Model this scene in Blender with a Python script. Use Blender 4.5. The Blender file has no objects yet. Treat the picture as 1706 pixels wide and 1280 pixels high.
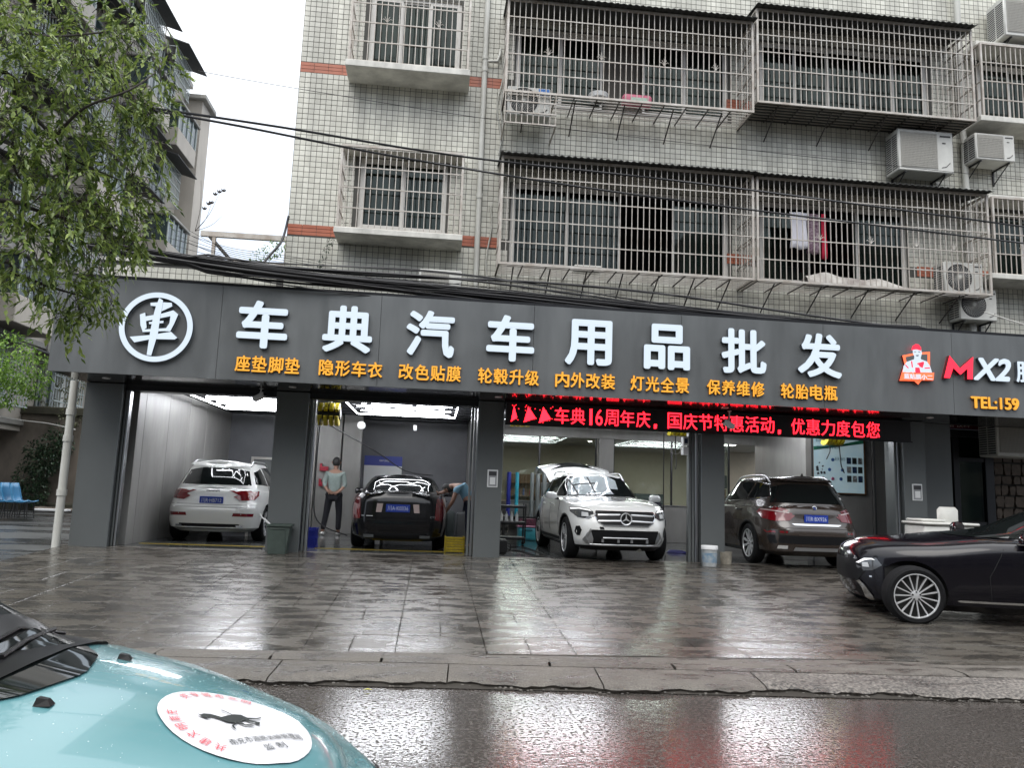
import bpy, bmesh, math, random
from math import sin, cos, pi, radians
from mathutils import Vector, Matrix, geometry
from mathutils.bvhtree import BVHTree
random.seed(7)
SC = bpy.context.scene
COL = SC.collection
# ------------------------------------------------------------------ camera
F_PX, PW, PH = 1280.0, 1706.0, 1280.0
U = Vector((325., 9020., F_PX)).normalized()
VX = 13150.0
XA = Vector((VX, -(325*VX + F_PX**2)/9020, F_PX)).normalized()
YA = U.cross(XA)
if YA.z < 0: YA = -YA
CAM = Vector((0, 0, 1.5))
def cam2w(v):            # camera space (right, up, forward) -> world
    return Vector((XA.dot(v), YA.dot(v), U.dot(v)))
cd = bpy.data.cameras.new('camera'); cam = bpy.data.objects.new('camera', cd); COL.objects.link(cam)
r_, u_, f_ = cam2w(Vector((1,0,0))), cam2w(Vector((0,1,0))), cam2w(Vector((0,0,1)))
cam.matrix_world = Matrix(((r_.x,u_.x,-f_.x,CAM.x),(r_.y,u_.y,-f_.y,CAM.y),(r_.z,u_.z,-f_.z,CAM.z),(0,0,0,1)))
cd.sensor_fit = 'HORIZONTAL'; cd.sensor_width = 36.0; cd.lens = F_PX/PW*36.0
cd.clip_start = 0.05; cd.clip_end = 600
SC.camera = cam
# ------------------------------------------------------------------ sky, sun, exposure (overcast, wet day)
W = bpy.data.worlds.new('World'); SC.world = W; W.use_nodes = True
nt = W.node_tree; nt.nodes.clear()
def N(t, tree, **kw):
    n = tree.nodes.new(t)
    for k, v in kw.items(): setattr(n, k, v)
    return n
sky = N('ShaderNodeTexSky', nt, sky_type='NISHITA', sun_disc=False, sun_elevation=radians(52), sun_rotation=radians(200), air_density=1.0, dust_density=2.0)
tc = N('ShaderNodeTexCoord', nt)
sxyz = N('ShaderNodeSeparateXYZ', nt); grd = N('ShaderNodeValToRGB', nt)
for i_, (p_, c_) in enumerate([(0.0, (2.7, 3.0, 3.6)), (.30, (3.7, 4.0, 4.55)), (.50, (5.6, 5.75, 6.0)), (1.0, (12.5, 12.5, 12.6))]):
    e_ = grd.color_ramp.elements[i_] if i_ < 2 else grd.color_ramp.elements.new(p_)
    e_.position = p_; e_.color = (*c_, 1)
nz = N('ShaderNodeTexNoise', nt); nz.inputs['Scale'].default_value = 2.2; nz.inputs['Detail'].default_value = 5
rmp = N('ShaderNodeValToRGB', nt); rmp.color_ramp.elements[0].color = (.9, .92, .96, 1); rmp.color_ramp.elements[1].color = (1.12, 1.12, 1.1, 1)
rmp.color_ramp.elements[0].position = .3; rmp.color_ramp.elements[1].position = .62
mx = N('ShaderNodeMix', nt, data_type='RGBA'); mx.inputs[0].default_value = .88
bg = N('ShaderNodeBackground', nt); bg.inputs['Strength'].default_value = .15
wo = N('ShaderNodeOutputWorld', nt)
L = nt.links.new
L(tc.outputs['Generated'], nz.inputs['Vector']); L(nz.outputs['Fac'], rmp.inputs['Fac'])
mlt = N('ShaderNodeMix', nt, data_type='RGBA', blend_type='MULTIPLY'); mlt.inputs[0].default_value = 1; L(tc.outputs['Generated'], sxyz.inputs[0]); L(sxyz.outputs['Z'], grd.inputs['Fac']); L(grd.outputs[0], mlt.inputs[6]); L(rmp.outputs[0], mlt.inputs[7])
L(sky.outputs[0], mx.inputs[6]); L(mlt.outputs[2], mx.inputs[7]); L(mx.outputs[2], bg.inputs['Color']); L(bg.outputs[0], wo.inputs[0])
sd = bpy.data.lights.new('sun', 'SUN'); sd.energy = .7; sd.angle = radians(40); sd.color = (1, .97, .93)
sun = bpy.data.objects.new('sun', sd); COL.objects.link(sun)
sun.rotation_euler = (radians(38), 0, radians(-20)); sun.location = (0, -10, 30)
SC.view_settings.view_transform = 'Standard'; SC.view_settings.look = 'None'; SC.view_settings.gamma = 1
SC.view_settings.use_curve_mapping = False; SC.view_settings.exposure = 0.93
SC.cycles.use_denoising = True; SC.cycles.max_bounces = 7; SC.cycles.diffuse_bounces = 3; SC.cycles.glossy_bounces = 4
SC.cycles.transparent_max_bounces = 12; SC.cycles.sample_clamp_indirect = 25.0; SC.cycles.use_light_tree = True
SC.cycles.blur_glossy = .5; SC.cycles.caustics_reflective = False; SC.cycles.caustics_refractive = False
# ------------------------------------------------------------------ helpers: pixel ray -> point on a plane of the place
def ray(px, py): return cam2w(Vector((px-853, -(py-640), F_PX)))
def onY(px, py, Y): d = ray(px, py); return CAM + d*(Y/d.y)
def onZ(px, py, z): d = ray(px, py); return CAM + d*((z-CAM.z)/d.z)
def onX(px, py, x): d = ray(px, py); return CAM + d*((x-CAM.x)/d.x)
def fc(Y): return .09 + .05*(min(max(Y, 6.9), 13.35)-6.9)      # height of the sloping forecourt
FL = fc(13.35)                                                # workshop floor
# ------------------------------------------------------------------ materials
MATS = {}
def mat(name, col, rough=.5, metal=0., spec=.5, emit=None, es=1., noise=0., nscale=8., bump=0., bscale=60., col2=None, coat=0., nstretch=None, rvar=0.):
    if name in MATS: return MATS[name]
    m = bpy.data.materials.new(name); m.use_nodes = True; t = m.node_tree; b = t.nodes['Principled BSDF']
    b.inputs['Base Color'].default_value = (*col, 1); b.inputs['Roughness'].default_value = rough
    b.inputs['Metallic'].default_value = metal; b.inputs['Specular IOR Level'].default_value = spec
    b.inputs['Coat Weight'].default_value = coat; b.inputs['Coat Roughness'].default_value = .03
    if emit: b.inputs['Emission Color'].default_value = (*emit, 1); b.inputs['Emission Strength'].default_value = es
    if noise or bump or rvar:
        c = N('ShaderNodeTexCoord', t); mp = N('ShaderNodeMapping', t); t.links.new(c.outputs['Object'], mp.inputs[0])
        if nstretch: mp.inputs['Scale'].default_value = nstretch
        n = N('ShaderNodeTexNoise', t); n.inputs['Scale'].default_value = nscale; n.inputs['Detail'].default_value = 8; n.inputs['Roughness'].default_value = .62
        t.links.new(mp.outputs[0], n.inputs['Vector'])
        if noise:
            r = N('ShaderNodeValToRGB', t); c2 = col2 or tuple(x*(1-noise) for x in col)
            r.color_ramp.elements[0].position = .35; r.color_ramp.elements[1].position = .65
            r.color_ramp.elements[0].color = (*c2, 1); r.color_ramp.elements[1].color = (*col, 1)
            t.links.new(n.outputs['Fac'], r.inputs['Fac']); t.links.new(r.outputs[0], b.inputs['Base Color'])
        if rvar:
            q = N('ShaderNodeMapRange', t); q.inputs[1].default_value = .35; q.inputs[2].default_value = .65
            q.inputs[3].default_value = max(0.02, rough-rvar); q.inputs[4].default_value = min(1, rough+rvar)
            t.links.new(n.outputs['Fac'], q.inputs[0]); t.links.new(q.outputs[0], b.inputs['Roughness'])
        if bump:
            n2 = N('ShaderNodeTexNoise', t); n2.inputs['Scale'].default_value = bscale; n2.inputs['Detail'].default_value = 4
            t.links.new(mp.outputs[0], n2.inputs['Vector']); bp = N('ShaderNodeBump', t); bp.inputs['Strength'].default_value = bump; bp.inputs['Distance'].default_value = .02
            t.links.new(n2.outputs['Fac'], bp.inputs['Height']); t.links.new(bp.outputs[0], b.inputs['Normal'])
    MATS[name] = m; return m
def wetmat(name, dry, wet, scale, wetness=.5, bstr=.3, bsc=120, rw=.06, rd=.45, grain=900, gc=(.6, 1.6), fine=1., bd=.006, spk=0, spa=1., worldc=True, blur=.10, warm=None):
    """rain-wet ground: films of water between drier raised spots"""
    m = bpy.data.materials.new(name); m.use_nodes = True; t = m.node_tree; b = t.nodes['Principled BSDF']; l = t.links.new
    g = N('ShaderNodeNewGeometry', t)
    mp = N('ShaderNodeMapping', t); mp.inputs['Scale'].default_value = (.55, 1.5, 1); l(g.outputs['Position'], mp.inputs[0])
    n = N('ShaderNodeTexNoise', t); n.inputs['Scale'].default_value = scale; n.inputs['Detail'].default_value = 9; n.inputs['Roughness'].default_value = .6; n.inputs['Distortion'].default_value = .4
    l(mp.outputs[0], n.inputs['Vector'])
    q = N('ShaderNodeMapRange', t); q.inputs[1].default_value = wetness-.05; q.inputs[2].default_value = wetness+.09; l(n.outputs['Fac'], q.inputs[0])
    n3 = N('ShaderNodeTexNoise', t); n3.inputs['Scale'].default_value = 1.1; n3.inputs['Detail'].default_value = 6; l(g.outputs['Position'], n3.inputs['Vector'])
    big = N('ShaderNodeValToRGB', t); big.color_ramp.elements[0].position = .35; big.color_ramp.elements[1].position = .68
    big.color_ramp.elements[0].color = (*[x*.72 for x in (warm or dry)], 1); big.color_ramp.elements[1].color = (*dry, 1); l(n3.outputs['Fac'], big.inputs['Fac'])
    cm = N('ShaderNodeMix', t, data_type='RGBA'); l(q.outputs[0], cm.inputs[0]); l(big.outputs[0], cm.inputs[7]); cm.inputs[6].default_value = (*wet, 1)
    n4 = N('ShaderNodeTexNoise', t); n4.inputs['Scale'].default_value = grain; n4.inputs['Detail'].default_value = 2; l(g.outputs['Position'], n4.inputs['Vector'])
    sp = N('ShaderNodeMapRange', t); sp.inputs[1].default_value = .35; sp.inputs[2].default_value = .75; sp.inputs[3].default_value = gc[0]; sp.inputs[4].default_value = gc[1]; l(n4.outputs['Fac'], sp.inputs[0])
    mu = N('ShaderNodeMix', t, data_type='RGBA', blend_type='MULTIPLY'); mu.inputs[0].default_value = 1; l(cm.outputs[2], mu.inputs[6]); l(sp.outputs[0], mu.inputs[7])
    l(mu.outputs[2], b.inputs['Base Color'])
    rr = N('ShaderNodeMapRange', t); rr.inputs[3].default_value = rw; rr.inputs[4].default_value = rd; fac = q.outputs[0]
    if spk:      # dry stone chips standing out of the water film
        n6 = N('ShaderNodeTexNoise', t); n6.inputs['Scale'].default_value = spk; n6.inputs['Detail'].default_value = 3; l(g.outputs['Position'], n6.inputs['Vector'])
        m6 = N('ShaderNodeMapRange', t); m6.inputs[1].default_value = .50; m6.inputs[2].default_value = .64; m6.inputs[4].default_value = spa; l(n6.outputs['Fac'], m6.inputs[0])
        mm = N('ShaderNodeMath', t, operation='MAXIMUM'); l(q.outputs[0], mm.inputs[0]); l(m6.outputs[0], mm.inputs[1]); fac = mm.outputs[0]
    l(fac, rr.inputs[0]); l(rr.outputs[0], b.inputs['Roughness'])
    n2 = N('ShaderNodeTexNoise', t); n2.inputs['Scale'].default_value = bsc; n2.inputs['Detail'].default_value = 5; l(g.outputs['Position'], n2.inputs['Vector'])
    n5 = N('ShaderNodeTexNoise', t); n5.inputs['Scale'].default_value = 9; n5.inputs['Detail'].default_value = 3; l(mp.outputs[0], n5.inputs['Vector'])
    s1 = N('ShaderNodeMath', t, operation='MULTIPLY'); s1.inputs[1].default_value = fine; l(n2.outputs['Fac'], s1.inputs[0])
    s2 = N('ShaderNodeMath', t, operation='MULTIPLY_ADD'); s2.inputs[1].default_value = 1.2; l(n5.outputs['Fac'], s2.inputs[0]); l(s1.outputs[0], s2.inputs[2])
    bp = N('ShaderNodeBump', t); bp.inputs['Strength'].default_value = bstr; bp.inputs['Distance'].default_value = bd
    l(s2.outputs[0], bp.inputs['Height']); l(bp.outputs[0], b.inputs['Normal']); b.inputs['Specular IOR Level'].default_value = .5
    MATS[name] = m; return m
def islmat(name, c1, c2, rough=.3, bump=0, stain=0.):      # colour drawn per loose piece, with faint streaks of dirt
    m = bpy.data.materials.new(name); m.use_nodes = True; t = m.node_tree; b = t.nodes['Principled BSDF']; l = t.links.new
    g = N('ShaderNodeNewGeometry', t); r = N('ShaderNodeValToRGB', t)
    r.color_ramp.elements[0].color = (*c1, 1); r.color_ramp.elements[1].color = (*c2, 1); l(g.outputs['Random Per Island'], r.inputs['Fac'])
    b.inputs['Roughness'].default_value = rough; out = r.outputs[0]
    if stain:
        mp = N('ShaderNodeMapping', t); mp.inputs['Scale'].default_value = (2.6, 2.6, .35); l(g.outputs['Position'], mp.inputs[0])
        n = N('ShaderNodeTexNoise', t); n.inputs['Scale'].default_value = 1.0; n.inputs['Detail'].default_value = 7; l(mp.outputs[0], n.inputs['Vector'])
        q = N('ShaderNodeMapRange', t); q.inputs[1].default_value = .38; q.inputs[2].default_value = .66; q.inputs[3].default_value = 1-stain; q.inputs[4].default_value = 1.05; l(n.outputs['Fac'], q.inputs[0])
        mu = N('ShaderNodeMix', t, data_type='RGBA', blend_type='MULTIPLY'); mu.inputs[0].default_value = 1; l(out, mu.inputs[6]); l(q.outputs[0], mu.inputs[7]); out = mu.outputs[2]
    l(out, b.inputs['Base Color']); MATS[name] = m; return m
def glassmat(name, tint, refl=.12, rough=.03):
    m = bpy.data.materials.new(name); m.use_nodes = True; t = m.node_tree; t.nodes.clear(); l = t.links.new
    o = N('ShaderNodeOutputMaterial', t); tr = N('ShaderNodeBsdfTransparent', t); tr.inputs[0].default_value = (*tint, 1)
    gl = N('ShaderNodeBsdfGlossy', t); gl.inputs['Roughness'].default_value = rough; gl.inputs[0].default_value = (.62, .66, .62, 1)
    fr = N('ShaderNodeLayerWeight', t); fr.inputs[0].default_value = .12; mr = N('ShaderNodeMapRange', t); mr.inputs[3].default_value = refl; mr.inputs[4].default_value = .7
    l(fr.outputs['Fresnel'], mr.inputs[0]); mix = N('ShaderNodeMixShader', t); l(mr.outputs[0], mix.inputs[0]); l(tr.outputs[0], mix.inputs[1]); l(gl.outputs[0], mix.inputs[2]); l(mix.outputs[0], o.inputs[0])
    MATS[name] = m; return m
M = MATS
# ------------------------------------------------------------------ mesh builder
class MB:
    def __init__(s): s.v = []; s.f = []; s.m = []
    def add(s, vs, fs, mi=0):
        o = len(s.v); s.v += [tuple(p) for p in vs]; s.f += [tuple(i+o for i in f) for f in fs]; s.m += [mi]*len(fs); return s
    def box(s, x0, x1, y0, y1, z0, z1, mi=0, T=None):
        vs = [Vector(p) for p in ((x0,y0,z0),(x1,y0,z0),(x1,y1,z0),(x0,y1,z0),(x0,y0,z1),(x1,y0,z1),(x1,y1,z1),(x0,y1,z1))]
        if T: vs = [T@p for p in vs]
        return s.add(vs, [(0,3,2,1),(4,5,6,7),(0,1,5,4),(1,2,6,5),(2,3,7,6),(3,0,4,7)], mi)
    def bbox(s, x0, x1, y0, y1, z0, z1, b=.01, mi=0, T=None):      # box with chamfered edges
        vs = []; 
        for sx in (0, 1):
            for sy in (0, 1):
                for sz in (0, 1):
                    X = (x0, x1)[sx]; Y = (y0, y1)[sy]; Z = (z0, z1)[sz]; dx = b*(1-2*sx); dy = b*(1-2*sy); dz = b*(1-2*sz)
                    vs += [Vector((X, Y+dy, Z+dz)), Vector((X+dx, Y, Z+dz)), Vector((X+dx, Y+dy, Z))]
        i = lambda sx, sy, sz, k: (sx*4+sy*2+sz)*3+k
        fs = [[i(0,0,0,0), i(0,0,1,0), i(0,1,1,0), i(0,1,0,0)], [i(1,0,0,0), i(1,1,0,0), i(1,1,1,0), i(1,0,1,0)],
              [i(0,0,0,1), i(1,0,0,1), i(1,0,1,1), i(0,0,1,1)], [i(0,1,0,1), i(0,1,1,1), i(1,1,1,1), i(1,1,0,1)],
              [i(0,0,0,2), i(0,1,0,2), i(1,1,0,2), i(1,0,0,2)], [i(0,0,1,2), i(1,0,1,2), i(1,1,1,2), i(0,1,1,2)]]
        for a in (0, 1):
            for c in (0, 1):
                fs += [[i(a,c,0,0), i(a,c,0,1), i(a,c,1,1), i(a,c,1,0)], [i(a,0,c,0), i(a,0,c,2), i(a,1,c,2), i(a,1,c,0)], [i(0,a,c,1), i(0,a,c,2), i(1,a,c,2), i(1,a,c,1)]]
        for a in (0, 1):
            for c in (0, 1):
                for d in (0, 1): fs.append([i(a,c,d,0), i(a,c,d,1), i(a,c,d,2)])
        if T: vs = [T@p for p in vs]
        return s.add(vs, fs, mi)
    def tube(s, pts, r, n=8, mi=0, cap=True, r2=None):
        pts = [Vector(p) for p in pts]; K = len(pts); vs = []; up = None
        for k, p in enumerate(pts):
            d = (pts[min(k+1, K-1)]-pts[max(k-1, 0)]).normalized()
            if up is None or abs(up.dot(d)) > .99: up = Vector((0,0,1)) if abs(d.z) < .9 else Vector((1,0,0))
            a = d.cross(up).normalized(); b = a.cross(d).normalized(); up = b
            rr = r[k] if isinstance(r, (list, tuple)) else (r + (r2-r)*k/(K-1) if r2 is not None else r)
            vs += [p + a*(rr*cos(2*pi*j/n)) + b*(rr*sin(2*pi*j/n)) for j in range(n)]
        fs = [(k*n+j, k*n+(j+1) % n, (k+1)*n+(j+1) % n, (k+1)*n+j) for k in range(K-1) for j in range(n)]
        if cap: fs += [tuple(range(n))[::-1], tuple((K-1)*n+j for j in range(n))]
        return s.add(vs, fs, mi)
    def prism(s, poly, d0, d1, axis='y', mi=0, mi2=None, T=None):
        """poly in the plane across axis; y: (x,z); x: (y,z); z: (x,y)"""
        P = {'y': lambda a, b, d: Vector((a, d, b)), 'x': lambda a, b, d: Vector((d, a, b)), 'z': lambda a, b, d: Vector((a, b, d))}[axis]
        n = len(poly); vs = [P(a, b, d0) for a, b in poly] + [P(a, b, d1) for a, b in poly]
        if T: vs = [T@p for p in vs]
        tri = geometry.tessellate_polygon([[Vector((a, b, 0)) for a, b in poly]])
        s.add(vs, [tuple(t) for t in tri] + [tuple(i+n for i in t[::-1]) for t in tri], mi)
        o = len(s.v)-2*n
        s.f += [(o+i, o+(i+1) % n, o+n+(i+1) % n, o+n+i) for i in range(n)]; s.m += [mi if mi2 is None else mi2]*n; return s
    def lathe(s, prof, axis='z', n=24, c=(0,0,0), mi=0, close=False):
        vs = []; c = Vector(c)
        for r, h in prof:
            for j in range(n):
                a = 2*pi*j/n; p = {'z': (r*cos(a), r*sin(a), h), 'y': (r*cos(a), h, r*sin(a)), 'x': (h, r*cos(a), r*sin(a))}[axis]; vs.append(c+Vector(p))
        K = len(prof); fs = [(k*n+j, k*n+(j+1) % n, (k+1)*n+(j+1) % n, (k+1)*n+j) for k in range(K-1) for j in range(n)]
        if close: fs += [((K-1)*n+j, (K-1)*n+(j+1) % n, (j+1) % n, j) for j in range(n)]
        return s.add(vs, fs, mi)
    def mesh(s, name, mats, smooth=0, off=None):
        me = bpy.data.meshes.new(name); vs = s.v if off is None else [(a-off[0], b-off[1], c-off[2]) for a, b, c in s.v]
        me.from_pydata(vs, [], s.f)
        for mm in (mats if isinstance(mats, (list, tuple)) else [mats]): me.materials.append(mm)
        me.polygons.foreach_set('material_index', s.m)
        bm = bmesh.new(); bm.from_mesh(me); bmesh.ops.recalc_face_normals(bm, faces=bm.faces); bm.to_mesh(me); bm.free()
        if smooth: me.polygons.foreach_set('use_smooth', [True]*len(me.polygons)); me.set_sharp_from_angle(angle=radians(smooth))
        return me
def wloc(o):
    p = Vector((0,0,0))
    while o: p += o.location; o = o.parent
    return p
def part(name, mb, mats, parent=None, smooth=0, local=False, label=None, kind=None, loc=None):
    """link a builder (or a ready mesh) as one object; world coordinates unless local"""
    off = None if (local or parent is None) else wloc(parent)
    me = mb.mesh(name, mats, smooth, off) if isinstance(mb, MB) else mb
    o = bpy.data.objects.new(name, me); COL.objects.link(o); o.parent = parent
    if loc is not None: o.location = loc
    if label: o['label'] = label
    if kind: o['kind'] = kind
    return o
def thing(name, label, cat, loc=(0,0,0), group=None, rz=0, sc=1):
    o = bpy.data.objects.new(name, None); COL.objects.link(o); o.location = loc; o.rotation_euler = (0,0,rz); o.scale = (sc,)*3; o.empty_display_size = .2
    o['label'] = label; o['category'] = cat
    if group: o['group'] = group
    return o
def solo(name, mb, mats, label, cat, group=None, smooth=0):
    c = Vector((sum(v[0] for v in mb.v), sum(v[1] for v in mb.v), 0))/len(mb.v); c.z = min(v[2] for v in mb.v)
    o = bpy.data.objects.new(name, mb.mesh(name, mats, smooth, c)); COL.objects.link(o); o.location = c
    o['label'] = label; o['category'] = cat
    if group: o['group'] = group
    return o
def struct(name, mb, mats, smooth=0, parent=None):
    o = part(name, mb, mats, parent, smooth)
    if parent is None: o['kind'] = 'structure'
    return o
def tree_copy(o, parent=None):
    c = o.copy(); COL.objects.link(c); c.parent = parent
    for ch in o.children: tree_copy(ch, c)
    return c
# ------------------------------------------------------------------ lettering: every character is turned into a mesh up front
TX = {}
def want_text(*keys):
    for k in keys: TX[k] = None
def make_texts():
    obs = []
    for k in TX:
        s, off, ital = k
        c = bpy.data.curves.new('t', 'FONT'); c.body = s; c.size = 1; c.extrude = 0.0; c.offset = 0; c.resolution_u = 3; c.shear = ital
        o = bpy.data.objects.new('t', c); COL.objects.link(o); obs.append((k, o))
    bpy.context.view_layer.update(); dg = bpy.context.evaluated_depsgraph_get()
    for k, o in obs:
        me = bpy.data.meshes.new_from_object(o.evaluated_get(dg)); bm = bmesh.new(); bm.from_mesh(me)
        vs = [tuple(v.co) for v in bm.verts]; fs = [tuple(v.index for v in f.verts) for f in bm.faces]
        bd = [(e.verts[0].index, e.verts[1].index) for e in bm.edges if len(e.link_faces) == 1]
        TX[k] = (vs, fs, bd); bm.free(); c = o.data; bpy.data.objects.remove(o); bpy.data.curves.remove(c)
def glyph(mb, key, x0, x1, z0, z1, Y, depth, mi=0, mi2=0, box=None, P=None):
    """character filling the rectangle, front at Y, body depth behind it; P maps (a,b,d) to a point"""
    vs, fs, bd = TX[key]
    if not vs: return mb
    if box: ax0, ax1, az0, az1 = box
    else: ax0 = min(v[0] for v in vs); ax1 = max(v[0] for v in vs); az0 = min(v[1] for v in vs); az1 = max(v[1] for v in vs)
    f = lambda v: (x0+(v[0]-ax0)/(ax1-ax0)*(x1-x0), z0+(v[1]-az0)/(az1-az0)*(z1-z0))
    P = P or (lambda a, b, d: (a, Y+d, b)); n = len(vs)
    mb.add([P(*f(v), 0) for v in vs], fs, mi)
    ew = (x1-x0)/(ax1-ax0); off = key[1]
    if off > .015:                                  # heavier strokes: copies set a hair behind, shifted all round
        f0 = f
        for k in range(8):
            dx = off*ew*cos(k*pi/4); dz_ = off*ew*sin(k*pi/4); g_ = lambda v, dx=dx, dz_=dz_: (f0(v)[0]*(1-2*off*.9)+(x0+x1)*off*.9+dx, f0(v)[1]*(1-2*off*.9)+(z0+z1)*off*.9+dz_); dd = .0006*(k+1)
            mb.add([P(*g_(v), dd) for v in vs], fs, mi)
            if depth:
                o = len(mb.v); mb.v += [P(*g_(v), dd) for v in vs]+[P(*g_(v), depth) for v in vs]; mb.f += [(o+a, o+b, o+n+b, o+n+a) for a, b in bd]; mb.m += [mi2]*len(bd)
    elif depth:
        o = len(mb.v); mb.v += [P(*f(v), 0) for v in vs] + [P(*f(v), depth) for v in vs]
        mb.f += [(o+a, o+b, o+n+b, o+n+a) for a, b in bd]; mb.m += [mi2]*len(bd)
    return mb
BIG = '车典汽车用品批发'
SMALL = ['座垫脚垫', '隐形车衣', '改色贴膜', '轮毂升级', '内外改装', '灯光全景', '保养维修', '轮胎电瓶']
LEDT = '车典16周年庆，国庆节特惠活动，优惠力度包您'
want_text(*[(c, .028, 0) for c in BIG]); want_text(*[(c, .022, 0) for s in SMALL for c in s]); want_text(*[(c, .008, 0) for c in LEDT])
want_text(('膜', .02, 0), ('TEL:159', .03, 0), ('X2', .035, .25), ('蓝贴膜小二', .02, 0), ('包车', .02, 0), ('Midea', .01, 0))
PLATES = ['川R·HB712', '川A·K0336', '川R·BX926']
want_text(*[(p, .012, 0) for p in PLATES]); want_text(*[(c, .012, 0) for c in '共建文明南充共享城市文明'])
want_text(('南充市道路运输管理局', .01, 0), ('车典汽车用品', .01, 0), ('德系专修 售后服务', .01, 0), ('深化管理 科学配方', .01, 0), ('天天 畅行', .01, 0), ('CTS', .01, 0), ('监 制', .01, 0), ('香烟 饮料', .01, 0))
make_texts()
# ================================================================== colours of the place
wetmat('forecourt_wet', (.100, .092, .079), (.038, .035, .031), 4.2, wetness=.45, bstr=.8, bsc=40, rw=.07, rd=.32, grain=160, warm=(.095,.083,.068), bd=.0024, spk=24, spa=.6)
wetmat('road_wet', (.095, .083, .072), (.055, .049, .044), 2.6, wetness=.66, bstr=1.0, bsc=42, rw=.05, rd=.50, grain=85, gc=(.3, 2.4), fine=1., bd=.0011, spk=38)
wetmat('kerb_wet', (.135, .122, .105), (.062, .056, .049), 4.5, wetness=.46, bstr=.9, bsc=60, rw=.2, rd=.6, grain=90, bd=.008)
wetmat('aggregate', (.15, .135, .12), (.065, .058, .052), 3, wetness=.40, bstr=1.0, bsc=50, rw=.15, rd=.6, grain=42, gc=(.35, 2.2), bd=.02, spk=40)
wetmat('lane_wet', (.12, .125, .125), (.06, .062, .064), .8, wetness=.47, bstr=.3, bsc=100, rw=.12, rd=.4, grain=300)
wetmat('floor_wet', (.16, .165, .16), (.085, .09, .09), 1.0, wetness=.55, bstr=.08, bsc=60, rw=.06, rd=.22, grain=300)
mat('joint', (.04, .036, .031), .75, spec=.15)
mat('sign_grey', (.165, .175, .178), .36, .3, noise=.16, nscale=1.1, nstretch=(2.2, 1, .5), rvar=.08)
mat('pillar_grey', (.145, .157, .158), .36, .25, noise=.08, nscale=1.5)
mat('soffit', (.028, .028, .03), .1, .3)
mat('dark_metal', (.02, .021, .024), .35, .4)
mat('rail_metal', (.34, .35, .36), .28, .85)
mat('plaster', (.29, .285, .272), .42, noise=.22, nscale=2.2, nstretch=(1.3, 1.3, .35), bump=.15, bscale=6)
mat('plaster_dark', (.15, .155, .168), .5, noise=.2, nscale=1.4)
mat('ceiling_dark', (.02, .021, .024), .6)
mat('led_white', (.8, .8, .8), .5, emit=(.93, .95, 1), es=14.0)
mat('letter_face', (.16, .18, .2), .4, emit=(.76, .88, 1.0), es=.44)
mat('letter_side', (.10, .11, .125), .4, .3)
mat('orange_face', (.75, .36, .04), .45, emit=(.9, .36, .02), es=.28)
mat('orange_side', (.30, .11, .015), .5)
mat('red_face', (.7, .02, .04), .4, emit=(1, .02, .05), es=.72)
mat('red_side', (.10, .01, .012), .5)
mat('shield_orange', (.7, .12, .05), .4, emit=(1, .16, .06), es=.6)
mat('led_red', (.2, 0, 0), .5, emit=(1, .01, .02), es=3.6)
mat('led_panel', (.006, .004, .005), .35)
islmat('tile', (.62, .61, .53), (.76, .75, .66), .3, stain=.27)
islmat('tile_red', (.42, .125, .065), (.52, .165, .09), .35, stain=.2)
mat('grout', (.085, .083, .074), .8)
mat('render_white', (.72, .71, .65), .6, noise=.35, nscale=3, nstretch=(1, 1, .4))
mat('upvc', (.66, .64, .60), .4, noise=.12, nscale=4)
mat('bar_paint', (.60, .58, .54), .5, .15, noise=.3, nscale=2.6, col2=(.36, .31, .26))
mat('bar_dark', (.12, .11, .10), .6, .2, noise=.4, nscale=12)
mat('sheet_dark', (.055, .058, .055), .7, noise=.3, nscale=5)
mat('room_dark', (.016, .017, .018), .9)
mat('curtain', (.13, .12, .105), .9, noise=.2, nscale=3)
mat('curtain_green', (.055, .072, .062), .9, noise=.2, nscale=3)
glassmat('glass', (.5, .58, .55), .05); glassmat('glass_clear', (.80, .85, .82), .05)
mat('ac_white', (.62, .62, .58), .45, noise=.14, nscale=4)
mat('ac_dark', (.05, .05, .05), .6)
mat('pvc', (.60, .60, .55), .4, noise=.22, nscale=3, nstretch=(1, 1, .3))
mat('cable', (.012, .012, .014), .5)
mat('cable_white', (.55, .54, .5), .5)
mat('wood', (.22, .12, .06), .5, noise=.3, nscale=6)
mat('paper', (.75, .76, .76), .5)
mat('blue_print', (.03, .05, .30), .5)
mat('black_plastic', (.015, .015, .016), .4)
mat('yellow', (.62, .50, .02), .45)
mat('yellow_paint', (.42, .31, .02), .4, noise=.4, nscale=20)
mat('blue_plastic', (.02, .03, .30), .4)
mat('bin_green', (.055, .075, .065), .5, noise=.25, nscale=10)
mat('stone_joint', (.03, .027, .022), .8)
# ================================================================== ground
KA = Vector((-.65, 6.18, 0)); KD = Vector((5.35, -.27, 0)).normalized(); KN = Vector((-KD.y, KD.x, 0))   # kerb line: origin, along, inward
def kp(s, t, z): p = KA + KD*s + KN*t; return (p.x, p.y, z)
mb = MB(); mb.add([(-60,-40,0), (60,-40,0), (60,9,0), (-60,9,0)], [(0,1,2,3)]); struct('road', mb, M['road_wet'])
mb = MB(); mb.add([(-120,-60,-.02), (120,-60,-.02), (120,120,-.02), (-120,120,-.02)], [(0,1,2,3)]); struct('ground', mb, M['lane_wet'])
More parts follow.
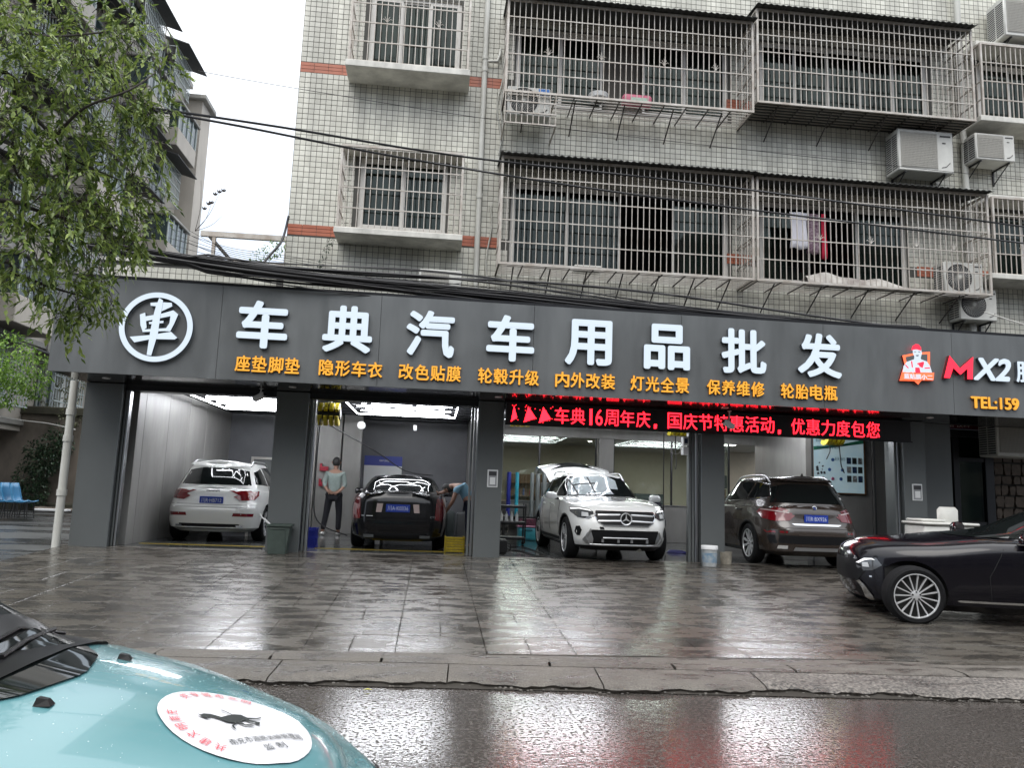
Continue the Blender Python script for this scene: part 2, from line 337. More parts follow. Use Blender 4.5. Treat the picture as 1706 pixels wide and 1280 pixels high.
# wet lane running back on the left
mb = MB(); mb.add([(-60, 12.0, fc(12)-.03), (-5.9, 12.0, fc(12)-.03), (-5.9, 32, .36), (-60, 32, .36)], [(0,1,2,3)])
mb.add([(-60, 6.7, .03), (-5.9, 6.7, .03), (-5.9, 12.0, fc(12)-.03), (-60, 12.0, fc(12)-.03)], [(0,1,2,3)]); struct('side_lane', mb, M['lane_wet'])
# forecourt: a bed with slabs laid in running bond
mb = MB(); e = .012
mb.add([kp(-5.3, .85, .055), kp(14.7, .85, .03), (14, 13.35, FL-e), (-5.9, 13.35, FL-e)], [(0,1,2,3)])
mb.add([(-5.9, 6.7, 0), (-5.9, 13.35, 0), (-5.9, 13.35, FL-e), (-5.9, 6.7, .06)], [(0,1,2,3)])
fore = struct('forecourt', mb, M['joint'])
slabs = []
def slabmesh(wx, dy, key):
    m_ = MB(); j = .003; m_.bbox(j, wx-j, j, dy-j, -.03, 0, .003); me = m_.mesh('slab', M['forecourt_wet']); return me
SM = {w: slabmesh(w, .62, w) for w in (.4, .8)}
n_s = 0; tilt = math.atan(.05)
for r in range(-1, 10):
    y0 = 6.98 + r*.625
    for c in range(24):
        x0 = -5.85 + c*.8
        for k, (dx, w) in enumerate([(0, .8)] if (r+c) % 2 else [(0, .4), (.4, .4)]):
            if r < 0 and x0+dx < 4.0: continue
            o = bpy.data.objects.new('slab', SM[w]); COL.objects.link(o); o.parent = fore
            zz = .09+.05*(y0-6.9); o.location = (x0+dx, y0, zz+random.uniform(-.0015, .0015)+.001); o.rotation_euler = (tilt+random.uniform(-.001, .001), random.uniform(-.0012, .0012), 0); n_s += 1
mb = MB(); mb.add([kp(-8, .86, .082), kp(16, .86, .082), (16, 6.35, .062), (4.1, 6.35, .062), (4.1, 6.97, .0885), (-5.9, 6.97, .0885)], [(0,1,2,3,4,5)])
struct('kerb_strip', mb, M['kerb_wet'])
# band of drainage joint and threshold in front of the pillars, worn concrete strip
mb = MB(); mb.add([(-5.9, 13.2-.02, FL-.009), (14, 13.2-.02, FL-.009), (14, 13.36, FL+.004), (-5.9, 13.36, FL+.004)], [(0,1,2,3)])
struct('threshold', mb, M['kerb_wet'])
# kerb: back row of stones, ramp stones with a broken front edge, coarse patch at the right
kerb = MB(); rnd = random.Random(3)
kb = struct('kerb', MB().add([kp(-8, .0, .006), kp(16, .0, .006), kp(16, .86, .05), kp(-8, .86, .05)], [(0,1,2,3)]), M['joint'])
s = -7.5
while s < 13:
    ln = rnd.uniform(.9, 1.5); j = .012; m_ = MB()
    K = 6; top = []; 
    for i in range(K+1):
        q = s+j+(ln-2*j)*i/K; top += [kp(q, .50, .082), kp(q, .56, .094), kp(q, .84, .090), kp(q, .84, .02), kp(q, .50, .02)]
    m_.add(top, [(i*5+a, i*5+a+1, (i+1)*5+a+1, (i+1)*5+a) for i in range(K) for a in range(3)] + [(0,1,2,3,4), tuple(K*5+a for a in (4,3,2,1,0))] + [(i*5+4, i*5, i*5+5, i*5+9) for i in range(K)])
    part('kerb_stone', m_, M['kerb_wet'], kb, 30); s += ln
s = -7.5
def edge(q):     # broken front edge
    return .05 + .045*sin(q*2.1) + .03*sin(q*7.3+1) + .018*sin(q*19+2) + .012*sin(q*43)
while s < 13:
    coarse = s > 2.7; ln = rnd.uniform(1.0, 1.9); j = .006; m_ = MB(); K = int(ln*22); vs = []
    for i in range(K+1):
        q = s+j+(ln-2*j)*i/K; ee = edge(q)+rnd.uniform(-.008, .008); zj = rnd.uniform(-.004, .004)*(2.2 if coarse else 1)
        vs += [kp(q, ee+.03, -.01), kp(q, ee, .028+zj), kp(q, ee+.05, .048+zj), kp(q, .28, .062+zj*.5), kp(q, .49, .079), kp(q, .49, -.01)]
    m_.add(vs, [(i*6+a, i*6+a+1, (i+1)*6+a+1, (i+1)*6+a) for i in range(K) for a in range(5)] + [(0,1,2,3,4,5), tuple(K*6+a for a in (5,4,3,2,1,0))])
    part('ramp_slab', m_, M['aggregate'] if coarse else M['kerb_wet'], kb, 40); s += ln
# crack of shade and rubble under the broken edge
mb = MB()
for i in range(420):
    q = rnd.uniform(-7, 12); t = edge(q)-rnd.uniform(.0, .05); r = rnd.uniform(.004, .014); p = kp(q, t, r*.6)
    mb.bbox(p[0]-r, p[0]+r, p[1]-r*.7, p[1]+r*.7, p[2]-r*.7, p[2]+r*.6, r*.4)
part('kerb_rubble', mb, M['kerb_wet'], kb, kind='stuff')
# litter: leaves and scraps lying about
for i in range(26):
    x = rnd.uniform(-4, 7); y = rnd.uniform(7.2, 13); a = rnd.uniform(0, 3); r = rnd.uniform(.008, .022); z = fc(y)+.006
    m_ = MB().add([(x-r*cos(a), y-r*sin(a), z), (x+r*.4*sin(a), y-r*.4*cos(a), z+.004), (x+r*cos(a), y+r*sin(a), z+.001), (x-r*.4*sin(a), y+r*.4*cos(a), z+.003)], [(0,1,2,3)])
    solo('litter_scrap', m_, M['paper'], 'tiny pale scrap of litter lying on the wet forecourt slabs', 'litter', 'scraps scattered on the forecourt')
p = onZ(612, 1150, .012)
m_ = MB().add([(p.x-.035, p.y, .012), (p.x, p.y-.012, .02), (p.x+.04, p.y+.004, .012), (p.x, p.y+.016, .018)], [(0,1,2,3)])
mat('leaf_yellow', (.5, .48, .03), .5); solo('fallen_leaf', m_, M['leaf_yellow'], 'yellow fallen leaf lying against the broken kerb edge', 'leaf')
# ================================================================== workshop: floor, walls, ceiling
XL, XR = -5.1, 10.4
struct('workshop_floor', MB().box(-5.16, 14, 13.36, 26, FL-.2, FL), M['floor_wet'])
shop = thing('workshop_building', 'ground floor workshop with four open bays under a dark grey fascia', 'shop', (-5.2, 13.4, FL))
ZC = 3.22
def wallbox(name, *a, m='plaster'): return part(name, MB().box(*a), M[m], shop)
# side wall of the first bay in tall panels
for i, (a, b) in enumerate([(13.66, 13.98), (13.99, 15.2), (15.21, 16.42), (16.43, 17.64), (17.65, 19.7)]):
    part('wall_panel', MB().bbox(-5.35, -5.05, a, b, FL, ZC, .004), M['plaster'], shop)
wallbox('back_wall', -5.35, .98, 19.7, 19.9, FL, ZC, m='plaster_dark')
for a, b in [(505, 524), (525.5, 566), (569, 600)]:
    part('wall_panel', MB().bbox(onY(a, 780, 18.7).x, onY(b, 780, 18.7).x, 18.7, 18.85, FL, ZC, .004), M['plaster'], shop)
part('wall_end', MB().bbox(-2.28, -2.17, 18.86, 19.69, FL, ZC, .006), M['dark_metal'], shop)
for a, b in [(13.66, 15.2), (15.21, 16.9), (16.91, 19.68)]:
    part('wall_panel', MB().bbox(.84, 1.1, a, b, FL, ZC, .004), M['plaster'], shop)
part('ceiling', MB().box(-5.35, 11, 13.36, 26, ZC, ZC+.1), M['ceiling_dark'], shop)
part('lintel', MB().bbox(-5.2, 8.9, 13.3, 13.62, 2.97, ZC+.02, .01), M['dark_metal'], shop)
# ceiling battens seen past the lamp frames
for k in range(9): part('ceiling_batten', MB().box(-2.1, .8, 13.9+.62*k, 13.95+.62*k, ZC-.05, ZC-.002), M['dark_metal'], shop)
# third and fourth bay: office front
YG = 19.0
part('knee_wall', MB().bbox(1.9, 9.0, YG, YG+.12, FL, 1.30, .005), M['plaster'], shop)
part('sill', MB().bbox(1.88, 9.0, YG-.03, YG+.15, 1.30, 1.33, .004), M['rail_metal'], shop)
part('office_beam', MB().bbox(1.1, 10.5, YG-.02, YG+.2, 2.93, ZC, .005), M['plaster'], shop)
part('office_column', MB().bbox(4.10, 4.48, YG-.08, YG+.25, FL, 2.93, .006), M['plaster'], shop)
for x in (1.16, 2.62, 4.05, 4.5, 6.0, 7.5): part('window_post', MB().box(x-.02, x+.02, YG+.02, YG+.07, 1.33, 2.93), M['dark_metal'], shop)
for a, b in [(1.18, 2.60), (2.64, 4.03), (4.52, 5.98), (6.02, 7.48)]: part('glass_pane', MB().box(a, b, YG+.035, YG+.045, 1.34, 2.93), M['glass_clear'], shop)
part('office_back_wall', MB().box(1.0, 11, 25.0, 25.2, FL, ZC), mat('office_wall', (.52, .46, .36), .6, noise=.08), shop)
part('office_side_wall', MB().box(.98, 1.12, 13.9, 25, FL, ZC), M['plaster'], shop)
part('office_ceiling', MB().box(1.1, 10.5, YG+.2, 25, 3.12, 3.15), mat('office_ceil', (.4, .4, .38), .7), shop)
# fourth bay: window wall then poster wall
part('wall_panel', MB().bbox(8.18, 8.32, 16.3, YG, FL, ZC, .004), M['plaster'], shop)
part('wall_panel', MB().bbox(8.33, 8.66+1.05, 16.3, 16.42, FL, ZC, .004), M['plaster'], shop)
part('wall_panel', MB().bbox(9.73, 10.6, 16.3, 16.42, FL, ZC, .004), M['plaster'], shop)
part('wall_panel', MB().bbox(10.62, 11.3, 16.1, 16.25, FL, ZC, .004), M['plaster'], shop)
for x in (8.30, 9.75): part('pipe_riser', MB().tube([(x, 16.24, FL), (x, 16.24, ZC)], .018, 6), M['black_plastic'], shop)
# pillars
def pillar(x0, x1, y1=13.66, lab=None):
    part('pillar', MB().bbox(x0, x1, 13.2, y1, FL-.02, 3.062, .008), M['pillar_grey'], shop, label=lab)
pillar(-5.75, -5.16, lab='left end pillar beside the drainpipe'); pillar(-2.68, -2.14); pillar(.735, 1.185); pillar(4.70, 5.125); pillar(8.48, 8.91)
def rail(x0, x1, n=2):
    w = (x1-x0)/n
    for k in range(n): part('shutter_rail', MB().bbox(x0+k*w+.004, x0+(k+1)*w-.012, 13.3, 13.42, FL, 2.97, .006), M['rail_metal'] if k == n-1 or n == 1 else M['pillar_grey'], shop)
rail(-5.155, -5.06, 2); rail(-2.13, -2.02, 2); rail(.62, .73, 2); rail(4.50, 4.69, 3); rail(8.36, 8.475, 2)
# soffit with small recessed lamps
part('soffit', MB().box(-5.78, 11.9, 11.97, 13.36, 3.068, 3.1), M['soffit'], shop)
for x in (-5.2, -2.32, 1.02, 4.9, 8.62):
    part('recessed_lamp', MB().lathe([(0, 3.064), (.05, 3.064), (.055, 3.058), (.062, 3.066)], n=14, c=(x, 12.6, 0)), mat('lamp_rim', (.55, .55, .55), .3, .5), shop)
# yellow safety stripes at the bay thresholds
for a, b in ((-4.95, -2.8), (-2.0, .55)):
    part('yellow_stripe', MB().box(a, b, 14.0, 14.12, FL+.001, FL+.005), M['yellow_paint'], shop)
# ================================================================== fascia sign
fas = thing('fascia_sign', 'long dark grey shop fascia with glowing white and orange Chinese lettering', 'sign', (-5.76, 11.93, 3.066))
ZB, FY = 3.066, 11.93
def ztop(x): return 4.52 - .0045*(x+5.5)
xs = [-5.77, -3.35, -.93, 1.49, 3.91, 6.33, 8.6, 10.95, 12.4]
for a, b in zip(xs, xs[1:]):
    g_ = .003; part('fascia_panel', MB().prism([(a+g_, ZB), (b-g_, ZB), (b-g_, ztop(b)), (a+g_, ztop(a))], FY, FY+.06), M['sign_grey'], fas)
part('fascia_core', MB().prism([(-5.76, ZB+.02), (12.4, ZB+.02), (12.4, ztop(12)-.02), (-5.76, ztop(-6)-.02)], FY+.061, 13.7), M['dark_metal'], fas)
part('top_trim', MB().prism([(-5.78, ztop(-5.8)), (12.4, ztop(12.4)), (12.4, ztop(12.4)+.05), (-5.78, ztop(-5.8)+.05)], FY+.02, FY+.2), M['dark_metal'], fas)
part('bottom_trim', MB().box(-5.775, 12.4, FY-.004, FY+.05, ZB-.012, ZB-.001), M['sign_grey'], fas)
bx = [-2.702, -1.418, -.144, 1.117, 2.369, 3.652, 4.936, 6.225]
for c, x in zip(BIG, bx):
    m_ = MB(); glyph(m_, (c, .028, 0), x-.375, x+.375, 3.552, 4.285, FY-.075, .07, 0, 1); part('letter', m_, [M['letter_face'], M['letter_side']], fas)
gx = [-3.31, -1.96, -.65, .68, 2.0, 3.31, 4.67, 6.01]
for s_, x in zip(SMALL, gx):
    for k, c in enumerate(s_):
        m_ = MB(); a = x*.927 + k*.2465; glyph(m_, (c, .022, 0), a, a+.222, 3.185, 3.43, FY-.04, .036, 0, 1); part('small_letter', m_, [M['orange_face'], M['orange_side']], fas)
m_ = MB(); glyph(m_, ('TEL:159', .03, 0), 8.87, 9.74, 3.175, 3.375, FY-.04, .036, 0, 1); part('telephone_lettering', m_, [M['orange_face'], M['orange_side']], fas)
m_ = MB(); m_.prism([(8.385,3.655),(8.50,4.04),(8.675,3.83),(8.925,4.04),(8.895,3.655),(8.80,3.655),(8.81,3.83),(8.68,3.72),(8.56,3.83),(8.49,3.655)], FY-.075, FY-.005, mi=0, mi2=1); part('letter', m_, [M['red_face'], M['red_side']], fas, label='red letter M')
m_ = MB(); glyph(m_, ('X2', .035, .25), 8.91, 9.60, 3.655, 4.03, FY-.075, .07, 0, 1); part('letter', m_, [M['letter_face'], M['letter_side']], fas, label='white slanted X2')
m_ = MB(); glyph(m_, ('膜', .02, 0), 9.69, 10.1, 3.65, 4.02, FY-.075, .07, 0, 1); part('letter', m_, [M['letter_face'], M['letter_side']], fas)
# round logo: ring and brush-written character
rc = (-4.262, 3.79); m_ = MB(); R1, R0 = .535, .455; n = 64
for k in range(n):
    a, b = 2*pi*k/n, 2*pi*(k+1)/n; P = lambda r, t, d: (rc[0]+r*cos(t), d, rc[1]+r*sin(t))
    m_.add([P(R0,a,FY-.07), P(R1,a,FY-.07), P(R1,b,FY-.07), P(R0,b,FY-.07)], [(0,1,2,3)], 0)
    m_.add([P(R0,a,FY-.07), P(R0,b,FY-.07), P(R0,b,FY-.004), P(R0,a,FY-.004), P(R1,a,FY-.07), P(R1,b,FY-.07), P(R1,b,FY-.004), P(R1,a,FY-.004)], [(0,1,2,3), (4,5,6,7)], 1)
part('logo_ring', m_, [M['letter_face'], M['letter_side']], fas)
ST = [[(812,243),(850,238),(856,212),(878,226),(876,236),(925,236),(930,256),(868,292),(850,290),(872,262),(815,259)],
      [(763,312),(790,300),(800,352),(806,384),(786,404),(772,372)], [(790,322),(880,300),(938,278),(966,300),(950,352),(932,398),(900,398),(924,352),(926,312),(800,347)],
      [(815,352),(892,340),(892,353),(818,364)], [(784,396),(920,380),(920,396),(788,410)], [(723,440),(830,424),(938,400),(974,432),(960,442),(840,446),(750,470)],
      [(848,240),(880,240),(872,330),(870,410),(846,538),(822,536),(828,400),(838,300)]]
m_ = MB()
for i, s_ in enumerate(ST):
    m_.prism([(rc[0]+(a-855)*.00274, rc[1]-(b-377)*.00274) for a, b in s_], FY-.068-.0015*i, FY-.004, mi=0, mi2=1)
part('logo_character', m_, [M['letter_face'], M['letter_side']], fas)
# emblem: shield with a worker in a red cap above a name ribbon
lx, lz, k_ = 7.92, 3.862, .00124
E_ = lambda pts: [(lx+(a-360)*k_*.97, lz-(b-365)*k_*1.02) for a, b in pts]
em = part('emblem', MB().prism(E_([(160,255),(360,210),(570,185),(560,400),(540,480),(620,460),(600,570),(430,575),(375,635),(320,590),(105,595),(155,450),(190,380)]), FY-.05, FY-.005, mi2=1), [M['shield_orange'], M['red_side']], fas, label='shield emblem with worker')
def ep(name, pts, y, m): part(name, MB().prism(E_(pts), y, y+.004), M[m], em)
ep('shield_field', [(205,275),(360,235),(530,220),(520,400),(500,470),(240,470)], FY-.056, 'sign_grey')
ep('figure_body', [(150,480),(165,400),(215,340),(325,300),(330,265),(420,265),(425,295),(510,320),(555,380),(580,465)], FY-.064, 'letter_face')
ep('figure_face', [(305,170),(430,165),(440,215),(420,275),(375,315),(335,285),(308,220)], FY-.070, 'letter_face')
ep('cap', [(285,180),(300,130),(345,98),(390,100),(425,140),(425,182),(360,165)], FY-.077, 'red_face')
for pts in ([(325,200),(350,196),(350,203),(326,207)], [(385,196),(412,198),(412,205),(386,203)], [(345,245),(390,240),(380,258),(355,258)]): ep('face_line', pts, FY-.076, 'letter_side')
ep('apron_strap', [(355,355),(460,325),(465,350),(440,410),(400,395),(385,370)], FY-.070, 'red_face'); ep('apron', [(335,410),(395,410),(410,490),(325,490)], FY-.070, 'red_face')
ep('strap_line', [(275,330),(292,325),(300,410),(285,412)], FY-.069, 'red_face'); ep('sleeve_band', [(185,385),(196,378),(240,420),(228,428)], FY-.069, 'red_face'); ep('sleeve_band', [(470,405),(548,398),(550,412),(472,418)], FY-.069, 'red_face')
ep('ribbon', [(120,585),(165,490),(330,488),(600,470),(590,560),(130,580)], FY-.082, 'shield_orange')
def q2(a, b): e_ = E_([(a, b)])[0]; return e_
m_ = MB(); a, b = q2(150, 570), q2(480, 500); glyph(m_, ('蓝贴膜小二', .02, 0), a[0], q2(575, 500)[0], a[1], b[1], FY-.092, .006); a, b = q2(170, 485), q2(325, 430); glyph(m_, ('包车', .02, 0), a[0], b[0], a[1], b[1], FY-.092, .02); part('ribbon_lettering', m_, M['letter_face'], em)
# ================================================================== moving-text display
led = thing('led_display', 'long black display with running red lettering hung across the bays', 'display', (1.2, 13.1, 2.66))
part('cabinet', MB().bbox(1.19, 8.52, 13.0, 13.12, 2.655, 3.03, .01), M['led_panel'], led)
part('cabinet_trim', MB().box(1.18, 8.53, 12.985, 12.999, 2.645, 2.668), M['dark_metal'], led); part('cabinet_trim', MB().box(1.18, 8.53, 12.985, 12.999, 3.02, 3.04), M['dark_metal'], led)
LX0, LX1 = 2.02, 8.19; adv = (LX1-LX0)/22.0; x = LX0
for c in LEDT:
    if c == '，':
        m_ = MB(); m_.prism([(x+.05, 2.77), (x+.10, 2.77), (x+.095, 2.70), (x+.05, 2.66+.03)], 12.992, 12.998); part('red_character', m_, M['led_red'], led); x += adv*1.0; continue
    w_ = adv*.55 if c in '16' else adv; m_ = MB(); glyph(m_, (c, .008, 0), x+(.06 if c == '1' else .012), x+w_-(.05 if c == '1' else .02), 2.705, 2.985, 12.992, .004); part('red_character', m_, M['led_red'], led); x += w_
for k, x in enumerate((1.28, 1.50, 1.76)):
    m_ = MB(); f_ = .5 if k == 0 else 1
    m_.prism([(x, 2.70), (x+.05*f_+.02, 2.98), (x+.21*f_, 2.78)], 12.992, 12.998)
    for j in range(9):
        a = x + random.uniform(-.02, .24)*f_; b = random.choice([random.uniform(2.9, 2.99), random.uniform(2.70, 2.8)]); m_.box(a, a+.012, 12.992, 12.998, b, b+.012)
    part('red_popper_symbol', m_, M['led_red'], led)
# ================================================================== apartment building above
bld = thing('apartment_building', 'tall apartment block clad in small cream tiles with orange bands', 'building', (-2.87, 13.9, 3.0))
WY = 13.9; WX0, WX1, WZ0, WZ1 = -2.87, 14.0, 3.3, 13.4
OP = [(-1.62, .0, 6.25, 7.62), (-1.62, .12, 9.42, 10.95), (1.22, 5.48, 5.72, 7.35), (1.22, 5.48, 8.95, 10.55), (6.12, 9.15, 5.72, 7.35), (6.15, 9.75, 9.1, 10.75), (11.0, 13.0, 6.1, 7.5), (10.85, 13.0, 9.3, 10.7)]
def inop(x, z, m=0): return any(a-m < x < b+m and c-m < z < d+m for a, b, c, d in OP)
cx_ = sorted({WX0, WX1, *[o[0] for o in OP], *[o[1] for o in OP]}); cz_ = sorted({WZ0, WZ1, *[o[2] for o in OP], *[o[3] for o in OP]})
mb = MB()
for a, b in zip(cx_, cx_[1:]):
    for c, d in zip(cz_, cz_[1:]):
        if not inop((a+b)/2, (c+d)/2): mb.add([(a, WY, c), (b, WY, c), (b, WY, d), (a, WY, d)], [(0,1,2,3)])
for a, b, c, d in OP:
    mb.add([(a,WY,c),(b,WY,c),(b,WY,d),(a,WY,d),(a,WY+.25,c),(b,WY+.25,c),(b,WY+.25,d),(a,WY+.25,d)], [(0,1,5,4),(1,2,6,5),(2,3,7,6),(3,0,4,7)], 1)
mb.add([(WX0, WY, WZ0), (WX0, WY+11, WZ0), (WX0, WY+11, WZ1), (WX0, WY, WZ1)], [(0,1,2,3)])
mb.add([(WX0, WY, WZ1), (WX1, WY, WZ1), (WX1, WY+11, WZ1), (WX0, WY+11, WZ1)], [(0,1,2,3)])
part('wall', mb, [M['grout'], M['render_white']], bld)
def tiles(x0, x1, z0, z1, Y, skip, parent, nm='tile_cladding', pitch=.104, red=()):
    mb = MB(); g_ = .0032; h = .004; c_ = .0035; nx = int((x1-x0)/pitch); nz_ = int((z1-z0)/pitch); R = random.Random(5)
    for i in range(nx):
        for k in range(nz_):
            a = x0+i*pitch+g_; b = a+pitch-2*g_; c = z0+k*pitch+g_; d = c+pitch-2*g_; zm = (c+d)/2
            if skip((a+b)/2, zm) or any(r0 < zm < r1 for r0, r1 in red): continue
            y = Y-h+R.uniform(-.0012, .0012); mb.add([(a,Y+.001,c),(b,Y+.001,c),(b,Y+.001,d),(a,Y+.001,d),(a+c_,y,c+c_),(b-c_,y,c+c_),(b-c_,y,d-c_),(a+c_,y,d-c_)], [(4,5,6,7),(0,1,5,4),(1,2,6,5),(2,3,7,6),(3,0,4,7)])
    return part(nm, mb, M['tile'], parent, kind='stuff')
RB = [(6.042, 6.250), (9.235, 9.44)]
tiles(WX0+.004, WX1, WZ0+.01, WZ1, WY, lambda x, z: inop(x, z, .06), bld, red=[(a-.02, b+.02) for a, b in RB])
mb = MB()
for (a, b) in RB:
    for k in range(3):
        z0 = a+(b-a)*k/3; x = WX0+.004
        while x < WX1:
            if not inop(x+.13, z0+.03, .1): mb.add([(x+.002,WY+.001,z0+.002),(x+.258,WY+.001,z0+.002),(x+.258,WY+.001,z0+.066),(x+.002,WY+.001,z0+.066),(x+.004,WY-.007,z0+.004),(x+.256,WY-.007,z0+.004),(x+.256,WY-.007,z0+.064),(x+.004,WY-.007,z0+.064)], [(4,5,6,7),(0,1,5,4),(1,2,6,5),(2,3,7,6),(3,0,4,7)])
            x += .26
part('red_tile_band', mb, M['tile_red'], bld, kind='stuff')
def window(x0, x1, z0, z1, n, curt=(), Y=WY+.03, parent=bld, opened=()):
    w = MB(); t = .055
    w.box(x0, x1, Y, Y+.05, z0, z0+t); w.box(x0, x1, Y, Y+.05, z1-t, z1); w.box(x0, x0+t, Y+.001, Y+.049, z0+t, z1-t); w.box(x1-t, x1, Y+.001, Y+.049, z0+t, z1-t)
    wo_ = part('window', w, M['upvc'], parent); pw = (x1-x0-2*t)/n
    for i in range(n):
        a = x0+t+i*pw; b = a+pw; s_ = .035; dy = .012 if i % 2 else -.012; m_ = MB()
        if i in opened: continue
        m_.box(a-.01, a+s_, Y+.012+dy, Y+.034+dy, z0+t, z1-t); m_.box(b-s_, b+.01, Y+.012+dy, Y+.034+dy, z0+t, z1-t); m_.box(a+s_, b-s_, Y+.013+dy, Y+.033+dy, z0+t, z0+t+s_); m_.box(a+s_, b-s_, Y+.013+dy, Y+.033+dy, z1-t-s_, z1-t)
        part('sash', m_, M['upvc'], wo_)
        part('pane', MB().box(a+s_, b-s_, Y+.02+dy, Y+.026+dy, z0+t+s_, z1-t-s_), M['glass'], wo_)
    for (fa, fb, m__) in curt:
        a = x0+(x1-x0)*fa; b = x0+(x1-x0)*fb; m_ = MB(); K = int((b-a)/.025); vs = []
        for i in range(K+1):
            q = a+(b-a)*i/K; y = Y+.14+.018*sin(i*1.3)+.008*sin(i*3.1); vs += [(q, y, z0), (q, y, z1)]
        m_.add(vs, [(2*i, 2*i+2, 2*i+3, 2*i+1) for i in range(K)]); part('curtain', m_, M[m__], wo_, 60)
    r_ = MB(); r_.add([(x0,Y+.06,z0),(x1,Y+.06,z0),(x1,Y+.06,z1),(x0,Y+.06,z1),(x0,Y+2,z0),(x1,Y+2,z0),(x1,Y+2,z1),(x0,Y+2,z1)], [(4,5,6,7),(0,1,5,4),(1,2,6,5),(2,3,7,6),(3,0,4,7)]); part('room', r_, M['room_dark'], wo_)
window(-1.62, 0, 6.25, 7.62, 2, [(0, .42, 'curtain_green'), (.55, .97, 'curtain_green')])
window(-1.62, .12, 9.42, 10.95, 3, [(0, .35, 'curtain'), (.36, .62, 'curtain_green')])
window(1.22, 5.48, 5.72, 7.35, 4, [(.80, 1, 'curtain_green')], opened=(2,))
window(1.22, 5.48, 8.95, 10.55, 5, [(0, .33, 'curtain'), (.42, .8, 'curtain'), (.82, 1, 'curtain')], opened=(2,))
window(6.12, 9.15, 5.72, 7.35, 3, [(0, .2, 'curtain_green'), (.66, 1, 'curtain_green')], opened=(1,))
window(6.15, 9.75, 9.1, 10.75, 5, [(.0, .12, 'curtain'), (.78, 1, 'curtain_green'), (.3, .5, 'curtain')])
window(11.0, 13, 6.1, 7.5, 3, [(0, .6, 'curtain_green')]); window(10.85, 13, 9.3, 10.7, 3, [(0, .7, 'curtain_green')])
def slab(x0, x1, z0, z1, y0=13.26): part('balcony_slab', MB().bbox(x0, x1, y0, WY-.001, z0, z1, .01), M['render_white'], bld)
slab(-1.95, .32, 5.93, 6.04); slab(-1.95, .32, 9.09, 9.215); slab(10.45, 14, 5.9, 6.005); slab(10.4, 14, 9.11, 9.225)
part('lintel_slab', MB().bbox(-1.94, .31, 13.55, WY-.001, 7.64, 7.72, .008), M['render_white'], bld); part('lintel_slab', MB().bbox(10.5, 14, 13.42, WY-.001, 10.82, 10.92, .008), M['render_white'], bld); part('lintel_slab', MB().bbox(10.6, 14, 13.42, WY-.001, 7.58, 7.66, .008), M['render_white'], bld)
# one-storey annex wall at the left
anx = thing('annex_wall', 'low tiled annex wall behind the left end of the fascia', 'wall', (-6, 13.9, 3))
part('wall', MB().box(-6.0, -2.88, WY+.002, WY+.3, 3.3, 5.34), M['grout'], anx)
tiles(-6.0, -2.9, 3.3, 5.33, WY+.002, lambda x, z: False, anx)
part('coping', MB().bbox(-6.05, -2.88, WY-.04, WY+.34, 5.34, 5.40, .008), M['render_white'], anx)
# pergola frame on the annex roof
pg = thing('roof_pergola', 'pale metal pergola frame above the annex roof beside the tiled corner', 'pergola', (-4.4, 14.4, 5.4))
for x in (-4.35, -3.0):
    for y in (14.6, 16.5): part('post', MB().box(x-.03, x+.03, y-.03, y+.03, 5.4, 6.12), M['bar_paint'], pg)
part('beam', MB().box(-4.6, -2.88, 14.56, 14.64, 6.12, 6.22), M['bar_paint'], pg); part('beam', MB().box(-4.6, -2.88, 16.46, 16.54, 6.12, 6.22), M['bar_paint'], pg)
for k in (0, 4): part('rafter', MB().box(-4.5+.38*k, -4.46+.38*k, 14.65, 16.45, 6.14, 6.2), M['bar_paint'], pg)
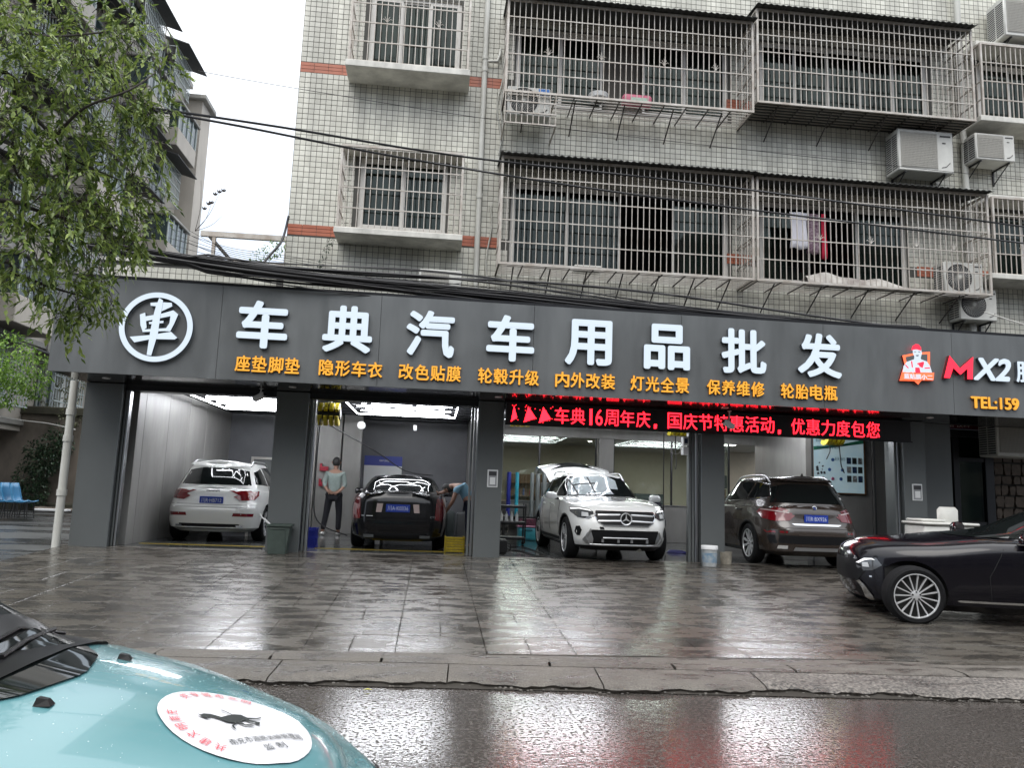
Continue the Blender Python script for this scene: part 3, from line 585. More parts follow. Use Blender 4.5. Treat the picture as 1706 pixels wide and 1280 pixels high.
# ================================================================== window security cages
BARM = {}
def bar(L_, r=.007):
    k = (round(L_, 2), r)
    if k not in BARM: BARM[k] = MB().box(-r, r, -r, r, 0, L_).mesh('bar', M['bar_paint'])
    return BARM[k]
def putbar(name, p, q, parent, r=.007):
    p, q = Vector(p), Vector(q); d = q-p; o = bpy.data.objects.new(name, bar(d.length, r)); COL.objects.link(o); o.parent = parent
    o.location = p-wloc(parent); o.rotation_euler = d.to_track_quat('Z', 'Y').to_euler(); o.scale = (1, 1, d.length/round(d.length, 2)); return o
def cage(x0, x1, z0, z1, yf, rails, label, pitch=.108, roof=True, floor=True, braces=4, orn=(), yb=WY, zr=0, floorsolid=False):
    c = thing('window_cage', label, 'security cage', ((x0+x1)/2, yf, z0), 'steel window cages on the tiled facade')
    n = round((x1-x0)/pitch); p_ = (x1-x0)/n
    for i in range(n+1): putbar('bar', (x0+i*p_, yf, z0), (x0+i*p_, yf, z1), c)
    nd = max(2, round((yb-yf)/.125))
    for x in (x0, x1):
        for i in range(1, nd): putbar('side_bar', (x, yf+(yb-yf)*i/nd, z0), (x, yf+(yb-yf)*i/nd, z1), c)
        for z in rails: putbar('side_rail', (x, yf, z), (x, yb, z), c, .011)
        for z in (z0, z1): putbar('side_rail', (x, yf, z), (x, yb, z), c, .018)
    for z in rails: putbar('rail', (x0, yf-.002, z), (x1, yf-.002, z), c, .0095)
    for z in (z0, z1): putbar('rail', (x0-.01, yf, z), (x1+.01, yf, z), c, .02)
    for x in (x0, x1): putbar('corner_post', (x, yf, z0-.02), (x, yf, z1), c, .02)
    if floor:
        for i in range(1, 7): y = yf+(yb-yf)*i/7; putbar('floor_rail', (x0, y, z0), (x1, y, z0), c, .008)
        m_ = MB(); k = int((x1-x0)/.42)
        for i in range(k+1): x = x0+(x1-x0)*i/k; m_.box(x-.01, x+.01, yf, yb, z0-.022, z0-.004)
        part('floor_bearers', m_, M['bar_dark'], c, kind='stuff')
    if floorsolid: part('floor_sheet', MB().box(x0+.02, x1-.02, yf+.02, yb, z0+.01, z0+.022), M['sheet_dark'], c)
    for i in range(braces):
        x = x0+(x1-x0)*(i+.4)/braces; m_ = MB(); m_.tube([(x, yf+.12, z0-.02), (x, yb, z0-.42)], .014, 5); part('brace', m_, M['bar_dark'], c)
    if roof:      # corrugated sheet roof
        m_ = MB(); K = int((x1-x0+.1)/.03); vs = []
        for i in range(K+1):
            x = x0-.05+(x1-x0+.1)*i/K; w_ = .012*sin(i*pi/2+.4)+random.uniform(-.003, .003); s_ = random.uniform(-.004, .004)
            vs += [(x, yf-.16+s_, z1+.03+w_+zr), (x, yb, z1+.14+w_), (x, yf-.16+s_, z1+.02+w_+zr), (x, yb, z1+.13+w_)]
        m_.add(vs, [(4*i, 4*i+4, 4*i+5, 4*i+1) for i in range(K)]+[(4*i+2, 4*i+3, 4*i+7, 4*i+6) for i in range(K)]+[(4*i, 4*i+2, 4*i+6, 4*i+4) for i in range(K)]+[(0,1,3,2), (4*K,4*K+2,4*K+3,4*K+1)])
        part('roof_sheet', m_, M['sheet_dark'], c)
    for (x, z) in orn:
        m_ = MB()
        for sg in (-1, 1):
            m_.tube([(x, yf-.012, z), (x+sg*.03, yf-.012, z+.045), (x+sg*.065, yf-.012, z+.07), (x+sg*.09, yf-.012, z+.055)], .006, 5)
            m_.tube([(x, yf-.012, z), (x+sg*.02, yf-.012, z+.07), (x+sg*.045, yf-.012, z+.115)], .005, 5)
        m_.tube([(x, yf-.012, z), (x, yf-.012, z+.15)], .006, 5); part('ornament', m_, M['bar_paint'], c)
    return c
cgB1 = cage(.98, 5.66, 5.53, 7.52, 13.15, [5.93, 6.34, 6.75, 7.15], 'wide empty cage over dark windows, directly above the fourth and fifth big characters', braces=7)
cgC1 = cage(5.75, 10.33, 5.53, 7.50, 13.15, [5.93, 6.34, 6.75, 7.15], 'wide cage with drying clothes, a quilt and a fan unit inside it', braces=5, orn=[(6.95, 6.36), (7.95, 6.36), (8.85, 6.36), (9.6, 6.36)])
cgB2 = cage(.98, 5.68, 8.80, 10.62, 13.15, [9.17, 9.54, 9.92, 10.28], 'upper wide cage with a pink bag and the unit box at its left corner', braces=5, orn=[(1.75, 9.56), (2.75, 9.56), (3.95, 9.56), (4.95, 9.56)])
cgC2 = cage(5.78, 10.18, 9.02, 10.92, 13.15, [9.35, 9.70, 10.05, 10.40, 10.70], 'upper wide cage under a long corrugated roof, above the large square outdoor unit', braces=4, floorsolid=True)
cgA1 = cage(-1.90, .27, 6.04, 7.58, 13.32, [6.42, 6.80, 7.18], 'narrow cage on the lower left balcony slab by the drainpipe', roof=False, floor=False, braces=0)
cgA2 = cage(-1.90, .27, 9.22, 11.4, 13.32, [9.62, 10.0, 10.38, 10.8], 'narrow cage on the upper left balcony slab, cut by the top of the photo', roof=False, floor=False, braces=0, orn=[(-1.25, 10.02), (-.3, 10.02)])
cgD1 = cage(10.6, 12.9, 6.01, 7.56, 13.34, [6.42, 6.82, 7.2], 'lower narrow cage at the right edge beside the quilt cage', roof=False, floor=False, braces=0, orn=[(11.2, 6.5)])
cgD2 = cage(10.52, 12.9, 9.23, 10.80, 13.34, [9.62, 10.0, 10.4], 'upper narrow cage at the right edge over the small outdoor unit', roof=False, floor=False, braces=0)
# unit box hanging off the upper wide cage
for z in (8.18, 8.39, 8.6):
    putbar('box_rail', (.98, 13.13, z), (1.92, 13.13, z), cgB2, .011)
for i in range(10): putbar('box_bar', (.98+.104*i, 13.14, 8.18), (.98+.104*i, 13.14, 8.8), cgB2)
for x in (.98, 1.92):
    for z in (8.18, 8.79): putbar('box_rail', (x, 13.14, z), (x, WY, z), cgB2, .012)
# ================================================================== outdoor units
def ac(x0, z0, w, h, yf, d, style, label, brand=None, flip=False, brk=True):
    a = thing('air_conditioner_unit', label, 'air conditioner', (x0+w/2, yf+d/2, z0), 'outdoor air conditioner units on the facade')
    part('casing', MB().bbox(x0, x0+w, yf, yf+d, z0, z0+h, .018), M['ac_white'], a, 40)
    gw = w*.66; gx0 = x0+w*.05 if not flip else x0+w*.28; gc = (gx0+gw/2, z0+h*.5)
    if style == 'square':
        part('grille_recess', MB().bbox(gx0, gx0+gw, yf-.008, yf+.0, z0+h*.08, z0+h*.93, .004), mat('ac_grille', (.33, .32, .29), .6), a)
        m_ = MB()
        for i in range(int(gw/.028)): m_.box(gx0+.012+.028*i, gx0+.018+.028*i, yf-.014, yf-.009, z0+h*.1, z0+h*.91)
        for i in range(int(h*.8/.035)): m_.box(gx0+.01, gx0+gw-.01, yf-.018, yf-.0145, z0+h*.11+.035*i, z0+h*.11+.035*i+.006)
        part('grille_wires', m_, mat('ac_wire', (.46, .45, .41), .5), a)
    else:
        R = min(gw, h)*.46
        part('fan_opening', MB().lathe([(0, -.002), (R, -.002), (R+.012, -.012), (R+.02, 0)], axis='y', n=32, c=(gc[0], yf, gc[1])), [M['ac_dark']], a)
        m_ = MB()
        for i in range(30):
            t0 = 2*pi*i/30; pts = [(gc[0]+r*cos(t0+q), yf-.014, gc[1]+r*sin(t0+q)) for r, q in ((R*.16, 0), (R*.45, .12), (R*.75, .3), (R*.99, .5))]; m_.tube(pts, .0035, 4)
        m_.lathe([(0, -.022), (R*.16, -.02), (R*.17, -.012)], axis='y', n=16, c=(gc[0], yf, gc[1])); part('fan_guard', m_, M['ac_white'], a)
    m_ = MB()                                   # louvres on the left flank
    for i in range(int((h-.1)/.045)):
        for (ya, yb_) in ((.03, d*.46), (d*.52, d-.03)): m_.box(x0-.003, x0-.0005, yf+ya, yf+yb_, z0+.05+.045*i, z0+.075+.045*i)
    part('side_louvre', m_, M['ac_dark'], a)
    m_ = MB(); m_.box(x0+w*.76, x0+w*.95, yf-.006, yf-.0015, z0+h*.86, z0+h*.9) if not flip else m_.box(x0+w*.05, x0+w*.2, yf-.006, yf-.0015, z0+h*.86, z0+h*.9)
    m_.box(x0+w*.80, x0+w*.86, yf-.006, yf-.0015, z0+h*.70, z0+h*.73)
    m_.tube([(x0+w*.78, yf-.006, z0+h*.12), (x0+w*.86, yf-.006, z0+h*.15), (x0+w*.93, yf-.006, z0+h*.25)], .006, 4); part('badge', m_, M['ac_dark'], a)
    if brand:
        part('brand_sticker', MB().box(x0+w*.72, x0+w*.97, yf-.008, yf-.002, z0+h*.74, z0+h*.96), mat('mid_blue', (.03, .16, .5), .5), a)
        m_ = MB(); glyph(m_, ('Midea', .01, 0), x0+w*.75, x0+w*.94, z0+h*.79, z0+h*.88, yf-.0105, .002); part('brand_lettering', m_, M['paper'], a)
    if brk:
        m_ = MB()
        for x in (x0+w*.14, x0+w*.86):
            m_.box(x-.015, x+.015, yf+.02, WY, z0-.03, z0-.002); m_.box(x-.015, x+.015, WY-.03, WY-.001, z0-.32, z0-.03); m_.tube([(x, yf+.06, z0-.03), (x, WY-.02, z0-.3)], .012, 5)
        part('bracket', m_, M['black_plastic'], a, kind='stuff')
    return a
ac(1.03, 8.42, .80, .56, 13.28, .32, 'round', 'white outdoor unit with blue maker sticker inside the hanging box cage', brand=1, brk=False)
ac(8.74, 8.02, 1.16, .86, 13.42, .42, 'square', 'large white outdoor unit with square grille between the two wide cages at right')
ac(10.36, 8.36, .84, .56, 13.40, .42, 'square', 'small white square-grille unit on black brackets below the upper right cage')
ac(11.05, 11.02, 1.1, .86, 13.30, .5, 'square', 'white outdoor unit at the top right corner of the photo')
ac(9.50, 5.58, .80, .60, 13.30, .33, 'round', 'round-fan outdoor unit standing inside the quilt cage', brk=False)
ac(9.95, 5.12, .78, .62, 13.52, .33, 'round', 'round-fan outdoor unit half hidden below the corner of the quilt cage')
ac(-.42, 4.86, .76, .56, 13.42, .33, 'square', 'weathered outdoor unit just above the fascia, behind the black cable bundle')
# clothes, quilt and goods inside the cages
def cloth(name, x, w, z0, z1, Y, m, label, cat='clothing', g=None):
    mb = MB(); K = 8; J = 8; vs = []
    for j in range(J+1):
        for i in range(K+1):
            u = i/K; v = j/J; vs.append((x+w*(u-.5)*(1-.18*sin(v*pi)), Y+.02*sin(u*9+v*3)+.01*sin(v*7), z1+(z0-z1)*v+.012*sin(u*8)*v))
    mb.add(vs, [(j*(K+1)+i, j*(K+1)+i+1, (j+1)*(K+1)+i+1, (j+1)*(K+1)+i) for j in range(J) for i in range(K)])
    o = solo(name, mb, m, label, cat, g, 60); md = o.modifiers.new('thickness', 'SOLIDIFY'); md.thickness = .012; return o
cloth('shirt', 6.72, .36, 6.30, 7.02, 13.5, mat('cloth_white', (.75, .75, .82), .9), 'pale shirt hanging to dry, leftmost in the lower right cage', g='clothes drying in the cage')
cloth('dress', 7.02, .26, 6.22, 7.02, 13.52, mat('cloth_print', (.10, .04, .08), .9, noise=.7, nscale=22, col2=(.4, .32, .36)), 'dark flowered dress hanging between the shirt and the red garment', g='clothes drying in the cage')
cloth('red_garment', 7.22, .10, 6.12, 7.02, 13.49, mat('cloth_red', (.55, .02, .06), .9), 'narrow bright red garment hanging beside the flowered dress', g='clothes drying in the cage')
mb = MB(); K, J = 34, 7; vs = []; R = random.Random(2)
for i in range(K+1):
    u = i/K; x = 6.72+2.6*u; hh = .15+.07*sin(u*5)+.04*sin(u*13)-.07*u
    for j in range(J+1):
        t = pi*j/J; vs.append((x+R.uniform(-.01, .01), 13.33-.14*cos(t)+.01*sin(u*20), 5.56+hh*sin(t)*(1+.1*sin(u*31+j))+.005))
mb.add(vs, [(i*(J+1)+j, (i+1)*(J+1)+j, (i+1)*(J+1)+j+1, i*(J+1)+j+1) for i in range(K) for j in range(J)])
solo('folded_quilt', mb, mat('quilt', (.62, .60, .56), .8, noise=.55, nscale=3.2, col2=(.30, .26, .24)), 'rumpled pale quilt laid along the floor of the lower right cage', 'quilt', smooth=70)
b = thing('pink_bag', 'pink and white packet standing on the upper wide cage floor', 'bag', (3.45, 13.4, 8.84))
part('packet', MB().bbox(3.22, 3.78, 13.32, 13.5, 8.83, 9.06, .04), mat('pink', (.62, .18, .26), .6), b, 60)
part('label_print', MB().box(3.36, 3.68, 13.312, 13.318, 8.87, 8.98), mat('label_lightgreen', (.45, .6, .5), .6), b)
b = thing('white_bowl', 'small white bowl on the upper wide cage floor beside the pink packet', 'bowl', (2.75, 13.4, 8.84))
part('bowl', MB().lathe([(.08, 8.84), (.17, 8.90), (.19, 8.98), (.18, 8.98), (.15, 8.91), (0, 8.87)], n=20, c=(2.75, 13.36, 0)), M['paper'], b, 40)
b = thing('broken_tray', 'white plastic tray lying on the floor grille of the lower wide cage', 'tray', (2.6, 13.3, 5.56)); part('tray', MB().bbox(2.35, 2.85, 13.22, 13.42, 5.57, 5.62, .015), M['ac_white'], b)
# drainpipes
def pipe(x, y, z0, z1, r, label, collars, m='pvc', elbow=None, lean=0):
    p_ = thing('drainpipe', label, 'pipe', (x, y, z0), 'rain pipes')
    part('pipe', MB().tube([(x, y, z0), (x+lean, y, z1)], r, 12), M[m], p_, 50)
    for z in collars: q = x+lean*(z-z0)/(z1-z0); part('collar', MB().tube([(q, y, z-.05), (q, y, z+.05)], r*1.22, 12), M[m], p_, 50)
    if elbow: part('elbow', MB().tube(elbow, .03, 8), M[m], p_, 50)
pipe(.61, 13.80, 4.3, 12.5, .052, 'long cream drainpipe down the tiled wall right of the narrow cages', [5.05, 7.0, 9.55, 9.8, 4.75], elbow=[(.61, 13.8, 9.72), (.85, 13.8, 9.74), (.89, 13.82, 9.9), (.90, 13.9, 10.05)])
pipe(10.40, 13.78, 4.3, 12.5, .06, 'pale drainpipe between the wide cages and the right-hand windows', [8.9, 6.6])
pipe(-5.90, 13.12, FL-.05, 3.06, .062, 'stained pale drainpipe standing against the left end pillar', [2.55, 2.12, 1.25], m='pvc')
# refrigerant hoses on the wall
for (x, z0, z1, k, lab_) in ((.93, 7.9, 9.9, .05, 'pale hose hanging beside the upper wide cage, the one nearer the drainpipe'), (.83, 4.75, 6.85, .04, 'pale hose down the wall beside the lower wide cage'), (.98, 8.1, 9.85, .03, 'pale hose lying against the corner of the upper wide cage')):
    pts = [(x+k*sin(i*.9), 13.86, z1+(z0-z1)*i/10) for i in range(11)]; solo('refrigerant_hose', MB().tube(pts, .016, 6), M['pvc'], lab_, 'hose', 'hoses beside the drainpipe', 60)
# ================================================================== overhead cables
def sag(a, b, s, n=24): a, b = Vector(a), Vector(b); return [a.lerp(b, i/n)+Vector((0, 0, -s*4*(i/n)*(1-i/n))) for i in range(n+1)]
CB = thing('cable_bundle', 'thick sagging bundle of black cables running along the top of the fascia', 'cables', (-5, 11.8, 5))
R = random.Random(11)
P0 = onY(150, 408, 11.6); P1 = onY(480, 455, 11.8); P2 = onY(830, 492, 12.2); P3 = onY(1250, 535, 12.6); P4 = onY(1720, 580, 12.4)
def bez(ps, n=44):
    out = []
    ps = [ps[0]]+ps+[ps[-1]]
    for i in range(1, len(ps)-2):
        for k in range(n//(len(ps)-3)):
            t = k/(n//(len(ps)-3)); a, b, c, d = ps[i-1], ps[i], ps[i+1], ps[i+2]
            out.append(.5*((2*b)+(c-a)*t+(2*a-5*b+4*c-d)*t*t+(3*b-a-3*c+d)*t**3))
    out.append(ps[-2]); return out
for k in range(44):
    o1 = R.uniform(-.11, .11); o2 = R.uniform(-.07, .07); w1 = R.uniform(0, 6); wd = R.choice([1, 1, 1, 2.2, 3.2])
    pts = bez([P0.copy(), P1.copy(), P2.copy(), P3.copy(), P4.copy()])
    pts = [p+Vector((0, o2*(1+.3*sin(i*.3+w1)), o1*(1+.45*sin(i*.21+w1))*(wd if 6 < i < 40 else 1)*(.55+.012*i)-.02*abs(sin(i*.13+w1)))) for i, p in enumerate(pts)]
    part('cable', MB().tube(pts, R.choice([.009, .012, .016, .02]), 5), M['cable'], CB, 60)
for k in range(7):
    i = R.uniform(-3.5, 4); z = 4.75+R.uniform(-.05, .1); pts = sag((i, 11.9, z), (i+R.uniform(1.2, 2.6), 12.0, z+R.uniform(-.12, .05)), R.uniform(.02, .1), 14)
    part('loose_cable', MB().tube(pts, .005, 5), M['cable'], CB, 60)
def wire(name, pts, r, label, m='cable', grp=None): return solo(name, MB().tube(pts, r, 6), M[m], label, 'cable', grp, 60)
def wy(L_): return [onY(a, b, y) for a, b, y in L_]
wire('overhead_cable', bez(wy([(-60, 130, 6.0), (160, 166, 8.0), (470, 212, 9.5), (780, 262, 10.5), (1200, 310, 11.2), (1760, 385, 12.0)])), .017, 'upper of the two thick black cables crossing in front of the cages', grp='overhead cables')
wire('overhead_cable', bez(wy([(-60, 118, 6.0), (170, 168, 8.0), (400, 210, 9.0), (700, 268, 10), (1100, 330, 11.0), (1760, 412, 12.0)])), .016, 'lower of the two thick black cables crossing in front of the cages', grp='overhead cables')
wire('overhead_cable', bez(wy([(330, 118, 12), (500, 148, 12.5), (830, 200, 13.3), (1250, 250, 13.1), (1760, 305, 13.0)])), .005, 'thin grey wire crossing the tiled wall between the cage rows', grp='overhead cables')
wire('drop_cable', bez(wy([(481, 360, 13.7), (470, 400, 13.6), (450, 425, 13.2), (430, 448, 12.3)])), .022, 'black cable curving up from the bundle to the corner of the tiled wall')
wire('white_wire', wy([(1640, 520, 13.0), (1706, 541, 12.9), (1780, 566, 12.8)]), .012, 'white wire running off to the right below the round-fan units', 'cable_white')
for k in range(8):
    a = R.uniform(-.5, .5); wire('twisted_wire', bez(wy([(300+R.uniform(-20, 20), 380+k*4, 12.5), (380, 412+k*3, 12.3), (470, 425+k*4, 12.6), (560+20*a, 440+k*3, 13.4)])), .004, 'thin loose wire between the old building and the tiled corner', grp='loose thin wires above the annex')
# ================================================================== lamps of the two washing bays
def hexpanel(x0, x1, y0, y1, z, label):
    h = thing('hexagon_lamp', label, 'ceiling lamp', ((x0+x1)/2, (y0+y1)/2, z), 'hexagon lamp grids on the bay ceilings')
    base = MB().tube([(0,0,0), (1,0,0)], .013, 6).mesh('light_tube', M['led_white'])
    def tb(a, b):
        a, b = Vector(a), Vector(b); o = bpy.data.objects.new('light_tube', base); COL.objects.link(o); o.parent = h; o.location = a-h.location; o.rotation_euler = (b-a).to_track_quat('X', 'Z').to_euler(); o.scale = ((b-a).length, 1, 1)
    for a, b in (((x0,y0,z),(x1,y0,z)), ((x0,y1,z),(x1,y1,z)), ((x0,y0,z),(x0,y1,z)), ((x1,y0,z),(x1,y1,z))): tb(a, b)
    s = (x1-x0)/3.7; hh = s*.80; rows = int((y1-y0)/hh)+1
    segs = set()
    for r in range(rows+1):
        y = y0+hh*r
        if y > y1+.01: break
        for c in range(-1, 4):
            cx_2 = x0 + s*.75 + c*s*1.5*1.0 + (0 if r % 2 == 0 else .75*s)
            P_ = [(cx_2-s, y), (cx_2-s/2, y+hh), (cx_2+s/2, y+hh), (cx_2+s, y)]
            for a, b in zip(P_, P_[1:]):
                if all(x0-.01 <= q[0] <= x1+.01 and y0-.01 <= q[1] <= y1+.01 for q in (a, b)): segs.add((tuple(round(v, 3) for v in a), tuple(round(v, 3) for v in b)))
    for a, b in segs: tb((*a, z), (*b, z))
    for x in (x0+.1, x1-.1):
        for y in (y0+.1, y1-.1): part('hanger', MB().tube([(x, y, z), (x, y, ZC)], .005, 5), M['dark_metal'], h)
hexpanel(-4.55, -2.85, 14.2, 17.2, 3.10, 'bright white hexagon lamp grid over the white SUV in the leftmost bay'); hexpanel(-1.70, .42, 13.95, 17.0, 3.10, 'bright white hexagon lamp grid over the black saloon')
# panel lamps over the third and fourth bays and inside the office
mat('panel_light', (.8, .8, .8), .5, emit=(.98, .97, .93), es=16.0); mat('warm_light', (.8, .8, .7), .5, emit=(1, .93, .8), es=25)
def plamp(x, y, z, w, d, label, m='panel_light'):
    t = thing('ceiling_lamp', label, 'ceiling lamp', (x, y, z), 'ceiling lamps of the shop'); part('frame', MB().bbox(x-w/2-.02, x+w/2+.02, y-d/2-.02, y+d/2+.02, z, z+.03, .004), M['rail_metal'], t); part('diffuser', MB().box(x-w/2, x+w/2, y-d/2, y+d/2, z-.006, z-.001), M[m], t)
hexpanel(1.55, 3.75, 14.0, 17.0, 3.12, 'hexagon lamp grid over the white SUV in the third bay, hidden behind the display'); hexpanel(5.7, 7.9, 14.0, 16.9, 3.12, 'hexagon lamp grid over the brown SUV, hidden behind the display')
plamp(2.3, 20.6, 3.09, 1.2, .6, 'office lamp seen through the left pane'); plamp(5.9, 20.5, 3.09, 1.2, .6, 'office lamp seen through the right pane'); plamp(8.0, 21.5, 3.09, 1.2, .6, 'office lamp above the cardboard boxes')
for i, (x, y) in enumerate([(1.9, 22.2), (2.0, 23.2), (3.4, 21.8), (3.3, 23.0), (4.6, 22.5), (6.6, 23)]):
    plamp(x, y, 3.10, .09, .09, ['small spot lamp deep in the office, far left', 'small spot lamp behind the far left one', 'small spot lamp at the middle of the left pane', 'small spot lamp behind the middle one', 'small spot lamp behind the office column', 'small spot lamp at the back of the right pane'][i], 'warm_light')
# office contents
def crate(x0, x1, y0, y1, z0, z1, m, name, label, cat, g=None, b=.01):
    return solo(name, MB().bbox(x0, x1, y0, y1, z0, z1, b), M[m] if isinstance(m, str) else m, label, cat, g)
F2 = FL
t = thing('display_shelf', 'dark display shelf with bottles at the back of the office', 'shelf', (3.2, 24.0, F2))
part('back_panel', MB().box(2.4, 4.4, 24.3, 24.33, F2, 2.1), M['wood'], t)
for z in (.6, 1.0, 1.4, 1.8): part('shelf_board', MB().bbox(2.4, 4.4, 23.9, 24.3, F2+z-.4, F2+z-.37, .004), M['wood'], t)
R = random.Random(4); cols = [mat('b_red', (.4, .03, .03), .4), mat('b_white', (.5, .5, .48), .4), mat('b_blue', (.05, .1, .3), .4), mat('b_green', (.05, .2, .1), .4)]
for i in range(26):
    z = F2+[.63, 1.03, 1.43][i % 3]-.4+.0; x = 2.5+.07*(i)+R.uniform(-.01, .01)
    solo('bottle', MB().lathe([(0, z), (.028, z), (.028, z+.16), (.012, z+.2), (.012, z+.23), (0, z+.23)], n=8, c=(x, 24.05, 0)), cols[R.randrange(4)], 'small bottle on the office display shelf', 'bottle', 'bottles on the display shelf')
crate(3.3, 4.05, 20.6, 21.1, F2, 2.05, 'wood', 'cupboard', 'brown wooden cupboard behind the left pane', 'cupboard')
crate(1.9, 3.1, 22.5, 23.1, F2, 1.25, 'black_plastic', 'sofa', 'dark sofa block behind the left pane', 'sofa', b=.08)
mat('carton', (.33, .21, .12), .7, noise=.2); mat('carton_dark', (.10, .11, .10), .6)
for i, (x, z, m_) in enumerate([(7.35, 1.45, 'carton_dark'), (7.62, 1.45, 'carton'), (7.35, 1.82, 'carton_dark'), (7.66, 1.82, 'carton_dark')]):
    crate(x-.14, x+.14, 19.9, 20.3, z, z+.34, m_, 'cardboard_box', ['dark box, lower left of the four stacked in the right-hand office', 'brown box, lower right of the four stacked in the right-hand office', 'dark box, upper left of the four stacked in the right-hand office', 'dark box, upper right of the four stacked in the right-hand office'][i], 'box', 'boxes stacked in the office')
crate(7.1, 8.0, 19.8, 20.4, F2, 1.44, 'wood', 'counter', 'brown counter carrying the stacked boxes', 'counter')
crate(5.0, 5.9, 19.4, 19.9, 1.33, 1.60, mat('machine_grey', (.10, .12, .12), .4), 'cutting_machine', 'long dark grey machine behind the right pane', 'machine')
crate(4.6, 5.2, 21.8, 22.2, F2, 1.72, mat('red_cloth', (.30, .02, .04), .6), 'red_cabinet', 'dark red cabinet behind the right pane', 'cabinet')
# rolls of film and trolley at the left of the third bay
mat('roll_cyan', (.04, .42, .55), .3); mat('roll_silver', (.42, .46, .46), .25, .6)
for i, (x, m_, r) in enumerate([(2.05, 'roll_cyan', .045), (2.42, 'roll_silver', .05), (2.56, 'roll_silver', .055), (2.72, 'roll_silver', .06), (1.85, 'blue_plastic', .05)]):
    solo('film_roll', MB().tube([(x, 18.7, .95), (x, 18.72, 2.0)], r, 12), M[m_], ['bright cyan film roll standing in the rack', 'thin silver film roll nearest the cyan one', 'silver film roll in the middle of the rack', 'thick silver film roll at the right of the rack', 'dark blue film roll at the left of the rack'][i], 'film roll', 'film rolls standing in the rack', 50)
t = thing('roll_rack', 'low dark rack under the film rolls', 'rack', (2.2, 18.6, F2)); part('tray', MB().bbox(1.7, 2.9, 18.45, 18.9, .88, .95, .01), M['black_plastic'], t)
for x in (1.75, 2.85): 
    for y in (18.5, 18.85): part('leg', MB().box(x-.02, x+.02, y-.02, y+.02, F2, .88), M['black_plastic'], t)
t = thing('tool_trolley', 'black tool trolley with pale bottles beside the third pillar', 'trolley', (1.75, 16.6, F2))
for z in (.46, .78, 1.12): part('shelf_tray', MB().bbox(1.38, 2.02, 16.4, 16.8, z+.06, z+.12, .01), M['black_plastic'], t)
for x in (1.40, 2.0):
    for y in (16.42, 16.78): part('post', MB().box(x-.015, x+.015, y-.015, y+.015, F2+.04, 1.28), M['black_plastic'], t)
for x in (1.42, 1.98): part('castor', MB().lathe([(0, -.02), (.035, -.02), (.035, .02), (0, .02)], axis='y', n=12, c=(x, 16.6, F2+.037)), M['black_plastic'], t)
for i in range(4): solo('spray_bottle', MB().lathe([(0, .90), (.035, .90), (.035, 1.04), (.014, 1.07), (.014, 1.11), (0, 1.11)], n=10, c=(1.50+.11*i, 16.55, 0)), M['paper'], ['pale spray bottle, first from the left on the trolley', 'pale spray bottle, second from the left on the trolley', 'pale spray bottle, third from the left on the trolley', 'pale spray bottle, last at the right on the trolley'][i], 'bottle', 'spray bottles on the trolley', 40)
t = thing('storage_box', 'bright cyan plastic storage box with pink goods on its lid', 'storage box', (2.30, 18.3, F2))
part('tub', MB().bbox(2.06, 2.50, 18.1, 18.5, F2, F2+.30, .025), mat('cyan_plastic', (.07, .42, .52), .4), t, 50); part('lid', MB().bbox(2.03, 2.53, 18.07, 18.53, F2+.301, F2+.34, .012), mat('pink_lid', (.62, .30, .42), .5), t, 50)
part('handle', MB().bbox(2.18, 2.38, 18.05, 18.069, F2+.22, F2+.26, .005), mat('teal_dark', (.02, .12, .16), .5), t)
crate(2.06, 2.48, 18.15, 18.45, F2+.341, F2+.50, mat('goods_pink', (.22, .05, .10), .6, noise=.8, nscale=14, col2=(.02, .02, .02)), 'tissue_pack', 'dark pink packed goods on the cyan storage box', 'goods')
t = thing('flat_case', 'thin rimmed board leaning beside the white SUV in the third bay', 'board', (2.8, 18.2, 1.0)); part('panel', MB().box(2.66, 3.2, 18.70, 18.72, 1.34, 1.76), M['carton_dark'], t)
for a in ((2.64, 2.66, 1.33, 1.78), (3.2, 3.22, 1.33, 1.78), (2.66, 3.2, 1.76, 1.78)): part('rim', MB().box(a[0], a[1], 18.69, 18.73, a[2], a[3]), M['rail_metal'], t)
# extension lead on the floor
pts = [onZ(a, b, FL+.012) for a, b in ((838, 905), (850, 916), (868, 919), (885, 924), (905, 928), (918, 929))]
solo('extension_lead', MB().tube(bez(pts, 30), .012, 6), M['black_plastic'], 'black extension lead curling over the floor left of the white SUV', 'cable', smooth=60)
solo('extension_lead', MB().tube(bez([onZ(a, b, FL+.012) for a, b in ((846, 912), (870, 912), (892, 918), (912, 927), (921, 930))], 30), .010, 6), M['black_plastic'], 'second black lead lying just behind the first', 'cable', smooth=60)
p = onZ(842, 924, FL); t = thing('pressure_washer', 'small black machine with hooped handle beside the third pillar', 'machine', p)
part('body', MB().bbox(p.x-.14, p.x+.03, p.y, p.y+.2, FL, FL+.26, .03), M['black_plastic'], t); part('handle', MB().tube([(p.x+.02, p.y+.1, FL+.04), (p.x+.09, p.y+.1, FL+.06), (p.x+.10, p.y+.1, FL+.17), (p.x+.02, p.y+.1, FL+.2)], .012, 6), M['black_plastic'], t)
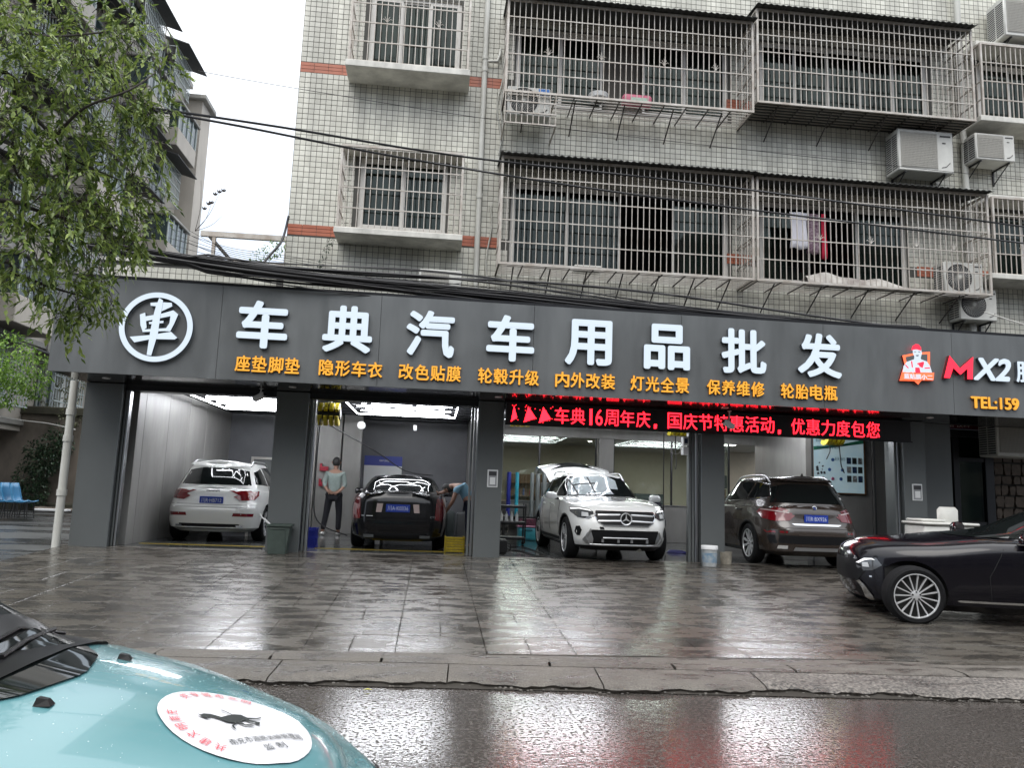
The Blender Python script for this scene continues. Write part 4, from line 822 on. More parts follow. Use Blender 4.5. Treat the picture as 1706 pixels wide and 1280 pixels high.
# blue cable coil and jacket stool right of the white SUV
p = onZ(1128, 922, FL); m_ = MB()
for k in range(4): m_.tube([(p.x+.22*cos(a/10*2*pi)*(1-.1*k), p.y+.16*sin(a/10*2*pi)+.02*k, FL+.012+.01*k) for a in range(11)], .008, 5)
solo('cable_coil', m_, mat('cable_blue', (.01, .01, .16), .4), 'coil of blue hose on the floor left of the shutter rail', 'hose', smooth=60)
t = thing('stool', 'black stool with a dark jacket draped over it beside the shutter rail', 'stool', (4.9, 16.8, FL))
for x in (4.84, 5.08):
    for y in (16.7, 16.95): part('leg', MB().tube([(x, y, FL), (4.96+(x-4.96)*.7, 16.82+(y-16.82)*.7, 1.0)], .014, 6), M['black_plastic'], t)
part('seat', MB().bbox(4.83, 5.1, 16.68, 16.97, 1.0, 1.05, .015), M['black_plastic'], t)
mb = MB(); vs = []; K = 10
for j in range(8):
    z = .82+.10*j; w_ = [.19, .2, .19, .17, .15, .13, .08, .03][j]
    for k in range(K): a = 2*pi*k/K; vs.append((4.96+w_*cos(a)*(1+.12*sin(3*a+j)), 16.80+w_*.75*sin(a), z))
mb.add(vs, [(j*K+k, j*K+(k+1) % K, (j+1)*K+(k+1) % K, (j+1)*K+k) for j in range(7) for k in range(K)]); solo('jacket', mb, mat('cloth_dark', (.012, .012, .022), .9), 'dark jacket hanging over the stool', 'jacket', smooth=60)
# hose reels under the ceiling, hanging cables
def reel(x, y, z, R_, label, hang=()):
    t = thing('hose_reel', label, 'hose reel', (x, y, z), 'yellow and black hose reels under the ceiling'); w = .20
    part('hub', MB().lathe([(0, -w), (R_*.45, -w), (R_*.45, w), (0, w)], axis='x', n=20, c=(x, y, z)), M['black_plastic'], t, 40)
    for k in range(4):
        for a0, a1 in ((.25, 2.3), (2.75, 5.9)):
            m_ = MB(); n = 12; xx = x-w+w*2*(k+.12)/4; ww = w*2*.66/4; vs = []
            for i in range(n+1):
                a = a0+(a1-a0)*i/n
                for r_2 in (R_*.55, R_):
                    for q in (xx, xx+ww): vs.append((q, y-r_2*cos(a), z-r_2*sin(a)))
            m_.add(vs, [(4*i+c_, 4*i+d_, 4*i+4+d_, 4*i+4+c_) for i in range(n) for c_, d_ in ((0,1),(1,3),(3,2),(2,0))]+[(0,1,3,2),(4*n,4*n+1,4*n+3,4*n+2)]); part('yellow_rim', m_, M['yellow'], t, 40)
    part('bracket', MB().bbox(x-.03, x+.03, y-.03, y+.03, z, ZC-.002, .004), M['rail_metal'], t)
    for pts in hang: part('hose', MB().tube(bez([Vector(p) for p in pts], 24), .011, 6), M['cable'], t, 60)
reel(-1.92, 14.2, 2.80, .21, 'yellow and black hose reel at the top left of the second bay', [[(-1.9, 14.2, 2.6), (-1.2, 16, 2.25), (-.6, 17.5, 1.9), (0, 19, 1.85)], [(-2.05, 14.0, 2.7), (-2.06, 14.0, 1.6), (-2.0, 14.1, .9), (-1.5, 14.5, .62)]])
reel(1.62, 14.6, 2.93, .17, 'yellow and black hose reel left of the glass office, under the display'); reel(5.05, 15.6, 3.0, .20, 'yellow and black hose reel beside the shutter rail', [[(4.75, 15.6, 2.85), (4.75, 15.6, 1.9), (4.76, 15.6, 1.0), (4.8, 15.6, .47)], [(5.0, 15.6, 2.9), (5.0, 15.6, 2.5), (5.02, 15.6, 2.25), (5.0, 15.6, 2.1)]])
reel(8.22, 15.2, 2.93, .22, 'yellow and black hose reel in front of the poster', [[(8.15, 15.2, 2.75), (8.16, 15.2, 2.6), (8.12, 15.2, 2.5), (8.08, 15.2, 2.42)], [(8.36, 15.2, 2.75), (8.38, 15.2, 2.5), (8.40, 15.2, 2.3), (8.46, 15.2, 2.15)]])
# white bullet cameras
def bullet(x, y, z, label, turn):
    t = thing('security_camera', label, 'camera', (x, y, z), 'white cameras under the fascia'); T = Matrix.Translation((x, y, z)) @ Matrix.Rotation(turn, 4, 'Z') @ Matrix.Rotation(.35, 4, 'Y')
    part('housing', MB().bbox(-.12, .12, -.045, .045, -.045, .045, .012, T=T), M['paper'], t); part('lens', MB().box(-.128, -.121, -.03, .03, -.03, .03, T=T), M['black_plastic'], t)
    part('arm', MB().tube([(x, y, z+.04), (x+.02, y, z+.10), (x+.02, y, min(3.068, z+.22))], .012, 6), M['paper'], t); part('bracket_plate', MB().lathe([(0, min(3.066, z+.215)), (.035, min(3.066, z+.215)), (.035, min(3.067, z+.225)), (0, min(3.067, z+.225))], n=12, c=(x+.02, y, 0)), M['paper'], t)
bullet(-2.93, 13.05, 2.93, 'white bullet camera hanging left of the second pillar', 2.6); bullet(4.92, 12.5, 2.78, 'white bullet camera hanging in front of the red display', .4)
# router box on the shutter rail
t = thing('control_box', 'white electrical box with loose white wires on the shutter rail', 'electrical box', (4.50, 13.4, 2.3))
part('box', MB().bbox(4.40, 4.50, 13.28, 13.42, 2.28, 2.42, .008), M['paper'], t); part('box', MB().bbox(4.40, 4.50, 13.28, 13.42, 2.44, 2.60, .008), M['paper'], t); part('screen', MB().box(4.42, 4.48, 13.274, 13.279, 2.48, 2.57), mat('screen_dark', (.02, .03, .06), .2), t)
m_ = MB(); m_.tube(bez([Vector(p) for p in ((4.40, 13.35, 2.5), (4.25, 13.35, 2.45), (4.2, 13.35, 2.32), (4.33, 13.35, 2.30), (4.40, 13.35, 2.42))], 24), .006, 5); part('wire', m_, M['cable_white'], t, 60)
# framed notices on the pillars
def notice(x0, x1, z0, z1, label):
    t = thing('framed_notice', label, 'notice', ((x0+x1)/2, 13.19, z0), 'small framed notices on the pillars')
    part('frame', MB().bbox(x0, x1, 13.18, 13.199, z0, z1, .004), M['paper'], t); part('sheet', MB().box(x0+.02, x1-.02, 13.176, 13.179, z0+.02, z1-.02), mat('notice_grey', (.30, .31, .32), .5), t)
    part('header', MB().box(x0+.025, x1-.025, 13.172, 13.1755, z1-.10, z1-.03), mat('notice_dark', (.04, .04, .045), .5), t); part('card', MB().box(x0+.045, x1-.045, 13.172, 13.1755, z0+.05, z1-.13), M['paper'], t)
notice(.93, 1.11, 1.58, 1.88, 'framed notice on the third pillar between the saloon bay and the glass office'); notice(8.62, 8.81, 1.62, 1.92, 'framed notice on the right-hand pillar beside the poster bay')
# poster on the rear wall of the fourth bay
t = thing('framed_poster', 'large pale blue framed poster with small pictures behind the brown SUV', 'poster', (8.9, 16.25, 1.8))
px0, px1, pz0, pz1 = 8.34, 9.50, 1.76, 2.98
part('frame', MB().bbox(px0-.03, px1+.05, 16.25, 16.29, pz0-.03, pz1+.03, .006), M['wood'], t)
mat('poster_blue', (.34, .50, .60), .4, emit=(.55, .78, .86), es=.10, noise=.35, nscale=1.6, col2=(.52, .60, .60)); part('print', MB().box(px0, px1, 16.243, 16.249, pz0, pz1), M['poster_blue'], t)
part('green_stripe', MB().prism([(px0, pz1-.22), (px1, pz1-.12), (px1, pz1-.03), (px0, pz1-.30)][::1], 16.238, 16.242), mat('poster_green', (.03, .22, .12), .5), t)
m_ = MB(); glyph(m_, ('深化管理 科学配方', .01, 0), px0+.06, px0+.60, pz1-.26, pz1-.20, 16.234, .002); glyph(m_, ('德系专修 售后服务', .01, 0), px0+.05, px0+.35, pz1-.12, pz1-.05, 16.234, .002); glyph(m_, ('天天 畅行', .01, 0), px0+.48, px0+.72, pz1-.52, pz1-.44, 16.234, .002); part('poster_lettering', m_, mat('poster_ink', (.04, .12, .16), .5), t)
R = random.Random(9)
for r_i in range(3):
    for c_i in range(3): part('picture', MB().box(px0+.76+.13*c_i, px0+.86+.13*c_i, 16.234, 16.241, pz0+.24+.20*r_i, pz0+.38+.20*r_i), mat('pic%d' % ((r_i+c_i) % 3), [(.05, .06, .06), (.45, .47, .48), (.04, .08, .18)][(r_i+c_i) % 3], .4, noise=.8, nscale=18), t)
for k, (a, b) in enumerate([(.44, .72), (.36, .50), (.66, .50), (.43, .30), (.62, .30)]): part('round_symbol', MB().lathe([(0, -.006), (.035, -.006), (.038, 0)], axis='y', n=16, c=(px0+a, 16.242, pz0+b)), mat('sym_blue', (.03, .10, .30), .4) if k != 3 else mat('sym_rose', (.4, .1, .2), .4), t)
m_ = MB()
for k in range(16):
    a = px0+.05+R.uniform(0, .24); b = pz0+.22+R.uniform(0, .62)*(1-(a-px0)/.6); w_ = R.uniform(.02, .06); m_.prism([(a, b), (a+w_, b+R.uniform(0, .02)), (a+w_*.7, b+w_*1.3), (a-.01, b+w_)], 16.236-.0004*k, 16.241)
part('engine_picture', m_, mat('ink_dark', (.03, .035, .05), .4, noise=.6, nscale=30), t, kind='stuff')
# objects at the pillars
def bucket(px, py, r, h, m, label, band=None, lid=None):
    p = onZ(px, py, fc(12.9)); z = fc(p.y); t = thing('bucket', label, 'bucket', (p.x, p.y, z), 'paint buckets at the fourth pillar')
    part('pail', MB().lathe([(0, z), (r*.88, z), (r, z+h*.93), (r*1.04, z+h*.93), (r*1.04, z+h), (r*.97, z+h), (r*.95, z+h*.9), (0, z+h*.85)], n=28, c=(p.x, p.y, 0)), m, t, 40)
    if band: part('paper_band', MB().lathe([(r*.93, z+h*.2), (r*1.0, z+h*.68)], n=28, c=(p.x, p.y, 0)), band, t, 40)
    if lid: part('lid', MB().lathe([(0, z+h+.012), (r*1.02, z+h+.01), (r*1.06, z+h), (r*1.06, z+h-.05), (r*1.02, z+h-.05)], n=28, c=(p.x, p.y, 0)), M['paper'], t, 40)
bucket(1182, 944, .132, .335, mat('pail_white', (.42, .44, .44), .4, noise=.3, nscale=9), 'taller white bucket with a blue band against the fourth pillar', mat('band_blue', (.12, .22, .33), .5, noise=.8, nscale=9, col2=(.4, .44, .45)), True)
bucket(1209, 942, .108, .21, mat('pail_dirty', (.36, .33, .27), .6, noise=.5, nscale=9), 'shorter dirty bucket beside the taller one')
t = thing('waste_bin', 'dark green rectangular bin standing in front of the second pillar', 'bin', (-2.42, 13.05, FL)); z = fc(13.0)
m_ = MB(); x0, x1, y0, y1, zt = -2.60, -2.24, 12.86, 13.12, z+.46; vs = [(x0+.03,y0+.02,z),(x1-.05,y0+.02,z),(x1-.05,y1-.02,z),(x0+.03,y1-.02,z),(x0,y0,zt),(x1,y0,zt),(x1,y1,zt),(x0,y1,zt)]
m_.add(vs, [(0,3,2,1),(0,1,5,4),(1,2,6,5),(2,3,7,6),(3,0,4,7)]); part('tub', m_, M['bin_green'], t); m_ = MB()
for a in ((x0-.02, x1+.02, y0-.02, y0+.005), (x0-.02, x1+.02, y1-.005, y1+.02), (x0-.02, x0+.005, y0+.005, y1-.005), (x1-.005, x1+.02, y0+.005, y1-.005)): m_.box(*a, zt-.02, zt+.015)
part('rim', m_, M['bin_green'], t); part('rib', MB().tube([(x0+.05, y0-.003, z+.40), (x1-.08, y0-.003, z+.40), (x1-.06, y0+.012, z+.03)], .008, 5), M['bin_green'], t)
part('liner', MB().tube([(x0+.02, y0+.08, zt), (x0-.03, y0+.06, zt+.06), (x0-.10, y0+.05, zt+.11), (x0-.13, y0+.05, zt+.17)], .02, 6, r2=.006), M['paper'], t, 60)
t = thing('laundry_basket', 'deep blue plastic basket between the second pillar and the hose', 'basket', (-2.13, 14.1, FL))
m_ = MB(); K = 22; vs = []; bx0, bx1, by0, by1 = -2.26, -2.02, 14.2, 14.5
for k in range(9):
    for (a, b) in (((bx0+.02+(bx1-bx0-.04)*k/8, by0), 0), ((bx0+.02+(bx1-bx0-.04)*k/8, by1), 0)): m_.box(a[0]-.008, a[0]+.008, a[1]-.006, a[1]+.006, FL, FL+.33)
for k in range(7): 
    for a in (bx0, bx1): m_.box(a-.006, a+.006, by0+.3*k/7, by0+.3*k/7+.018, FL, FL+.33)
for z in (FL+.0, FL+.16, FL+.31): m_.box(bx0-.01, bx1+.01, by0-.01, by0+.008, z, z+.03); m_.box(bx0-.01, bx1+.01, by1-.008, by1+.01, z, z+.03); m_.box(bx0-.01, bx0+.008, by0+.008, by1-.008, z, z+.03); m_.box(bx1-.008, bx1+.01, by0+.008, by1-.008, z, z+.03)
part('basket_ribs', m_, M['blue_plastic'], t, kind='stuff'); part('liner', MB().box(bx0+.012, bx1-.012, by0+.012, by1-.012, FL+.01, FL+.30), M['blue_plastic'], t)
t = thing('yellow_crate', 'yellow plastic crate on the floor right of the black saloon', 'crate', (.47, 14.0, FL))
for k in range(6): part('crate_slat', MB().bbox(.28, .62, 13.9, 13.93, FL+.012+.045*k, FL+.05+.045*k, .004), M['yellow_paint'], t)
for x in (.27, .60): part('crate_side', MB().bbox(x, x+.025, 13.9, 14.3, FL, FL+.28, .005), M['yellow_paint'], t)
# blue notice board and clutter at the back of the second bay
t = thing('notice_board', 'white board with a blue header on the rear wall of the second bay', 'board', (-1.0, 19.6, 1.3))
part('board', MB().bbox(-1.72, -.78, 19.64, 19.69, 1.0, 2.30, .006), M['paper'], t); part('blue_header', MB().box(-1.72, -.78, 19.632, 19.639, 2.06, 2.30), M['blue_print'], t)
m_ = MB(); glyph(m_, ('车典汽车用品', .01, 0), -1.35, -1.10, 2.16, 2.21, 19.628, .002); part('header_lettering', m_, M['paper'], t)
t = thing('wall_fixture', 'white air curtain fixture at the top of the column in the second bay', 'fixture', (-1.6, 17.1, 2.9)); part('drum', MB().tube([(-1.62, 17.15, 2.86), (-1.62, 17.29, 2.86)], .085, 18), M['paper'], t, 40)
for z, l_ in ((1.86, 'upper of the two red hose hooks on the plaster column'), (1.50, 'lower of the two red hose hooks on the plaster column')):
    solo('hose_hook', MB().box(-2.66, -2.46, 18.6, 18.69, z, z+.10).box(-2.66, -2.61, 18.6, 18.69, z+.1, z+.17), mat('hook_red', (.32, .01, .03), .4), l_, 'hook', 'red hose hooks')
crate(-1.42, -1.1, 18.6, 18.95, FL, FL+.75, 'black_plastic', 'vacuum_drum', 'black drum with a white label beside the standing worker', 'drum'); crate(-1.36, -1.16, 18.585, 18.598, FL+.06, FL+.34, 'paper', 'drum_label', 'white paper label on the black drum', 'label', b=.002)
crate(.35, .55, 17.6, 18.0, FL, FL+.62, 'machine_grey', 'water_tank', 'grey tank behind the bending worker', 'tank', b=.03); crate(.58, .82, 17.6, 18.0, FL, FL+.60, 'rail_metal', 'water_tank', 'pale steel tank just right of the grey tank', 'tank', b=.03)
solo('hanging_sensor', MB().bbox(-.47, -.40, 17.0, 17.08, 2.78, 2.90, .01), M['paper'], 'small pale box hanging before the rear wall of the second bay', 'sensor')
t = thing('rear_door', 'pale framed door in the rear wall of the first bay', 'door', (-4.3, 19.65, FL))
part('leaf', MB().box(-4.42, -3.5, 19.66, 19.69, FL, 2.10), mat('door_grey', (.16, .17, .17), .5), t)
for a in ((-4.48, -4.42, FL, 2.16), (-3.5, -3.44, FL, 2.16), (-4.42, -3.5, 2.10, 2.16)): part('door_frame', MB().bbox(a[0], a[1], 19.63, 19.69, a[2], a[3], .005), M['upvc'], t)
# white chest with a raised lid behind the dark saloon
t = thing('white_cool_box', 'white plastic chest with rounded raised lid behind the bonnet of the dark saloon', 'cool box', (8.4, 12.4, .36)); zf = fc(12.4)
a = onY(1527, 893, 12.4); b_ = onY(1612, 872, 12.4); c1 = onY(1568, 878, 12.4); c2 = onY(1602, 846, 12.4)
part('tub', MB().bbox(a.x, b_.x, 12.2, 12.75, zf, b_.z-.05, .03), M['ac_white'], t, 50); part('rim', MB().bbox(a.x-.03, b_.x+.06, 12.16, 12.79, b_.z-.05, b_.z, .02), M['ac_white'], t, 50); part('lid', MB().bbox(c1.x, c2.x, 12.45, 12.55, c1.z-.03, c2.z, .05), M['ac_white'], t, 60)
part('cover', MB().bbox(a.x, c1.x, 12.25, 12.7, b_.z+.001, b_.z+.05, .02), M['ac_white'], t, 50)
# ================================================================== neighbour shop at the right
nb = thing('neighbour_shopfront', 'dark neighbouring shop entrance at the right edge under the fascia', 'shopfront', (10.4, 14.4, FL))
NY = 14.45
def nX(px, py=760, Y=NY): return onY(px, py, Y).x
def nZ(px, py, Y=NY): return onY(px, py, Y).z
x0 = nX(1543); xa = nX(1556); xb = nX(1588); xc = nX(1598); xd = nX(1641); xe = nX(1655); zt = nZ(1600, 728); zm = nZ(1600, 762)
part('return_wall', MB().bbox(8.95, x0, 13.7, NY+.1, FL, ZC, .005), M['pillar_grey'], nb)
part('head_frame', MB().bbox(x0, xe+.1, NY, NY+.12, zt, zt+.14, .005), M['dark_metal'], nb)
for a, b_ in ((x0, xa), (xb, xc), (xd, xe)): part('door_post', MB().bbox(a, b_, NY, NY+.12, FL, zt, .005), M['dark_metal'], nb)
part('door_rail', MB().bbox(xc, xd, NY+.02, NY+.1, zm-.08, zm, .005), M['dark_metal'], nb); part('door_rail', MB().bbox(xc, xd, NY+.02, NY+.1, FL+.75, FL+.85, .005), M['dark_metal'], nb)
mat('dim_curtain', (.14, .155, .145), .8, noise=.2, nscale=3)
for a, b_, c_, d_ in ((xa, xb, FL, zt), (xc, xd, FL+.02, FL+.75), (xc, xd, FL+.85, zm-.08), (xc, xd, zm, zt)): part('glass_pane', MB().box(a, b_, NY+.05, NY+.056, c_, d_), M['glass'], nb)
part('door_curtain', MB().box(xa-.02, xd, NY+.16, NY+.18, FL, zt), M['dim_curtain'], nb)
part('signboard', MB().bbox(x0, xe+.05, NY-.06, NY-.0, zt+.15, ZC-.02, .005), mat('navy_board', (.006, .010, .06), .3), nb)
part('red_panel', MB().box(x0+.15, xd-.15, NY-.068, NY-.062, zt+.16, zt+.36), mat('dull_red', (.12, .008, .02), .4), nb)
m_ = MB(); glyph(m_, ('香烟 饮料', .01, 0), x0+.28, xd-.35, zt+.18, zt+.27, NY-.074, .003); part('sign_lettering', m_, M['upvc'], nb)
part('door_lamp', MB().lathe([(0, -.02), (.05, 0), (0, .02)], axis='z', n=4, c=(xa+.03, NY-.05, zt-.05)), mat('lamp_small', (.8, .8, .8), .3, emit=(1, 1, 1), es=3), nb)
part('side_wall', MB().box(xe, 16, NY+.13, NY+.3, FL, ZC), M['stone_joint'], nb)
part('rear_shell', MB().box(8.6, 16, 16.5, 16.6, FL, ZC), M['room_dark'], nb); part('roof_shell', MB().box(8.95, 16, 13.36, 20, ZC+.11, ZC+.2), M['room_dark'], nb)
# irregular stone cladding
mat('stone_face', (.11, .085, .065), .8, noise=.4, nscale=7, bump=.4, bscale=20)
R = random.Random(12); sx0 = nX(1660); z = FL
while z < ZC-.2:
    x = sx0+R.uniform(-.05, .0); h_ = R.uniform(.16, .26)
    while x < sx0+1.3:
        w_ = R.uniform(.12, .24); j = .008; q = lambda: R.uniform(0, .035)
        poly = [(x+j+q(), z+j+q()*.6), (x+w_-j-q(), z+j+q()*.6), (x+w_-j, z+h_*.5+q()), (x+w_-j-q(), z+h_-j-q()*.6), (x+j+q(), z+h_-j-q()*.6), (x+j, z+h_*.5+q())]
        part('stone', MB().prism(poly, NY+.075+R.uniform(-.02, .02), NY+.129), M['stone_face'], nb); x += w_
    z += h_
a1 = onY(1640, 700, 14.0); a2 = onY(1655, 762, 14.0)
ac(a1.x, a2.z, 1.15, .85, 13.7, .5, 'square', 'dirty outdoor unit in deep shade at the right edge under the fascia', brk=False)
# ================================================================== people
def skin(name, joints, edges, parent, m, sub=2, root=0, kind=None):
    me = bpy.data.meshes.new(name); me.from_pydata([tuple(Vector(j[:3])-wloc(parent)) for j in joints], edges, []); o = bpy.data.objects.new(name, me); COL.objects.link(o)
    o.modifiers.new('s', 'SKIN'); o.modifiers.new('u', 'SUBSURF').levels = sub
    for i, j in enumerate(joints):
        v = me.skin_vertices[0].data[i]; v.radius = (j[3], j[4] if len(j) > 4 else j[3]); v.use_root = i == root
    bpy.context.view_layer.update(); nm = bpy.data.meshes.new_from_object(o.evaluated_get(bpy.context.evaluated_depsgraph_get())); o.modifiers.clear(); o.data = nm
    nm.materials.clear(); nm.materials.append(m); nm.polygons.foreach_set('use_smooth', [True]*len(nm.polygons)); o.parent = parent; return o
mat('skin', (.30, .17, .12), .5); mat('hair_black', (.012, .011, .011), .6, bump=.3, bscale=80); mat('shirt_greygreen', (.27, .33, .31), .85, noise=.15, nscale=10); mat('trousers_black', (.008, .008, .012), .85); mat('shirt_blue', (.22, .42, .56), .85); mat('trousers_navy', (.010, .013, .035), .85); mat('shoe_white', (.5, .5, .48), .5)
def hand(J, E_, wi, d, side, s=1):
    """five fingers rooted in the palm; d = direction of the hand"""
    w = Vector(J[wi][:3]); d = Vector(d).normalized(); sd = d.cross(Vector((0, 1, 0))).normalized()*side
    pi_ = len(J); p = w+d*.05*s; J.append((*p, .026, .016)); E_.append((wi, pi_))
    for k, (o_, L_) in enumerate(((-.028, .065), (-.010, .078), (.010, .074), (.027, .058))):
        a = p+d*.035*s+sd*o_; b = a+d*L_*.5*s+Vector((0, .006, 0)); c = b+d*L_*.5*s+Vector((0, .016, 0))
        i = len(J); J.extend([(*a, .0095), (*b, .0085), (*c, .007)]); E_.extend([(pi_, i), (i, i+1), (i+1, i+2)])
    a = w+d*.03*s-sd*.03; b = a+d*.03*s-sd*.022; i = len(J); J.extend([(*a, .011), (*b, .009)]); E_.extend([(pi_, i), (i, i+1)])
def head_bits(t, hc, back=True, fwd=(0, 1, 0)):
    f_ = Vector(fwd); c = Vector(hc); m_ = MB(); n = 14; vs = []; up = Vector((0, 0, 1)) if abs(f_.z) < .7 else Vector((0, 1, 0)); sd = f_.cross(up).normalized(); up = sd.cross(f_)
    for j in range(9):
        th = pi*.76*j/8
        for k in range(n):
            a = 2*pi*k/n; r = sin(th); q = c+up*(.118*cos(th)+.012)+sd*(.089*r*cos(a))+f_*(.104*r*sin(a)-.010); 
            if sin(a) > .25 and th > pi*.36: q = c+up*(.118*cos(pi*.36)+.012)+sd*(.086*sin(pi*.36)*cos(a))+f_*(.100*sin(pi*.36)*sin(a)-.010)
            vs.append(tuple(q))
    m_.add(vs, [(j*n+k, j*n+(k+1) % n, (j+1)*n+(k+1) % n, (j+1)*n+k) for j in range(8) for k in range(n)]); part('hair', m_, M['hair_black'], t, 60)
    for sg in (-1, 1): part('ear', MB().tube([c+sd*sg*.082-up*.025, c+sd*sg*.098-up*.0, c+sd*sg*.092+up*.03], .012, 6), M['skin'], t, 60)
    part('nose', MB().tube([c+f_*.088+up*.015, c+f_*.112-up*.02], .012, 6), M['skin'], t, 60)
    for sg in (-1, 1): part('eye', MB().lathe([(0, -.009), (.009, 0), (0, .009)], n=8, c=tuple(c+f_*.086+sd*sg*.032+up*.012)), M['hair_black'], t, 60)
    part('mouth', MB().tube([c+f_*.090-up*.052-sd*.022, c+f_*.094-up*.052, c+f_*.090-up*.052+sd*.022], .005, 5), mat('lips', (.25, .09, .08), .5), t, 60)
# worker seen from behind, hands clasped at his back
pa = onZ(552, 893, FL); X, Y = pa.x, 17.9; X = onY(555, 850, Y).x
t = thing('person', 'man seen from behind in grey green top and black trousers, hands behind back', 'person', (X, Y, FL)); S_ = 1.0
def j3(x, y, z, *r): return (X+x, Y+y, FL+z, *r)
J = [j3(0, 0, .93, .125, .10), j3(0, 0, 1.10, .120, .095), j3(0, -.01, 1.28, .150, .10), j3(.0, 0, 1.40, .11, .085), j3(.0, .01, 1.47, .05), j3(.0, .035, 1.54, .06, .07), j3(.0, .045, 1.63, .078, .092), j3(.0, .04, 1.69, .055, .065),
     j3(-.17, -.01, 1.38, .056), j3(-.235, -.03, 1.12, .043), j3(-.12, -.15, .97, .03), j3(.17, -.01, 1.38, .056), j3(.235, -.03, 1.12, .043), j3(.12, -.15, .97, .03),
     j3(-.10, 0, .86, .092, .088), j3(-.15, .02, .50, .062), j3(-.20, -.04, .10, .042), j3(-.21, .05, .04, .035), j3(.10, 0, .86, .092, .088), j3(.13, .03, .50, .062), j3(.13, .04, .10, .042), j3(.14, .14, .04, .035)]
E_ = [(0,1),(1,2),(2,3),(3,4),(4,5),(5,6),(6,7),(3,8),(8,9),(9,10),(3,11),(11,12),(12,13),(0,14),(14,15),(15,16),(16,17),(0,18),(18,19),(19,20),(20,21)]
hand(J, E_, 10, (.85, -.2, -.25), 1, .8); hand(J, E_, 13, (-.85, -.12, -.35), 1, .8); skin('body', J, E_, t, M['skin'])
gr_ = lambda L_, k=1.16: [(*j[:3], *(q*k+.006 for q in j[3:])) for j in L_]
sh_ = gr_([J[0][:3]+(.128, .105), J[1], J[2], J[3], J[8], J[9], (J[9][0]+.05, J[9][1]-.05, J[9][2]-.06, .036), J[11], J[12], (J[12][0]-.05, J[12][1]-.05, J[12][2]-.06, .036)]); sh_[0] = (*J[0][:2], J[0][2]-.02, .15, .125)
skin('shirt', sh_, [(0,1),(1,2),(2,3),(3,4),(4,5),(5,6),(3,7),(7,8),(8,9)], t, M['shirt_greygreen'])
skin('trousers', gr_([(*J[0][:2], J[0][2]-.02, .125, .10), J[14], J[15], (*J[16][:3], .052), J[18], J[19], (*J[20][:3], .052)], 1.1), [(0,1),(1,2),(2,3),(0,4),(4,5),(5,6)], t, M['trousers_black'])
for a in (16, 20): 
    p = Vector(J[a][:3]); part('shoe', MB().bbox(p.x-.05, p.x+.05, p.y-.07, p.y+.20, FL, FL+.075, .025), M['shoe_white'], t, 60)
head_bits(t, J[6][:3])
# worker bending towards the saloon, half hidden by the third pillar
Y = 14.75; X = onY(779, 850, Y).x
t = thing('person', 'worker in a light blue top and navy trousers bending over beside the third pillar', 'person', (X, Y, FL))
J = [j3(.02, 0, .88, .115, .10), j3(-.03, -.0, 1.03, .11, .10), j3(-.13, .0, 1.16, .135, .10), j3(-.22, .0, 1.20, .10, .085), j3(-.29, 0.02, 1.19, .05), j3(-.35, .04, 1.15, .06, .07), j3(-.40, .06, 1.10, .078, .09), j3(-.42, .06, 1.05, .055, .065),
     j3(-.22, -.15, 1.12, .052), j3(-.30, -.17, .88, .040), j3(-.42, -.10, .68, .028), j3(-.22, .15, 1.14, .052), j3(-.38, .20, 1.08, .040), j3(-.55, .16, 1.03, .028),
     j3(.04, -.10, .82, .09), j3(.02, -.10, .47, .06), j3(.06, -.10, .10, .042), j3(-.04, -.10, .04, .035), j3(.06, .12, .82, .09), j3(.06, .14, .47, .06), j3(.10, .14, .10, .042), j3(.0, .14, .04, .035)]
E_ = [(0,1),(1,2),(2,3),(3,4),(4,5),(5,6),(6,7),(3,8),(8,9),(9,10),(3,11),(11,12),(12,13),(0,14),(14,15),(15,16),(16,17),(0,18),(18,19),(19,20),(20,21)]
hand(J, E_, 10, (-.6, .1, -.8), 1, .85); hand(J, E_, 13, (-.95, .02, -.15), 1, .85); skin('body', J, E_, t, M['skin'])
skin('shirt', gr_([(*J[0][:2], J[0][2]+.02, .125, .11), J[1], J[2], J[3], J[8], (J[8][0]-.03, J[8][1]-.01, J[8][2]-.10, .05), J[11], (J[11][0]-.07, J[11][1]+.02, J[11][2]-.03, .05)]), [(0,1),(1,2),(2,3),(3,4),(4,5),(3,6),(6,7)], t, M['shirt_blue'])
skin('trousers', gr_([J[0], J[14], J[15], (*J[16][:3], .052), J[18], J[19], (*J[20][:3], .052)], 1.12), [(0,1),(1,2),(2,3),(0,4),(4,5),(5,6)], t, M['trousers_navy'])
for a in (16, 20): p = Vector(J[a][:3]); part('shoe', MB().bbox(p.x-.19, p.x+.07, p.y-.05, p.y+.05, FL, FL+.075, .025), M['black_plastic'], t, 60)
head_bits(t, J[6][:3], fwd=(-.8, .1, -.55))
# ================================================================== vehicles
mat('paint_white', (.72, .73, .71), .22, coat=.8); mat('paint_pearl', (.86, .87, .85), .2, coat=.9)
mat('paint_black', (.004, .004, .005), .2, coat=.6, spec=.3); mat('paint_navy', (.0045, .004, .0065), .18, coat=.45, spec=.25)
mat('paint_brown', (.032, .023, .018), .25, coat=.7)
mat('car_glass', (.008, .010, .010), .03, spec=.8); mat('trim_black', (.009, .009, .010), .45, spec=.22); mat('underbody', (.006, .006, .006), .8)
mat('chrome', (.75, .76, .77), .12, 1.0); mat('silver', (.45, .46, .47), .3, .8); mat('tyre', (.010, .010, .011), .8, spec=.2, noise=.2, nscale=30)
mat('rim', (.70, .71, .72), .3, .45); mat('rim_dark', (.05, .05, .05), .5, .5)
mat('tail_red', (.16, .004, .008), .12, coat=1); mat('tail_clear', (.5, .4, .38), .1, coat=1)
